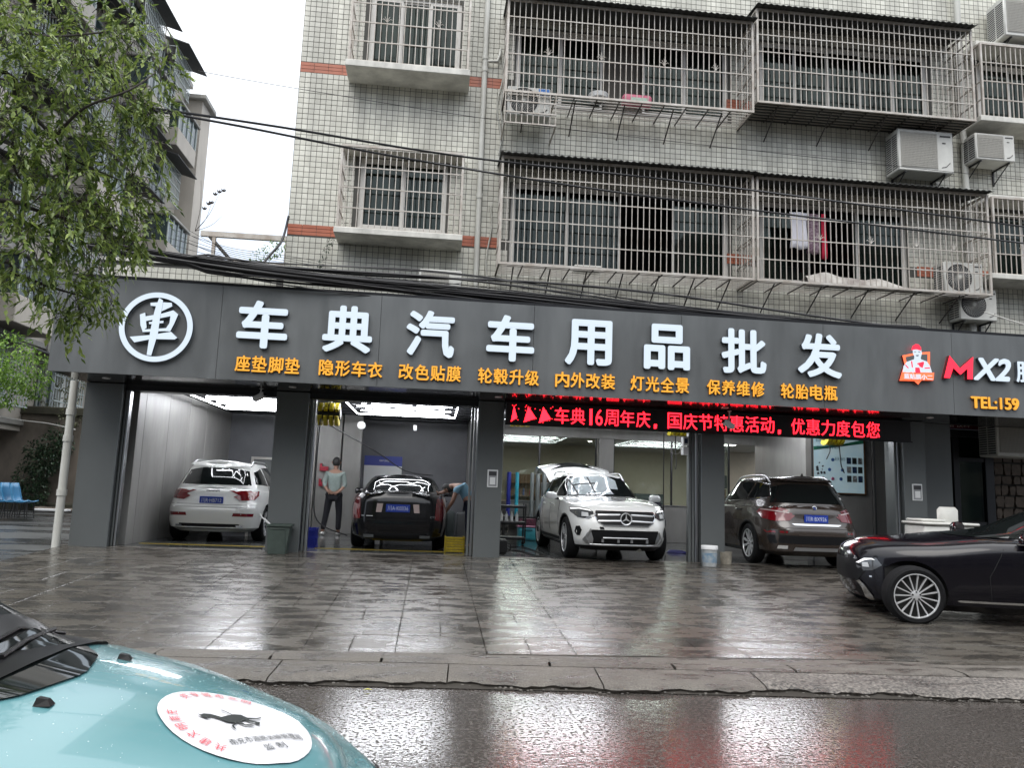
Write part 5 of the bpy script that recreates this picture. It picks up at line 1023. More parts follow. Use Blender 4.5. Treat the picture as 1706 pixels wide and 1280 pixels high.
mat('lamp_glass', (.10, .105, .11), .06, coat=1, metal=.4); mat('lamp_clear', (.6, .62, .63), .1, coat=1); mat('drl', (.8, .8, .8), .2, emit=(1, 1, 1), es=.5)
mat('plate_blue', (.01, .045, .36), .4); mat('plate_white', (.7, .74, .8), .4)
def pchip(pts, x):
    if x <= pts[0][0]: return pts[0][1]
    for (a, b), (c, d) in zip(pts, pts[1:]):
        if x <= c:
            t = (x-a)/(c-a); t = t*t*(3-2*t)*.5+t*.5; return b+(d-b)*t
    return pts[-1][1]
def loop(xr, xf, w, nr, nf, S=26, K=7, bulge=None):
    """half outline, right front centre -> side -> rear centre, then mirrored; returns left half points list"""
    xm = (xr+xf)/2; af = xf-xm; ar = xm-xr; pts = []
    e_f = .5**(1/nf); e_r = .5**(1/nr)
    for k in range(K): s = e_f*k/K; pts.append((xm+af*(1-s**nf)**(1/nf), s*w))
    for k in range(S+1):
        u = e_f+(-e_r-e_f)*k/S; n_, a = (nf, af) if u >= 0 else (nr, ar); pts.append((xm+a*u, w*(1-abs(u)**n_)**(1/n_)))
    for k in range(K-1, -1, -1): s = e_r*k/K; pts.append((xm-ar*(1-s**nr)**(1/nr), s*w))
    return pts
def layercake(layers, dz, crown, wmod=None, S=26, K=7, cl=6, capbottom=True):
    mb = MB(); rows = []
    for (z, xr, xf, w, nr, nf) in layers:
        half = loop(xr, xf, w, nr, nf, S, K); row = []
        for x, y in half:
            yy = y*(wmod(x, z) if wmod else 1); row.append((x, yy, z+dz(x, z)))
        rows.append(row+[(x, -y, z_) for x, y, z_ in row[-2:0:-1]])
    n = len(rows[0]); h = len(loop(*[*layers[0][1:]][:3], layers[0][4], layers[0][5], S, K))
    for r in rows: mb.v += r
    for i in range(len(rows)-1):
        for j in range(n): mb.f.append((i*n+j, i*n+(j+1) % n, (i+1)*n+(j+1) % n, (i+1)*n+j))
    top = (len(rows)-1)*n; last = rows[-1]
    # lid: strips across between mirrored points
    ids = []
    for j in range(h):
        x, y, z = last[j]; l_ = top+j; r_ = top+(n-j) % n; st = [l_]
        if 0 < j < h-1:
            for c in range(1, cl):
                t = 1-2*c/cl; mb.v.append((x, y*t, z+crown(x)*(1-t*t)*min(1, (y/(layers[-1][3]*.5)))**1)); st.append(len(mb.v)-1)
            st.append(r_)
        else: st = [l_]*(cl+1)
        ids.append(st)
    for j in range(h-1):
        for c in range(cl):
            q = [ids[j][c], ids[j+1][c], ids[j+1][c+1], ids[j][c+1]]; q2_ = []
            for a in q:
                if a not in q2_: q2_.append(a)
            if len(q2_) > 2: mb.f.append(tuple(q2_))
    if capbottom: mb.f.append(tuple(range(n)))
    mb.m = [0]*len(mb.f); return mb
class Shell:
    def __init__(s, mbs):
        V = []; Fc = []
        for m_ in mbs:
            o = len(V); V += [Vector(v) for v in m_.v]; Fc += [tuple(i+o for i in f) for f in m_.f]
        s.t = BVHTree.FromPolygons(V, Fc)
    def hit(s, view, a, b):
        O, D = {'left': (Vector((a, 3, b)), Vector((0,-1,0))), 'right': (Vector((a, -3, b)), Vector((0,1,0))), 'rear': (Vector((-6, a, b)), Vector((1,0,0))), 'front': (Vector((6, a, b)), Vector((-1,0,0))), 'top': (Vector((a, b, 5)), Vector((0,0,-1)))}[view]
        loc, nor, i, d = s.t.ray_cast(O, D)
        if loc is None: loc, nor, i, d = s.t.find_nearest(O+D*2.2 if view not in ('rear', 'front') else O+D*3.8); 
        if nor.dot(D) > 0: nor = -nor
        return loc, nor
    def patch(s, view, poly, off=.004, g=.07, thick=0, smooth=50):
        """sheet hugging the body: outline given in the side / rear / front / top view"""
        out = []; n = len(poly)
        for i in range(n):
            a, b = Vector(poly[i]), Vector(poly[(i+1) % n]); k = max(1, int((b-a).length/g)); out += [a.lerp(b, j/k) for j in range(k)]
        m = len(out); x0 = min(p.x for p in out); x1 = max(p.x for p in out); y0 = min(p.y for p in out); y1 = max(p.y for p in out)
        def inside(q):
            c = False
            for i in range(m):
                a, b = out[i], out[(i+1) % m]
                if (a.y > q.y) != (b.y > q.y) and q.x < (b.x-a.x)*(q.y-a.y)/(b.y-a.y)+a.x: c = not c
            return c
        P = list(out); nx = int((x1-x0)/g)+1; ny = int((y1-y0)/g)+1
        for i in range(1, nx):
            for j in range(1, ny):
                q = Vector((x0+(x1-x0)*i/nx, y0+(y1-y0)*j/ny))
                if inside(q) and min((q-o).length for o in out) > g*.35: P.append(q)
        V, E_, Fc, *_ = geometry.delaunay_2d_cdt(P, [(i, (i+1) % m) for i in range(m)], [], 1, 1e-5)
        mb = MB(); top = []
        for v in V: loc, nor = s.hit(view, v.x, v.y); top.append((loc, nor))
        mb.v = [tuple(l_+n_*off) for l_, n_ in top]; mb.f = [tuple(f) for f in Fc if len(f) == 3]; mb.m = [0]*len(mb.f); return mb
def both(view_poly): return view_poly
def spoked_wheel(car, x, y, r, w, style, side):
    """wheel > tyre, rim; side = +1 left, -1 right"""
    wl = bpy.data.objects.new('wheel', None); COL.objects.link(wl); wl.parent = car; wl.location = (x, y, r); wl.empty_display_size = .1
    key = ('wheel', r, w, style, side)
    if key not in BARM:
        t = MB(); s = side; ri = r*(.77 if style[0] == 15 else .71)
        t.lathe([(ri, -w/2*s), (r*.9, -w/2*s), (r*.985, -w*.40*s), (r, -w*.25*s), (r, w*.25*s), (r*.985, w*.40*s), (r*.9, w/2*s), (ri, w*.47*s), (ri*.98, w*.40*s), (ri*.98, -w*.4*s)], axis='y', n=44, close=True)
        tm = t.mesh('tyre', M['tyre'], 40)
        q = MB(); q.lathe([(ri*.985, w*.46*s), (ri*1.0, w*.475*s), (ri*.96, w*.48*s), (ri*.935, w*.42*s)], axis='y', n=44, mi=1); q.lathe([(ri*.93, w*.42*s), (ri*.92, w*.05*s), (0, w*.05*s)], axis='y', n=44, mi=0)
        nsp, wid, dbl = style; yo = w*.40*s; yi = w*.30*s
        for k in range(nsp):
            a0 = 2*pi*k/nsp
            for dd in ((-dbl, dbl) if dbl else (0,)):
                ca, sa = cos(a0), sin(a0); tx, tz = -sin(a0), cos(a0); vs = []
                for rr, of, wd, yy in ((r*.10, dd*.35, wid*.9, yo-.01*s), (ri*.55, dd*.8, wid*.85, yo-.004*s), (ri*.95, dd*1.4, wid*1.1, yo+.004*s)):
                    for sg in (-1, 1):
                        vs.append((rr*ca+(of+sg*wd/2)*tx, yy, rr*sa+(of+sg*wd/2)*tz)); vs.append((rr*ca+(of+sg*wd/2)*tx, yi, rr*sa+(of+sg*wd/2)*tz))
                q.add(vs, [(0,2,6,4), (4,6,10,8), (0,4,5,1), (4,8,9,5), (2,3,7,6), (6,7,11,10), (8,10,11,9)], 1)
        q.lathe([(r*.17, yi), (r*.17, yo), (r*.12, yo+.006*s), (0, yo+.008*s)], axis='y', n=20, mi=1)
        for k in range(5): a = 2*pi*k/5+.3; q.lathe([(.012, yo+.004*s), (.010, yo+.014*s), (0, yo+.014*s)], axis='y', n=6, c=(r*.135*cos(a), 0, r*.135*sin(a)), mi=0)
        BARM[key] = (tm, q.mesh('rim', [M['rim_dark'], M['rim']], 30))
    for nm, me in zip(('tyre', 'rim'), BARM[key]): part(nm, me, None, wl, local=True)
def plate(car, sh, view, cx, cz, w, h, text, off=.02, tilt=0):
    loc, nor = sh.hit(view, cx, cz); xx = loc.x; sg = -1 if view == 'rear' else 1; xo = xx+sg*off
    pl = part('number_plate', MB().bbox(xo-.004, xo+.004, cx-w/2, cx+w/2, cz-h/2, cz+h/2, .003), M['plate_blue'], car, local=True)
    m_ = MB(); P = lambda a, b, d: (xo+sg*(.0065-d), a, b)
    ln = cx+w*.43; rn = cx-w*.43
    glyph(m_, (text, .012, 0), ln if view == 'rear' else rn, rn if view == 'rear' else ln, cz-h*.32, cz+h*.32, 0, 0, P=P)
    part('plate_lettering', m_, M['plate_white'], pl, local=True); return pl
def build_car(name, label, loc, rz, sc, spec):
    s = spec; car = thing(name, label, s['cat'], loc, rz=rz, sc=sc)
    body = layercake(s['body'], s['dz'], s['crown'], s.get('wmod')); cab = layercake(s['cabin'], s.get('dzc', lambda x, z: 0), s.get('crownc', lambda x: .04), S=22, K=8)
    sh = Shell([body, cab]); s['shell'] = sh; r = s['r']
    # wheel arches cut out of the body
    bo = part('body', body, [M[s['paint']], M['underbody']], car, 32, local=True)
    cut = MB(); 
    for wx in s['wx']:
        for sg in (-1, 1):
            cut.lathe([(0, sg*(s['hw']-.30)), (r*1.13, sg*(s['hw']-.30)), (r*1.13, sg*(s['hw']+.1)), (0, sg*(s['hw']+.1))], axis='y', n=36, c=(wx, 0, r*1.02))
    cme = cut.mesh('cut', M['underbody']); co = bpy.data.objects.new('cut', cme); COL.objects.link(co)
    md = bo.modifiers.new('b', 'BOOLEAN'); md.object = co; md.operation = 'DIFFERENCE'; md.solver = 'EXACT'; md.material_mode = 'TRANSFER'
    pm = bo.parent; bo.parent = None; bpy.context.view_layer.update(); dg = bpy.context.evaluated_depsgraph_get()
    nm = bpy.data.meshes.new_from_object(bo.evaluated_get(dg)); bo.modifiers.clear(); bo.data = nm; bo.parent = pm; bpy.data.objects.remove(co)
    part('cabin', cab, [M[s.get('roofpaint', s['paint'])]], car, 32, local=True)
    for wx in s['wx']:
        for sg in (-1, 1):
            if s.get('cladding'):
                m_ = MB(); vs = []
                for k in range(19):
                    a = pi*k/18; 
                    for rr, oy in ((1.10, .006), (1.19, .008)):
                        px_, pz_ = wx+r*rr*cos(a), r*1.02+r*rr*sin(a)*.98; l_, n_ = sh.hit('left' if sg > 0 else 'right', px_, pz_); vs.append(tuple(l_+n_*oy))
                m_.add(vs, [(2*k, 2*k+1, 2*k+3, 2*k+2) for k in range(18)]); part('arch_trim', m_, M[s['cladding']], car, 50, local=True)
            spoked_wheel(car, wx, sg*(s['hw']-.135), r, .235, s['rimstyle'], sg)
    part('underbody', MB().box(s['body'][0][1]+.1, s['body'][0][2]-.1, -.55, .55, .19, .26), M['underbody'], car, local=True)
    for wx in s['wx']: part('axle', MB().tube([(wx, -.7, r), (wx, .7, r)], .05, 8), M['underbody'], car, local=True)
    def P(nm, view, poly, m, off=.004, g=.08, lab=None): return part(nm, sh.patch(view, poly, off, g), M[m], car, 50, local=True, label=lab)
    s['P'] = P
    for sd_, sg in (('left', 1), ('right', -1)):
        for i, w_ in enumerate(s['side_windows']): P('side_window', sd_, w_, 'car_glass', .005)
        if s.get('dlo'): 
            tr = s['dlo']; m_ = MB(); pts = []
            for a, b in zip(tr, tr[1:]):
                for k in range(6): q = Vector(a).lerp(Vector(b), k/6); l_, n_ = sh.hit(sd_, q.x, q.y); pts.append(l_+n_*.008)
            m_.tube(pts, .011, 5); part('window_trim', m_, M[s.get('dlomat', 'chrome')], car, 60, local=True)
        for ln in s.get('gaps', []):
            m_ = MB(); pts = []
            for a, b in zip(ln, ln[1:]):
                for k in range(5): q = Vector(a).lerp(Vector(b), k/4); l_, n_ = sh.hit(sd_, q.x, q.y); pts.append(l_+n_*.001)
            m_.tube(pts, .004, 4); part('door_gap', m_, M['underbody'], car, 0, local=True)
        for hx, hz in s.get('handles', []):
            l_, n_ = sh.hit(sd_, hx, hz); m_ = MB(); m_.tube([l_+Vector((.10, 0, 0))+n_*.004, l_+Vector((.07, 0, .004))+n_*.035, l_+Vector((-.07, 0, .004))+n_*.035, l_+Vector((-.10, 0, 0))+n_*.004], .013, 6); part('door_handle', m_, M[s.get('handlemat', s['paint'])], car, 50, local=True)
        if s.get('mirror'):
            mx_, mz_ = s['mirror']; l_, n_ = sh.hit(sd_, mx_, mz_); y0 = abs(l_.y)
            prof = [(-.09, -.055), (-.10, .04), (-.05, .085), (.05, .075), (.11, .02), (.10, -.05)]
            m_ = MB(); nn = len(prof); vs = []
            for t, sc_ in ((0, .75), (.06, 1), (.17, .95), (.205, .6)): vs += [(mx_+a*sc_*.75, sg*(y0+.05+t), mz_+.05+b*sc_) for a, b in prof]
            m_.add(vs, [(i*nn+j, i*nn+(j+1) % nn, (i+1)*nn+(j+1) % nn, (i+1)*nn+j) for i in range(3) for j in range(nn)]+[tuple(range(nn)), tuple(3*nn+j for j in range(nn))]); 
            mo = part('wing_mirror', m_, M[s['paint']], car, 60, local=True)
            part('mirror_foot', MB().tube([(mx_, sg*(y0-.03), mz_-.01), (mx_, sg*(y0+.09), mz_+.02)], .022, 6), M['trim_black'], mo, local=True)
        if s.get('rails'):
            ra, rb, ry = s['rails']; m_ = MB(); pts = []
            for k in range(15):
                t = k/14; x = ra+(rb-ra)*t; l_, n_ = sh.hit('top', x, sg*ry); pts.append(l_+Vector((0, 0, .005+.045*min(1, 6*t, 6*(1-t)))))
            m_.tube(pts, .016, 6); part('roof_rail', m_, M['silver'], car, 60, local=True)
    return car
def mir(poly): return [(-a, b) for a, b in poly]
# --- white compact SUV seen from behind in the first bay
L_, Wd = 4.385, .915
def suv_layers(L, w, zs, rb=.0, fo=.0):
    r, f = -L/2, L/2
    return [(.20, r+.16, f-.22, w*.86, 5, 4), (.28, r+.05, f-.10, w*.955, 6, 4), (.40, r+.01, f-.03, w*.985, 6, 4), (.55, r, f, w*.995, 6, 3.6), (.66, r+.01, f-.005, w, 6, 3.6), (.72, r+.05, f-.02, w*.998, 5.5, 3.6), (.82, r+.09, f-.04, w*.992, 5.5, 3.4), (.93, r+.11, f-.09, w*.975, 5, 3.2), (zs-.03, r+.14, f-.19, w*.955, 5, 3.1), (zs, r+.17, f-.26, w*.925, 5, 3.0)]
def dzf(zs, rear, mid, front, x1, x2):
    def f(x, z):
        k = max(0, (z-.5)/(zs-.5))**1.2; return k*pchip([(-3, rear), (-1.5, rear*.6), (x1, mid), (x2, front*.55), (2.5, front)], x)
    return f
q3 = dict(cat='car', paint='paint_white', r=.345, hw=Wd, wx=(-1.31, 1.29), rimstyle=(5, .05, .035), body=suv_layers(L_, Wd, 1.02), dz=dzf(1.02, .0, 0, -.17, .9, 1.6), crown=lambda x: .05,
    cabin=[(.98, -L_/2+.20, .98, .86, 4.5, 3), (1.08, -L_/2+.23, .83, .835, 4.5, 3), (1.25, -L_/2+.32, .55, .765, 4.2, 3), (1.42, -L_/2+.44, .28, .68, 4.2, 3), (1.50, -L_/2+.50, .16, .635, 4, 3), (1.535, -L_/2+.50, .05, .60, 4, 3)], crownc=lambda x: .055,
    side_windows=[[(-1.72, 1.12), (-1.58, 1.36), (-1.2, 1.45), (-1.12, 1.10)], [(-1.05, 1.10), (-1.10, 1.46), (-.25, 1.49), (-.2, 1.09)], [(-.12, 1.09), (-.17, 1.49), (.1, 1.48), (.72, 1.1)]],
    gaps=[[(-1.1, 1.08), (-1.02, .8), (-.8, .35)], [(-.16, 1.08), (-.16, .33)], [(.75, 1.05), (.82, .4)]], handles=[(-.85, .93), (.0, .93)], mirror=(.62, 1.02), rails=(-1.55, .1, .56))
c = build_car('parked_suv', 'white SUV parked nose-in in the leftmost bay, seen from behind', (-4.0, 16.72, FL), pi/2, .95, q3); P = q3['P']; sh = q3['shell']
P('rear_window', 'rear', [(-.66, 1.10), (.66, 1.10), (.56, 1.38), (.30, 1.43), (-.30, 1.43), (-.56, 1.38)], 'car_glass', .006)
m_ = MB(); pts = [(-.56, 1.45), (.56, 1.45), (.5, 1.50), (-.5, 1.50)]; P('spoiler', 'rear', pts, 'paint_white', .06)
for f_ in (lambda p: p, mir):
    P('tail_light', 'rear', f_([(.40, .875), (.52, .80), (.76, .82), (.80, .90), (.79, .99), (.60, .975)]), 'tail_red', .01, .05)
    P('reflector', 'rear', f_([(.42, .505), (.44, .565), (.78, .56), (.77, .50)]), 'tail_red', .006)
    P('exhaust_pipe', 'rear', f_([(.50, .30), (.50, .34), (.62, .34), (.62, .30)]), 'chrome', .02)
for sd_ in ('left', 'right'): P('tail_light', sd_, [(-2.08, .86), (-2.05, .99), (-1.90, 1.0), (-1.86, .96), (-1.94, .88)], 'tail_red', .008, .05)
P('rear_lettering_bar', 'rear', [(-.82, .665), (.82, .665), (.82, .672), (-.82, .672)], 'underbody', .003)
P('tailgate_gap', 'rear', [(-.80, .72), (.80, .72), (.80, .726), (-.80, .726)], 'underbody', .004)
plate(c, sh, 'rear', 0, .80, .44, .14, PLATES[0])
m_ = MB()
for k in range(4):
    x_, _n = sh.hit('rear', -.093+.062*k, .99); m_.lathe([(.036, -.012), (.042, -.012), (.042, .0), (.036, .0)], axis='x', n=18, c=(x_.x, -.093+.062*k, .955), close=True)
part('badge_rings', m_, M['chrome'], c, local=True)
P('bumper_lower', 'rear', [(-.62, .26), (.62, .26), (.55, .36), (-.55, .36)], 'trim_black', .006)
for y in (.25, -.6): 
    l_, _n = sh.hit('rear', y, .76); 
# --- black saloon seen from behind in the second bay
L2 = 4.87; W2 = .92; r0 = -L2/2; f0 = L2/2
cts = dict(cat='car', paint='paint_black', r=.335, hw=W2, wx=(-1.40, 1.48), rimstyle=(7, .05, 0),
    body=[(.18, r0+.14, f0-.2, W2*.86, 5, 4), (.27, r0+.04, f0-.08, W2*.96, 6, 4), (.42, r0, f0-.02, W2*.99, 6, 4), (.58, r0, f0, W2, 6, 4), (.70, r0+.03, f0-.02, W2, 6, 4), (.84, r0+.05, f0-.05, W2*.985, 6, 3.6), (.95, r0+.07, f0-.12, W2*.96, 6, 3.4), (1.0, r0+.10, f0-.22, W2*.92, 5.5, 3.2)], dz=dzf(1.0, .05, 0, -.17, .9, 1.6), crown=lambda x: .045,
    cabin=[(.96, -1.80, 1.15, .85, 4, 3), (1.08, -1.68, .92, .80, 4, 3), (1.22, -1.40, .62, .72, 4, 3), (1.34, -1.08, .33, .64, 4, 3), (1.385, -.92, .18, .585, 4, 3)], crownc=lambda x: .05,
    side_windows=[[(-1.35, 1.08), (-1.0, 1.28), (-.9, 1.33), (-.85, 1.07)], [(-.8, 1.07), (-.85, 1.335), (-.1, 1.35), (-.05, 1.06)], [(0, 1.06), (-.05, 1.35), (.2, 1.33), (.75, 1.07)]],
    gaps=[[(-.83, 1.05), (-.75, .35)], [(-.03, 1.05), (-.03, .33)]], handles=[(-.6, .9), (.2, .9)], mirror=(.66, 1.0))
c = build_car('parked_saloon', 'black saloon parked nose-in under the bright hexagon lamps, seen from behind', (-.58, 16.18, FL), pi/2, .955, cts); P = cts['P']; sh = cts['shell']
P('rear_window', 'rear', [(-.66, 1.10), (.66, 1.10), (.52, 1.345), (.25, 1.375), (-.25, 1.375), (-.52, 1.345)], 'car_glass', .006, .06)
for f_ in (lambda p: p, mir):
    P('tail_light', 'rear', f_([(.68, .58), (.70, .93), (.74, 1.01), (.86, .99), (.89, .9), (.88, .62), (.80, .56)]), 'tail_red', .008, .05)
    P('reversing_lamp', 'rear', f_([(.30, .70), (.275, .86), (.385, .86), (.40, .70)]), 'tail_clear', .008)
    P('exhaust_pipe', 'rear', f_([(.42, .255), (.42, .30), (.60, .30), (.60, .255)]), 'chrome', .02)
P('boot_gap', 'rear', [(-.70, .56), (.70, .56), (.70, .567), (-.70, .567)], 'underbody', .003); P('badge_bar', 'rear', [(.45, .625), (.66, .625), (.66, .635), (.45, .635)], 'silver', .004)
P('lower_panel', 'rear', [(-.6, .22), (.6, .22), (.55, .33), (-.55, .33)], 'trim_black', .006)
plate(c, sh, 'rear', 0, .78, .44, .14, PLATES[1])
m_ = MB(); glyph(m_, ('CTS', .01, 0), -.60, -.70, .615, .65, 0, 0, P=lambda a, b, d: (sh.hit('rear', a, b)[0].x-.006, a, b)); part('model_lettering', m_, M['silver'], c, local=True)
# --- white SUV facing out in the third bay, tailgate open
L3 = 4.66; W3 = .945
def glc_wm(x, z): return 1
glc = dict(cat='car', paint='paint_pearl', r=.37, hw=W3, wx=(-1.42, 1.45), rimstyle=(5, .06, .03), body=[(z, a, b+(.0 if z < .6 else .02), w, n1, max(n2, 4.2)+.6) for z, a, b, w, n1, n2 in suv_layers(L3, W3, 1.08)], dz=dzf(1.08, .0, 0, -.135, .9, 1.7), crown=lambda x: .075 if x > .8 else .04,
    cabin=[(1.0, -L3/2+.2, 1.12, .88, 4, 3.2), (1.10, -L3/2+.24, .97, .85, 4, 3.2), (1.27, -L3/2+.36, .68, .775, 4, 3.2), (1.44, -L3/2+.5, .38, .69, 4, 3.2), (1.54, -L3/2+.6, .20, .635, 4, 3.2), (1.575, -L3/2+.62, .08, .60, 4, 3.2)], crownc=lambda x: .05,
    side_windows=[[(-1.6, 1.15), (-1.45, 1.4), (-1.0, 1.48), (-.95, 1.12)], [(-.88, 1.12), (-.93, 1.49), (-.05, 1.52), (0, 1.11)], [(.06, 1.11), (.0, 1.52), (.2, 1.5), (.84, 1.12)]],
    gaps=[[(-.9, 1.08), (-.85, .8), (-.8, .35)], [(.03, 1.08), (.03, .33)], [(.9, 1.04), (.95, .4)]], handles=[(-.7, .95), (.22, .95)], mirror=(.72, 1.06), rails=(-1.6, .1, .58), cladding='trim_black')
c = build_car('parked_suv', 'white SUV facing out of the third bay with its tailgate raised', (3.19, 15.02, FL), -pi/2+.03, .955, glc); P = glc['P']; sh = glc['shell']
P('windscreen', 'front', [(-.70, 1.14), (.70, 1.14), (.575, 1.47), (.3, 1.53), (-.3, 1.53), (-.575, 1.47)], 'car_glass', .006, .06)
# bright reflection in the screen, painted as a pale patch with dark lines
mat('reflection_pale', (.48, .54, .56), .12, coat=.8)
P('painted_reflection', 'front', [(-.69, 1.145), (.16, 1.145), (.14, 1.28), (.30, 1.27), (.33, 1.45), (.2, 1.525), (-.3, 1.525), (-.57, 1.465)], 'reflection_pale', .010, .06)
for pts in ([(-.60, 1.46), (-.57, 1.46), (-.50, 1.15), (-.53, 1.15)], [(-.25, 1.50), (-.22, 1.50), (-.17, 1.15), (-.20, 1.15)], [(-.66, 1.31), (-.4, 1.37), (-.12, 1.39), (-.12, 1.365), (-.4, 1.345), (-.66, 1.285)]): P('reflection_line', 'front', pts, 'trim_black', .014, .1)  # dark cross lines of the painted reflection
gr = [(-.47, .68), (-.54, .78), (-.52, .865), (.52, .865), (.54, .78), (.47, .68), (.40, .635), (-.40, .635)]
P('grille', 'front', gr, 'trim_black', .008, .06)
for z in (.81, .71):
    m_ = MB()
    for sg in (-1, 1):
        pts = []
        for k in range(9): a = sg*(.10+.39*k/8); l_, n_ = sh.hit('front', a, z-.012*(k/8)); pts.append(l_+n_*.02)
        m_.tube(pts, .022, 6)
    part('grille_bar', m_, M['silver'], c, 50, local=True)
m_ = MB(); pts = []
gg = gr+[gr[0]]
for a, b in zip(gg, gg[1:]):
    for k in range(5): q = Vector(a).lerp(Vector(b), k/5); l_, n_ = sh.hit('front', q.x, q.y); pts.append(l_+n_*.014)
m_.tube(pts+[pts[0]], .012, 5); part('grille_frame', m_, M['chrome'], c, 60, local=True)
l_, n_ = sh.hit('front', 0, .75); m_ = MB(); X_ = l_.x+.035; ez = .752
m_.lathe([(.088, 0), (.105, .006), (.108, -.012), (.088, -.012)], axis='x', n=30, c=(X_, 0, ez), close=True)
for k in range(3): a = pi/2+2*pi*k/3; m_.prism([(.016*cos(a+pi/2), ez+.016*sin(a+pi/2)), (.092*cos(a), ez+.092*sin(a)), (.016*cos(a-pi/2), ez+.016*sin(a-pi/2))], X_-.006, X_+.004, 'x')
st = part('star_emblem', m_, M['rim'], c, 30, local=True); part('emblem_disc', MB().lathe([(0, 0), (.09, 0)], axis='x', n=24, c=(X_-.01, 0, ez)), M['trim_black'], st, local=True)
for f_ in (lambda p: p, mir):
    P('headlight', 'front', f_([(.55, .78), (.56, .86), (.62, .905), (.76, .93), (.87, .92), (.87, .84), (.80, .755), (.64, .735)]), 'lamp_glass', .008, .04)
    P('headlight_strip', 'front', f_([(.58, .86), (.62, .89), (.76, .915), (.86, .905), (.86, .885), (.76, .895), (.63, .87)]), 'drl', .016, .05)
    P('headlight_lens', 'front', f_([(.64, .77), (.64, .84), (.73, .85), (.74, .77)]), 'lamp_clear', .016, .04)
    P('air_duct', 'front', f_([(.76, .44), (.74, .54), (.77, .61), (.82, .60), (.83, .50), (.80, .44)]), 'trim_black', .006, .05)
    P('skid_wing', 'front', f_([(.56, .40), (.60, .53), (.66, .50), (.72, .38), (.66, .31), (.56, .31)]), 'silver', .012, .05)
P('lower_intake', 'front', [(-.60, .555), (.60, .555), (.66, .42), (.60, .30), (-.60, .30), (-.66, .42)], 'trim_black', .006, .05)
m_ = MB(); pts = []; gg = [(-.60, .56), (-.67, .42), (-.60, .30), (.60, .30), (.67, .42), (.60, .56)]
for a, b in zip(gg, gg[1:]):
    for k in range(6): q = Vector(a).lerp(Vector(b), k/6); l_, n_ = sh.hit('front', q.x, q.y); pts.append(l_+n_*.012)
m_.tube(pts, .020, 6); part('intake_frame', m_, M['silver'], c, 60, local=True)
P('lower_valance', 'front', [(-.86, .20), (.86, .20), (.86, .27), (.66, .28), (-.66, .28), (-.86, .27)], 'trim_black', .006, .06)
for z, w_ in ((.42, .40),):
    m_ = MB(); pts = []
    for k in range(13): a = -w_+2*w_*k/12; l_, n_ = sh.hit('front', a, z); pts.append(l_+n_*.016)
    m_.tube(pts, .014, 5); part('skid_bar', m_, M['silver'], c, 60, local=True)
m_ = MB()
for a in (-.4, -.12, .12, .4): l_, n_ = sh.hit('front', a, .37); m_.box(l_.x, l_.x+.02, a-.02, a+.02, .34, .40)
part('skid_link', m_, M['silver'], c, local=True)
P('towing_cover', 'front', [(-.46, .57), (-.47, .61), (-.40, .605), (-.38, .565)], 'trim_black', .006, .1)
P('sill', 'left', [(-1.0, .25), (-1.0, .36), (1.0, .36), (1.0, .25)], 'trim_black', .006); P('sill', 'right', [(-1.0, .25), (-1.0, .36), (1.0, .36), (1.0, .25)], 'trim_black', .006)
# raised tailgate
m_ = MB(); vs = []; K = 10
prof = [(-1.62, 1.58), (-1.80, 1.72), (-2.08, 1.83), (-2.40, 1.89), (-2.60, 1.87), (-2.78, 1.78)]
for x, z in prof:
    for k in range(K+1): t = -1+2*k/K; w_ = .70+.14*min(1, (-1.62-x)/.6); vs.append((x+.10*t*t, w_*t, z-.12*t*t)) 
n_ = len(prof); vs += [(a+.02, b*.95, cc-.06) for a, b, cc in vs]; o_ = n_*(K+1)
m_.add(vs, [(i*(K+1)+k, i*(K+1)+k+1, (i+1)*(K+1)+k+1, (i+1)*(K+1)+k) for i in range(n_-1) for k in range(K)]+[(o_+i*(K+1)+k, o_+(i+1)*(K+1)+k, o_+(i+1)*(K+1)+k+1, o_+i*(K+1)+k+1) for i in range(n_-1) for k in range(K)]
    +[(i*(K+1), (i+1)*(K+1), o_+(i+1)*(K+1), o_+i*(K+1)) for i in range(n_-1)]+[(i*(K+1)+K, o_+i*(K+1)+K, o_+(i+1)*(K+1)+K, (i+1)*(K+1)+K) for i in range(n_-1)]+[((n_-1)*(K+1)+k, (n_-1)*(K+1)+k+1, o_+(n_-1)*(K+1)+k+1, o_+(n_-1)*(K+1)+k) for k in range(K)]+[(k+1, k, o_+k, o_+k+1) for k in range(K)])
tg = part('tailgate', m_, M['paint_pearl'], c, 50, local=True)
m_ = MB(); vs = []
for x, z in ((-1.95, 1.80), (-2.32, 1.888)):
    for k in range(K+1): t = -1+2*k/K; vs.append((x+.10*t*t, .60*t, z-.12*t*t+.012))
m_.add(vs, [(k, k+1, K+2+k, K+1+k) for k in range(K)]); part('tailgate_window', m_, M['car_glass'], tg, 50, local=True)
for sg in (-1, 1): part('tailgate_strut', MB().tube([(-1.75, sg*.62, 1.25), (-2.1, sg*.64, 1.72)], .012, 6), M['trim_black'], tg, local=True)
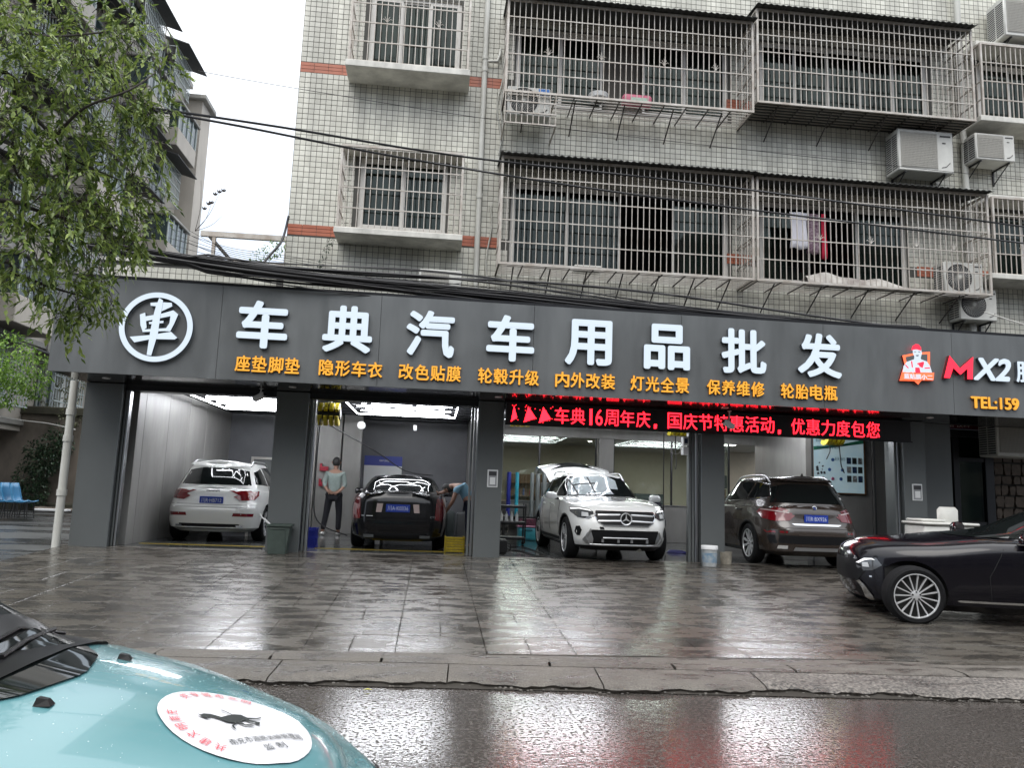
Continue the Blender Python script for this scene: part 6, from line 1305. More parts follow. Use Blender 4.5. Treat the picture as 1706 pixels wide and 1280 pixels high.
# --- brown SUV seen from behind in the fourth bay
L4 = 4.65; W4 = .94
x3 = dict(cat='car', paint='paint_brown', r=.365, hw=W4, wx=(-1.375, 1.435), rimstyle=(5, .045, .05), body=suv_layers(L4, W4, 1.06), dz=dzf(1.06, .0, 0, -.10, .9, 1.7), crown=lambda x: .05,
    cabin=[(1.02, -L4/2+.20, 1.05, .88, 4.5, 3), (1.12, -L4/2+.24, .90, .85, 4.5, 3), (1.29, -L4/2+.34, .60, .775, 4.2, 3), (1.46, -L4/2+.46, .32, .695, 4.2, 3), (1.55, -L4/2+.54, .16, .65, 4, 3), (1.585, -L4/2+.54, .05, .61, 4, 3)], crownc=lambda x: .05,
    side_windows=[[(-1.82, 1.24), (-1.66, 1.44), (-1.25, 1.50), (-1.15, 1.20)], [(-1.08, 1.19), (-1.16, 1.51), (-.25, 1.53), (-.2, 1.15)], [(-.14, 1.15), (-.18, 1.53), (.1, 1.51), (.78, 1.15)]],
    dlo=[(-.2, 1.13), (-1.05, 1.16), (-1.86, 1.22), (-1.68, 1.46), (-1.2, 1.53), (-.2, 1.555), (.15, 1.53)],
    gaps=[[(-1.12, 1.14), (-1.0, .85), (-.82, .38)], [(-.16, 1.12), (-.16, .35)]], handles=[(-.9, .98), (.05, .96)], mirror=(.66, 1.08), rails=(-1.65, .1, .59), cladding='trim_black', handlemat='chrome')
c = build_car('parked_suv', 'dark brown SUV parked nose-in in the fourth bay beside the white buckets', (6.62, 14.92, FL), pi/2-.02, .96, x3); P = x3['P']; sh = x3['shell']
P('rear_window', 'rear', [(-.70, 1.13), (.70, 1.13), (.60, 1.42), (.33, 1.48), (-.33, 1.48), (-.60, 1.42)], 'car_glass', .006, .06)
P('spoiler', 'rear', [(-.58, 1.50), (.58, 1.50), (.52, 1.56), (-.52, 1.56)], 'paint_brown', .05)
for f_ in (lambda p: p, mir):
    P('tail_light', 'rear', f_([(.42, .95), (.47, .82), (.70, .80), (.84, .84), (.86, .95), (.83, 1.02), (.64, .99)]), 'tail_red', .01, .05)
    P('tail_light_bar', 'rear', f_([(.47, .955), (.82, 1.01), (.83, .995), (.48, .94)]), 'tail_clear', .016, .05)
    P('reflector', 'rear', f_([(.55, .60), (.55, .635), (.86, .64), (.84, .60)]), 'tail_red', .006)
for sd_ in ('left', 'right'): P('tail_light', sd_, [(-2.22, .85), (-2.20, 1.02), (-2.02, 1.05), (-1.99, 1.0), (-2.08, .88)], 'tail_red', .008, .05)
P('chrome_strip', 'rear', [(-.40, .735), (.40, .735), (.46, .765), (-.46, .765)], 'chrome', .012)
P('bumper_band', 'rear', [(-.80, .42), (.80, .42), (.84, .56), (-.84, .56)], 'trim_black', .006)
P('skid_plate', 'rear', [(-.45, .30), (.45, .30), (.42, .36), (-.42, .36)], 'silver', .014)
P('tailgate_gap', 'rear', [(-.78, .685), (.78, .685), (.78, .691), (-.78, .691)], 'underbody', .004)
for f_ in (lambda p: p, mir): P('exhaust_pipe', 'rear', f_([(.55, .33), (.55, .39), (.70, .39), (.70, .33)]), 'chrome', .02)
plate(c, sh, 'rear', 0, .86, .44, .14, PLATES[2])
l_, _n = sh.hit('rear', 0, 1.04); m_ = MB(); m_.lathe([(.0, -.012), (.036, -.012), (.045, -.008), (.047, .01)], axis='x', n=22, c=(l_.x-.002, 0, 1.045)); rb = part('round_badge', m_, M['chrome'], c, 40, local=True)
m_ = MB()
for q in (0, 1):
    a0 = q*pi; m_.add([(l_.x-.0165, 0, 1.045)]+[(l_.x-.0165, .026*cos(a0+pi/2*k/5), 1.045+.026*sin(a0+pi/2*k/5)) for k in range(6)], [(0, k+1, k+2) for k in range(5)])
part('badge_quarter', m_, M['plate_blue'], rb, local=True)
part('roof_aerial', MB().prism([(-1.75, 1.60), (-1.72, 1.68), (-1.62, 1.60)], -.012, .012), M['paint_brown'], c, local=True)
# --- dark saloon side-on at the right edge
L5 = 5.06; W5 = .93; r5, f5 = -L5/2, 2.24
ecl = dict(cat='car', paint='paint_navy', r=.345, hw=W5, wx=(-1.44, 1.64), rimstyle=(15, .015, 0),
    body=[(.16, r5+.2, f5-.32, W5*.88, 5, 3.4), (.24, r5+.05, f5-.10, W5*.96, 5, 3.2), (.38, r5+.01, f5-.02, W5*.985, 5, 3.0), (.52, r5, f5, W5*.995, 5, 2.8), (.68, r5+.02, f5-.005, W5, 5, 2.8), (.80, r5+.04, f5-.02, W5*.99, 5, 2.8), (.90, r5+.08, f5-.06, W5*.97, 4.5, 2.8), (.96, r5+.12, f5-.12, W5*.94, 4.5, 2.7), (.995, r5+.18, f5-.20, W5*.89, 4.5, 2.6)], dz=dzf(.995, .0, 0, -.115, .7, 1.4), crown=lambda x: .055 if x > .6 else .04,
    cabin=[(.90, -2.05, .80, .85, 3.5, 3), (1.0, -1.95, .58, .81, 3.5, 3), (1.14, -1.7, .22, .745, 3.5, 3), (1.28, -1.4, -.12, .665, 3.5, 3), (1.37, -1.2, -.36, .60, 3.5, 3), (1.39, -1.1, -.48, .56, 3.5, 3)], crownc=lambda x: .05,
    side_windows=[[(-1.7, 1.02), (-1.35, 1.24), (-1.2, 1.33), (-1.1, 1.0)], [(-1.04, 1.0), (-1.14, 1.335), (-.55, 1.36), (-.5, .99)], [(-.44, .99), (-.5, 1.355), (-.35, 1.33), (.36, 1.0)]],
    dlo=[(-1.8, .99), (-.4, .975), (.62, .985)], gaps=[[(-.45, .97), (-.45, .28)], [(.62, .93), (.80, .6), (.78, .3)]], handles=[(-1.1, .82), (-.25, .82)], mirror=(.36, 1.0), dlomat='chrome')
c = build_car('parked_saloon', 'dark blue black saloon entering side-on from the right edge of the forecourt', (7.36, 9.14, fc(9.1)+.005), pi-.21, .96, ecl); P = ecl['P']; sh = ecl['shell']
c.rotation_euler.x = -.045; c.rotation_euler.y = .008
P('windscreen', 'front', [(-.66, 1.03), (.66, 1.03), (.53, 1.30), (.25, 1.345), (-.25, 1.345), (-.53, 1.30)], 'car_glass', .006, .06)
for sd_ in ('left', 'right'):
    P('headlight', sd_, [(1.93, .66), (1.98, .745), (2.10, .73), (2.16, .66), (2.16, .60), (2.10, .57), (2.02, .59)], 'lamp_glass', .007, .05)
    P('headlight_lens', sd_, [(2.05, .625), (2.06, .68), (2.11, .67), (2.11, .62)], 'lamp_clear', .014, .05)
    P('headlight_strip', sd_, [(1.99, .715), (2.02, .735), (2.09, .725), (2.16, .66), (2.14, .66), (2.08, .705), (2.03, .72)], 'drl', .014, .05)
    P('bumper_duct', sd_, [(2.04, .24), (2.03, .33), (2.11, .43), (2.16, .36), (2.15, .26)], 'trim_black', .006, .05)
    P('duct_blade', sd_, [(1.99, .23), (2.01, .27), (2.10, .40), (2.14, .45), (2.16, .43), (2.12, .37), (2.07, .25), (2.03, .225)], 'chrome', .016, .05)
    P('sill_strip', sd_, [(-1.0, .285), (-1.0, .31), (1.12, .31), (1.16, .30), (1.12, .285)], 'chrome', .012, .1)
    P('reflector_dot', sd_, [(2.03, .50), (2.03, .52), (2.055, .52), (2.055, .50)], 'chrome', .006, .1)
P('grille', 'front', [(-.40, .44), (-.50, .60), (-.40, .70), (.40, .70), (.50, .60), (.40, .44)], 'trim_black', .006, .06)
l_, n_ = sh.hit('front', 0, .76)
# --- turquoise taxi in the foreground, beside the viewer
mat('paint_teal', (.10, .245, .265), .22, coat=.6, noise=.05, nscale=3)
LT, WT = 4.45, .85; rT, fT = -LT/2, 2.30
tx = dict(cat='car', paint='paint_teal', r=.31, hw=WT, wx=(-1.28, 1.32), rimstyle=(7, .05, 0),
    body=[(.17, rT+.15, fT-.22, WT*.87, 5, 3.6), (.26, rT+.04, fT-.08, WT*.96, 5, 3.4), (.42, rT, fT-.01, WT*.985, 5, 3.2), (.56, rT+.01, fT, WT, 5, 3.1), (.68, rT+.03, fT-.02, WT, 5, 3.1), (.80, rT+.05, fT-.06, WT*.985, 5, 3.0), (.90, rT+.08, fT-.12, WT*.955, 5, 2.9), (.945, rT+.11, fT-.16, WT*.925, 5, 2.9), (.975, rT+.15, fT-.22, WT*.875, 5, 2.8)], dz=lambda x, z: max(0, (z-.5)/.475)**1.2*pchip([(-3, .02), (.9, .03), (1.2, .0), (1.5, -.05), (1.8, -.13), (2.3, -.29)], x), crown=lambda x: .085 if x > .5 else .04,
    cabin=[(.95, -1.55, 1.24, .80, 4, 4), (1.06, -1.45, 1.10, .775, 4, 4), (1.22, -1.22, .80, .715, 4, 4), (1.36, -.98, .50, .645, 4, 4), (1.45, -.85, .32, .59, 4, 4), (1.48, -.78, .22, .54, 4, 4)], crownc=lambda x: .04,
    side_windows=[[(-1.3, 1.02), (-1.0, 1.28), (-.8, 1.33), (-.75, 1.0)], [(-.7, 1.0), (-.75, 1.33), (-.05, 1.36), (0, 1.0)], [(.06, 1.0), (.0, 1.36), (.2, 1.34), (.86, 1.0)]], gaps=[[(.03, .98), (.03, .3)]], handles=[(.2, .86)])
TXX, TXY = -2.18, 2.13
c = build_car('taxi', 'turquoise taxi bonnet close in the lower left foreground with a white round sticker', (TXX, TXY, 0), radians(1), .96, tx); P = tx['P']; sh = tx['shell']; c.scale = (.96, .96, .97)
P('windscreen', 'front', [(-.73, 1.03), (.73, 1.03), (.60, 1.36), (.3, 1.43), (-.3, 1.43), (-.60, 1.36)], 'car_glass', .006, .05)
mat('scuttle_black', (.008, .008, .009), .3, spec=.25)
# black scuttle, wipers, washer jets
P('scuttle', 'top', [(1.04, -.735), (1.16, -.745), (1.225, -.50), (1.245, 0), (1.225, .50), (1.16, .745), (1.04, .735), (.98, .4), (.98, 0), (.98, -.4)], 'scuttle_black', .010, .05)
for sg in (-1, 1):
    P('pillar_seal', 'top', [(1.07, sg*.735), (1.04, sg*.765), (.85, sg*.745), (.45, sg*.655), (.46, sg*.625), (.85, sg*.715)], 'trim_black', .009, .05)
def tp(x, y, o=.0): l_, n_ = sh.hit('top', x, y); return l_+n_*o
for y0, y1, lab in ((.60, -.02, 'far wiper'), (.02, -.60, 'near wiper')):
    w_ = part('wiper_arm', MB().tube([tp(1.17, y1, .016), tp(1.13, (y0+y1)/2-.1, .022), tp(1.07, y0-.12, .022)], .007, 6), M['trim_black'], c, 60, local=True, label=lab); part('wiper_blade', MB().tube([tp(1.04, y0+.06, .016), tp(1.055, (y0+y1)/2, .018), tp(1.08, y1+.06, .018)], .006, 6), M['trim_black'], w_, 60, local=True)
for x, y in ((1.38, .27), (1.38, -.24)):
    l_ = tp(x, y); part('washer_jet', MB().add([tuple(l_+Vector(q)) for q in ((.022, .014, 0), (-.016, .018, 0), (-.016, -.018, 0), (.022, -.014, 0), (.012, .007, .014), (-.012, .010, .018), (-.012, -.010, .018), (.012, -.007, .014))], [(0,1,5,4),(1,2,6,5),(2,3,7,6),(3,0,4,7),(4,5,6,7)]), M['trim_black'], c, local=True)
# white dashboard card behind the glass and inside the sticker
m_ = MB(); pts = []
for k in range(41):
    t_ = k/40; y = -.70+1.40*t_; pts.append(tp(2.06-.10*(2*t_-1)**2-.0, y, .0005))
part('bonnet_gap', MB().tube(pts, .003, 4), M['underbody'], c, local=True)
for sg in (-1, 1):
    pts = [tp(1.15+.62*k/16, sg*(.735-.04*(k/16)**2), .0005) for k in range(17)]; part('bonnet_gap', MB().tube(pts, .003, 4), M['underbody'], c, local=True)
SX, SY, SA, SB = 1.79, -.07, .195, .195
pts = [(SX+SA*cos(2*pi*k/40), SY+SB*sin(2*pi*k/40)) for k in range(40)]
stk = P('round_sticker', 'top', pts, mat('sticker_white', (.60, .60, .62), .4, coat=.3).name, .005, .018, 'white round sticker with a running horse')
# the sticker's own axes: 'up' of the artwork points back towards the screen, rotated with the photograph
TH = radians(136)      # artwork up direction in the car frame
def sp(u, v, o=.0085):
    ur = (cos(TH-pi/2), sin(TH-pi/2)); uv = (cos(TH), sin(TH)); x = SX+ur[0]*u+uv[0]*v; y = SY+ur[1]*u+uv[1]*v
    l_, n_ = sh.hit('top', x, y); return tuple(l_+n_*o)
mat('print_red', (.55, .03, .05), .5); mat('print_black', (.012, .016, .016), .5)
def arc_text(s_, r, a0, a1, h, m, out=True):
    for i, ch in enumerate(s_):
        a = a0+(a1-a0)*(i+.5)/len(s_); m_ = MB()
        def Pm(u, v, d, a=a): # u across, v up (outwards)
            rr = r+v; return sp(rr*cos(a)-(-sin(a))*(-u), rr*sin(a)+(-cos(a))*u*1.0, .0085) if False else sp(rr*cos(a)+u*sin(a), rr*sin(a)-u*cos(a), .0085)
        glyph(m_, (ch, .012, 0), -h*.45, h*.45, -h*.5, h*.5, 0, 0, P=Pm); part('sticker_character', m_, m, stk, local=True)
arc_text('共建文明南充', .163, radians(230), radians(152), .029, M['print_red']); arc_text('共享城市文明', .163, radians(120), radians(42), .029, M['print_red'])
m_ = MB(); glyph(m_, ('南充市道路运输管理局', .01, 0), -.085, .130, -.112, -.088, 0, 0, P=lambda a, b, d: sp(a, b)); glyph(m_, ('监 制', .01, 0), -.010, .052, -.150, -.126, 0, 0, P=lambda a, b, d: sp(a, b)); part('sticker_lettering', m_, M['print_black'], stk, local=True)
def blob(poly, nm): 
    m_ = MB(); out = []
    for i in range(len(poly)):
        a, b = poly[i], poly[(i+1) % len(poly)]; out += [(a[0]+(b[0]-a[0])*k/3, a[1]+(b[1]-a[1])*k/3) for k in range(3)]
    tri = geometry.tessellate_polygon([[Vector((a, b, 0)) for a, b in out]]); m_.add([sp(a, b, .0095) for a, b in out], [tuple(t_) for t_ in tri]); part(nm, m_, M['print_black'], stk, local=True)
# running horse: head at the left, tail at the right
hz = lambda L_: [((a-1075)*.00048, -(b-735)*.00085+.018) for a, b in L_]
blob(hz([(888,706),(900,712),(925,706),(960,712),(1000,735),(1040,728),(1090,722),(1130,728),(1145,748),(1140,768),(1100,765),(1060,772),(1030,775),(1000,768),(975,745),(945,728),(925,730),(930,742),(905,735),(890,722)]), 'horse_body')
blob(hz([(1040,770),(1062,772),(1010,795),(1000,820),(994,806),(1000,790),(1030,782)]), 'horse_leg'); blob(hz([(1055,770),(1078,768),(1085,790),(1120,792),(1140,800),(1120,802),(1078,798),(1062,785)]), 'horse_leg'); blob(hz([(1118,765),(1142,765),(1165,775),(1190,782),(1165,800),(1150,790),(1155,783),(1125,775)]), 'horse_leg'); blob(hz([(1140,748),(1200,755),(1230,752),(1228,758),(1195,762),(1140,760)]), 'horse_tail'); blob(hz([(1075,725),(1082,722),(1058,690),(1045,688),(1046,693),(1055,696)]), 'horse_leg')
# headlamps and grille for views from the side
for f_ in (lambda p: p, mir): P('headlight', 'front', f_([(.46, .60), (.48, .72), (.78, .74), (.80, .64), (.7, .58)]), 'lamp_glass', .006, .06)
P('grille', 'front', [(-.38, .60), (.38, .60), (.36, .70), (-.36, .70)], 'trim_black', .006, .06)
P('lower_intake', 'front', [(-.5, .30), (.5, .30), (.45, .42), (-.45, .42)], 'trim_black', .006, .06)
# rain beads on the bonnet
m_ = MB(); R = random.Random(21)
for k in range(500):
    x = R.uniform(1.15, 2.15); y = R.uniform(-.5, .6); l_, n_ = sh.hit('top', x, y); r_1 = R.choice([.0015, .0015, .002, .0026])*R.uniform(.7, 1.2)
    if n_.z < .5: continue
    m_.add([tuple(l_+n_*r_1*.7)]+[tuple(l_+Vector((r_1*cos(q*pi/3), r_1*sin(q*pi/3), 0))) for q in range(6)], [(0, q+1, (q+1) % 6+1) for q in range(6)])
rb = part('rain_beads', m_, mat('bead', (.35, .5, .5), .05, coat=1), c, 80, local=True, kind='stuff')
# ================================================================== vegetation
def leafmat(name, c1, c2, tr=.35, rough=.38):
    m = bpy.data.materials.new(name); m.use_nodes = True; t = m.node_tree; b = t.nodes['Principled BSDF']; o = t.nodes['Material Output']; l = t.links.new
    g = N('ShaderNodeNewGeometry', t); r = N('ShaderNodeValToRGB', t); r.color_ramp.elements[0].color = (*c1, 1); r.color_ramp.elements[1].color = (*c2, 1); l(g.outputs['Random Per Island'], r.inputs[0]); l(r.outputs[0], b.inputs['Base Color'])
    b.inputs['Roughness'].default_value = rough; ts = N('ShaderNodeBsdfTranslucent', t); l(r.outputs[0], ts.inputs[0]); mx = N('ShaderNodeMixShader', t); mx.inputs[0].default_value = tr
    l(b.outputs[0], mx.inputs[1]); l(ts.outputs[0], mx.inputs[2]); l(mx.outputs[0], o.inputs[0]); M[name] = m; return m
leafmat('leaf_tree', (.045, .095, .022), (.33, .42, .10)); leafmat('leaf_bright', (.08, .18, .025), (.28, .45, .07)); leafmat('leaf_ivy', (.012, .035, .018), (.05, .09, .04), .15); leafmat('leaf_olive', (.06, .07, .03), (.18, .19, .10))
mat('bark', (.035, .028, .022), .8, noise=.4, nscale=12); mat('twig', (.03, .022, .016), .8)
def leaf(mb, p, d, up, L_, w):
    d = d.normalized(); s = d.cross(up).normalized(); n = s.cross(d); a = p; m1 = p+d*L_*.42-n*w*.15; t_ = p+d*L_-n*L_*.12
    mb.add([a, m1+s*w*.5+n*w*.12, t_, m1-s*w*.5+n*w*.12, m1], [(0, 4, 1), (4, 2, 1), (0, 3, 4), (4, 3, 2)])
def rvec(R): 
    while True:
        v = Vector((R.uniform(-1, 1), R.uniform(-1, 1), R.uniform(-1, 1)))
        if .05 < v.length < 1: return v
tree = thing('street_tree', 'leafy street tree whose boughs hang into the upper left of the view', 'tree', (-6.6, 5.2, 0))
R = random.Random(31)
part('trunk', MB().tube([(-6.6, 5.2, 0), (-6.55, 5.2, 1.6), (-6.4, 5.3, 3.2), (-6.0, 5.5, 4.6), (-5.9, 5.7, 6.2), (-6.1, 5.8, 8)], [.19, .15, .13, .11, .09, .05], 12), M['bark'], tree, 60)
boughs = [[(-6.4, 5.3, 3.2), onY(-60, 120, 6.0), onY(30, 170, 6.2), onY(90, 230, 6.3), onY(115, 262, 6.5), onY(200, 300, 6.8)],
          [(-6.0, 5.5, 4.6), onY(-40, 40, 6.0), onY(80, 60, 6.4), onY(200, 50, 7.0)], [(-6.4, 5.3, 3.2), onY(-60, 330, 5.8), onY(60, 350, 6.3), onY(170, 380, 6.6), onY(220, 360, 6.8)],
          [(-6.5, 5.25, 2.6), onY(-70, 430, 5.8), onY(20, 455, 6.2), onY(90, 480, 6.4), onY(160, 500, 6.6)], [onY(90, 230, 6.3), onY(140, 180, 6.2), onY(215, 150, 6.2), onY(260, 120, 6.4)],
          [onY(30, 170, 6.2), onY(20, 260, 6.0), onY(40, 320, 6.1), onY(35, 400, 6.0)], [onY(115, 262, 6.5), onY(112, 310, 6.6), onY(150, 340, 6.7), onY(245, 320, 7.0)]]
for i, b_ in enumerate(boughs):
    pts = bez([Vector(p) for p in b_], 20); part('bough', MB().tube(pts, .026 if i < 4 else .014, 8, r2=.005), M['bark'], tree, 60)
CL = [(60,30,85,7.),(150,50,80,7.),(225,55,55,7.),(268,110,34,6.8),(30,120,75,6.2),(120,140,75,6.4),(200,160,62,6.8),(250,170,40,7),(55,240,65,6.2),(140,235,62,6.6),(205,255,55,6.9),(250,250,34,7),(100,320,72,6.4),(180,340,62,6.7),(245,330,40,7),(25,330,60,6.1),(45,400,60,6.1),(125,400,62,6.5),(195,395,46,6.8),(240,385,34,6.9),(50,470,42,6.2),(115,480,46,6.5),(165,470,36,6.6),(185,500,16,6.7),(105,535,24,6.5),(140,520,26,6.6),(10,40,60,6),(15,200,60,6)]
fo = MB(); tw = MB()
for (a, b_, r_1, Y) in CL:
    c0 = onY(a, b_, Y); rad = r_1/1280*Y*1.0
    for k in range(int(.105*r_1**1.6)):
        v = rvec(R)*rad; v.y *= 1.5; p = c0+v; q = c0+v*.55+Vector((R.uniform(-.05, .05), 0, .04)); tw.tube([q, (p+q)/2+Vector((0, 0, .02)), p], .003, 3, cap=False)
        base = Vector((R.uniform(-.6, 1), R.uniform(-1, .6), R.uniform(-.7, .15))).normalized(); n_l = R.randint(5, 9)
        for j in range(n_l):
            d = (base+rvec(R)*.65+Vector((0, 0, -.35))).normalized(); pp = p+base*(.018*j)-Vector((0, 0, .002*j*j)); leaf(fo, pp, d, Vector((R.uniform(-.5, .5), R.uniform(-.5, .5), 1)), R.uniform(.04, .11), R.uniform(.016, .036))
part('foliage', fo, M['leaf_tree'], tree, 180, kind='stuff'); part('twigs', tw, M['twig'], tree, kind='stuff')
def shrub(name, label, cat, cl, mt, dens, ls, grp=None, stems=None, seed=1):
    R = random.Random(seed); c0 = Vector(cl[0][:3]); t = thing(name, label, cat, (c0.x, c0.y, min(c[2]-c[3] for c in cl)), grp); m_ = MB()
    for (x, y, z, r_1, *sq) in cl:
        for k in range(int(dens*r_1*r_1)):
            v = rvec(R); v = v.normalized()*(v.length**.5)*r_1; p = Vector((x, y, z))+v; d = (v.normalized()*.6+rvec(R)*.8+Vector((0, 0, -.3))).normalized(); leaf(m_, p, d, Vector((R.uniform(-.6, .6), R.uniform(-.6, .6), 1)), ls*R.uniform(.7, 1.3), ls*R.uniform(.35, .5))
    part('foliage', m_, M[mt], t, 180, kind='stuff')
    for s_ in stems or []: part('stem', MB().tube(bez([Vector(p) for p in s_], 12), .03, 6, r2=.01), M['bark'], t, 60)
    return t
def W3(px, py, Y, r_px): p = onY(px, py, Y); return (p.x, p.y, p.z, r_px/1280*Y)
shrub('leafy_bush', 'bright green bushy crown at the far left edge below the street tree', 'bush', [W3(10, 600, 14, 45), W3(45, 620, 14, 36), W3(-20, 640, 14, 40), W3(60, 645, 14.2, 20), W3(20, 655, 14, 26), W3(-60, 600, 14, 60)], 'leaf_bright', 3600, .075, stems=[[(-13.2, 14.2, FL-.1), (-12.8, 14.1, 1.6), (-12.3, 14, 3.2)]], seed=5)
WB = 28.0
shrub('wall_shrub', 'dark ivy shrub growing up the stained retaining wall', 'shrub', [W3(60, 815, WB-.8, 20), W3(50, 795, WB-.8, 24), W3(70, 770, WB-.7, 26), W3(55, 750, WB-.6, 14), W3(85, 760, WB-.6, 20), W3(88, 740, WB-.6, 20), W3(100, 722, WB-.6, 16), W3(108, 745, WB-.6, 14), W3(62, 830, WB-.8, 14)], 'leaf_ivy', 2300, .11, stems=[[onY(62, 838, WB-.5), onY(66, 790, WB-.4), onY(95, 720, WB-.4)]], seed=6)
shrub('creeper', 'olive creeper spilling over the wall top beside the drainpipe', 'creeper', [W3(112, 690, WB-.5, 12), W3(120, 660, WB, 14), W3(108, 640, WB+.5, 12), W3(125, 700, WB-.4, 10), W3(80, 668, WB+.5, 10), W3(128, 640, WB, 12)], 'leaf_olive', 1500, .10, seed=7)
shrub('rooftop_plant', 'green rooftop plants beside the corner of the tiled building', 'plant', [W3(455, 415, 14.4, 14), W3(440, 425, 14.6, 12), W3(470, 408, 14.5, 9), W3(425, 428, 14.8, 8)], 'leaf_bright', 3500, .06, seed=8)
shrub('rooftop_creeper', 'thin dark plant climbing from the fascia top to the narrow cage slab', 'plant', [W3(552, 402, 13.6, 6), W3(545, 415, 13.5, 5), W3(538, 428, 13.4, 5), W3(532, 440, 13.3, 5)], 'leaf_ivy', 9000, .045, seed=9)
# bare sprig sticking out by the old building
m_ = MB(); a = onY(325, 385, 12.5)
for (x, y) in ((365, 322), (352, 340), (370, 360), (335, 300)): m_.tube(bez([a, onY((325+x)/2+4, (385+y)/2+3, 12.5), onY(x, y, 12.4)], 8), .005, 4, r2=.002)
for (x, y) in ((365, 322), (358, 326), (352, 340), (372, 320), (347, 342), (340, 350)):
    for k in range(3): leaf(m_, onY(x, y, 12.4), Vector((.5-.4*k, 0, .5)), Vector((0, 1, .3)), .07, .03)
solo('bare_sprig', m_, M['twig'], 'thin bare sprig standing against the white sky between the two buildings', 'plant')
# ================================================================== retaining wall and yard at the left
mat('wall_stained', (.27, .225, .18), .85, noise=.62, nscale=.55, nstretch=(1, 1, .6), col2=(.07, .062, .048)); mat('wall_mossy', (.085, .08, .055), .9, noise=.4, nscale=1.5)
rw = thing('retaining_wall', 'stained concrete retaining wall behind the blue chairs', 'wall', (-18, WB, .3))
zt = onY(40, 690, WB).z
part('wall', MB().box(-60, -6, WB, WB+.5, .2, zt), M['wall_stained'], rw); part('coping', MB().bbox(-60, -6, WB-.12, WB+.7, zt, zt+.28, .03), M['wall_mossy'], rw); part('footing', MB().bbox(-60, -6, WB-.5, WB, .2, .62, .05), M['wall_mossy'], rw)
R = random.Random(14)
for i in range(16):
    p = onY(R.uniform(62, 118), R.uniform(838, 846), WB-1.1); r_1 = R.uniform(.08, .2); solo('rubble_piece', MB().bbox(p.x-r_1, p.x+r_1, p.y-r_1, p.y+r_1, .36, .36+r_1*.8, r_1*.35), M['wall_stained'], 'lump of rubble lying at the foot of the retaining wall', 'rubble', 'rubble at the foot of the retaining wall')
solo('white_wire', MB().tube(bez([onY(-20, 692, 26), onY(30, 700, 26), onY(80, 706, 25), onY(125, 716, 22)], 16), .02, 5), M['cable_white'], 'pale wire strung low in front of the retaining wall', 'cable', smooth=60)
p0 = onY(93, 700, WB+1.2); p1 = onY(101, 622, WB+1.2); solo('white_post', MB().tube([(p0.x, p0.y, zt), (p0.x, p0.y, p1.z)], .16, 8), M['pvc'], 'white painted post standing above the retaining wall', 'post')
# chairs: moulded blue seats
mat('chair_blue', (.045, .22, .42), .35, coat=.3); CH0 = None
for k, (px, lab) in enumerate([(33, 'rightmost of the moulded blue chairs by the retaining wall'), (17, 'second moulded blue chair from the right'), (1, 'third moulded blue chair from the right'), (-16, 'leftmost moulded blue chair at the photo edge')]):
    Yc = 21.5; g_ = onY(px, 850, Yc); zg = .38; a = thing('plastic_chair', lab, 'chair', (g_.x-.1, Yc, zg), 'blue moulded chairs in a row')
    m_ = MB(); pr = [(.42, .46), (.28, .43), (.10, .42), (.02, .46), (-.04, .60), (-.09, .78), (-.12, .92)]; vs = []
    for x_, z_ in pr:
        for y_ in (-.23, -.15, 0, .15, .23): vs.append((x_-.0+abs(y_)*.12*(1 if z_ > .5 else 0), y_*(1 if z_ < .8 else .8), z_+abs(y_)**2*.5*(1 if z_ < .5 else 0)))
    m_.add(vs, [(i*5+j, i*5+j+1, (i+1)*5+j+1, (i+1)*5+j) for i in range(6) for j in range(4)]); s_ = part('seat_shell', m_, M['chair_blue'], a, 60, local=True); md = s_.modifiers.new('t', 'SOLIDIFY'); md.thickness = .03
    for x_ in (.05, .34):
        for y_ in (-.18, .18): part('leg', MB().tube([(x_, y_, .42), (x_+(.04 if x_ > .2 else -.05), y_, 0)], .014, 6), M['black_plastic'], a, local=True)
g_ = onY(86, 822, 24); solo('plank', MB().bbox(g_.x-.35, g_.x+.55, 23.8, 24.1, .5, .56, .01), M['paper'], 'pale plank resting by the shrub and the drainpipe', 'plank')
# ================================================================== old apartment building at the left
mat('old_wall', (.55, .50, .43), .85, noise=.45, nscale=.28, nstretch=(1, 1, .35), col2=(.30, .28, .245)); mat('old_trim', (.40, .385, .35), .8, noise=.4, nscale=1); mat('old_canopy', (.045, .045, .045), .7, noise=.3); mat('old_glass', (.05, .07, .07), .1); mat('old_frame', (.45, .5, .48), .5)
OX = -14.2; OY0, OY1, OZ = 16.0, 40.4, 22.4
ob = thing('old_apartment_building', 'weathered brown apartment building with cages and canopies receding at the left', 'building', (OX, 30, zt))
part('wall', MB().box(OX-9, OX, OY0, OY1, 3.0, OZ), M['old_wall'], ob)
part('stair_tower', MB().box(OX-3, OX+.9, OY1, OY1+1.5, 3.0, OZ-.6), M['old_wall'], ob); part('tower_cap', MB().bbox(OX-3.2, OX+1.15, OY1-.3, OY1+1.7, OZ-.6, OZ-.35, .03), M['old_trim'], ob)
part('parapet', MB().bbox(OX-9.2, OX+.35, OY0, OY1, OZ, OZ+.3, .03), M['old_trim'], ob)
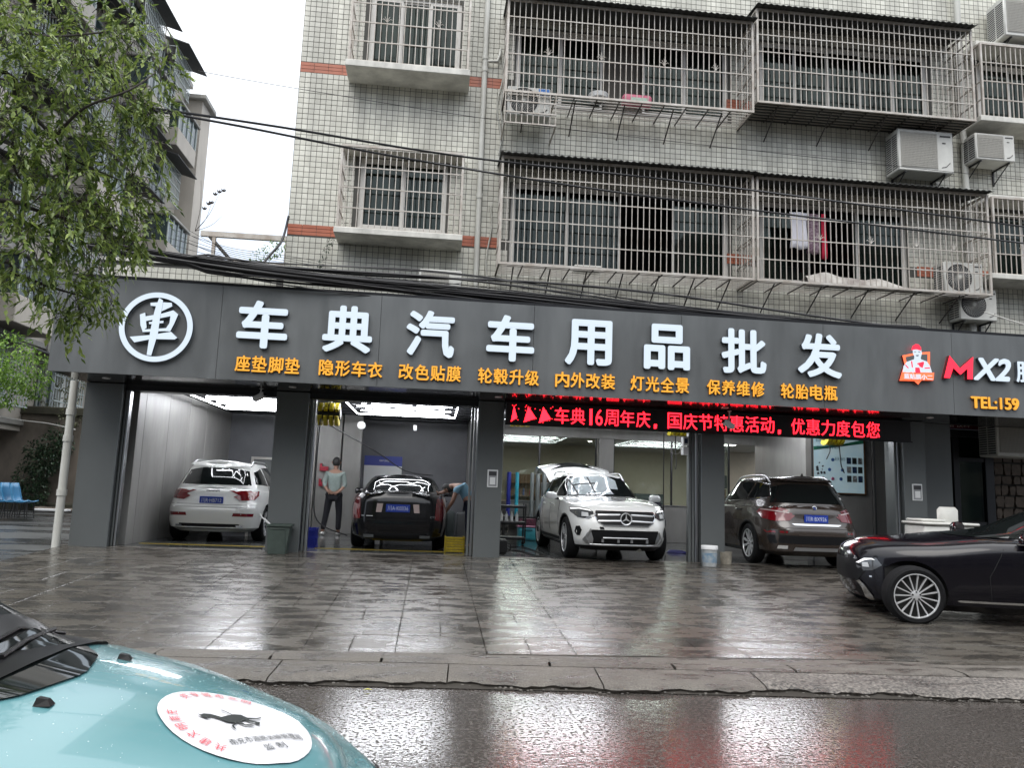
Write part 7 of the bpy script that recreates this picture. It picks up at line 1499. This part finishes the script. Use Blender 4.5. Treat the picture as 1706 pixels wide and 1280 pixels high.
for f_i in range(7):
    z0 = 3.9+f_i*2.85
    part('floor_band', MB().bbox(OX, OX+.10, OY0, OY1, z0-.72, z0-.5, .02), M['old_trim'], ob)
    for c_i in range(6):
        y0 = OY0+.7+c_i*4.0; kind = (f_i*3+c_i*2) % 4
        if kind == 3 or (c_i == 5 and f_i % 2):   # closed balcony
            b1 = part('balcony', MB().bbox(OX+.001, OX+1.1, y0, y0+2.8, z0-.55, z0+.35, .02), M['old_wall'] if f_i % 2 else M['old_trim'], ob)
            part('balcony_glazing', MB().box(OX+.05, OX+1.05, y0+.03, y0+2.77, z0+.36, z0+1.6), M['old_glass'], b1)
            for k in range(5): part('mullion', MB().box(OX+1.04, OX+1.10, y0+.03+.66*k, y0+.09+.66*k, z0+.36, z0+1.62), M['old_frame'], b1)
            part('balcony_roof', MB().bbox(OX+.0, OX+1.2, y0-.1, y0+2.9, z0+1.62, z0+1.75, .02), M['old_trim'], b1)
        else:
            w_ = part('window', MB().box(OX+.001, OX+.04, y0, y0+1.9, z0, z0+1.45), M['old_glass'], ob)
            for k in range(3): part('mullion', MB().box(OX+.041, OX+.09, y0+.9*k, y0+.07+.9*k, z0, z0+1.45), M['old_frame'], w_)
            for z in (z0, z0+1.4): part('frame_rail', MB().box(OX+.041, OX+.085, y0, y0+1.9, z, z+.06), M['old_frame'], w_)
            if kind in (0, 2):      # cage of bars
                m_ = MB()
                for k in range(13): m_.box(OX+.68, OX+.71, y0-.2+.19*k, y0-.17+.19*k, z0-.2, z0+1.6)
                for z in (z0-.2, z0+.25, z0+.7, z0+1.15, z0+1.6): m_.box(OX+.715, OX+.74, y0-.2, y0+2.13, z, z+.035)
                for yy in (y0-.2, y0+2.1):
                    for z in (z0-.2, z0+1.58): m_.box(OX+.04, OX+.68, yy, yy+.03, z, z+.03)
                part('window_bars', m_, M['old_frame'], w_, kind='stuff')
            if kind in (0, 1, 2): part('canopy', MB().prism([(OX+.01, z0+2.0), (OX+1.35, z0+1.62), (OX+1.35, z0+1.67), (OX+.01, z0+2.06)], y0-.4, y0+2.6), M['old_canopy'], ob)
# rooftop rails
for k in range(7): part('roof_rail', MB().box(OX-.1, OX-.05, OY1-9+1.4*k, OY1-8.95+1.4*k, OZ+.3, OZ+1.5), M['old_trim'], ob)
part('roof_rail', MB().box(OX-.1, OX-.05, OY1-9, OY1-.5, OZ+1.4, OZ+1.46), M['old_trim'], ob); part('roof_rail', MB().box(OX-.1, OX-.05, OY1-9, OY1-.5, OZ+.85, OZ+.9), M['old_trim'], ob)
part('drainpipe', MB().tube([(OX+.15, OY0+13, 3), (OX+.15, OY0+13, OZ)], .09, 8), M['pvc'], ob); part('drainpipe', MB().tube([(OX+.15, OY0+5, 3), (OX+.15, OY0+5, OZ)], .09, 8), M['pvc'], ob)
# ================================================================== the far side of the street, behind the viewer
mat('far_wall', (.16, .155, .145), .8, noise=.2, nscale=.4); mat('far_glass', (.03, .035, .04), .12)
for i, (x0, x1, h_, lab) in enumerate([(-34, -8, 17, 'grey apartment block across the street, behind the viewer at the left'), (-7, 14, 14, 'grey apartment block directly across the street, behind the viewer'), (15, 40, 18, 'grey apartment block across the street, behind the viewer at the right')]):
    t = thing('opposite_building', lab, 'building', ((x0+x1)/2, -17, 0), 'buildings across the street'); part('wall', MB().box(x0, x1, -27, -17, 0, h_), M['far_wall'], t)
    m_ = MB(); nx = int((x1-x0)/2.6)
    for f_i in range(int(h_/3)):
        for k in range(nx): m_.box(x0+.6+2.6*k, x0+2.2+2.6*k, -16.99, -16.96, .9+3*f_i, 2.4+3*f_i)
    part('windows', m_, M['far_glass'], t, kind='stuff')
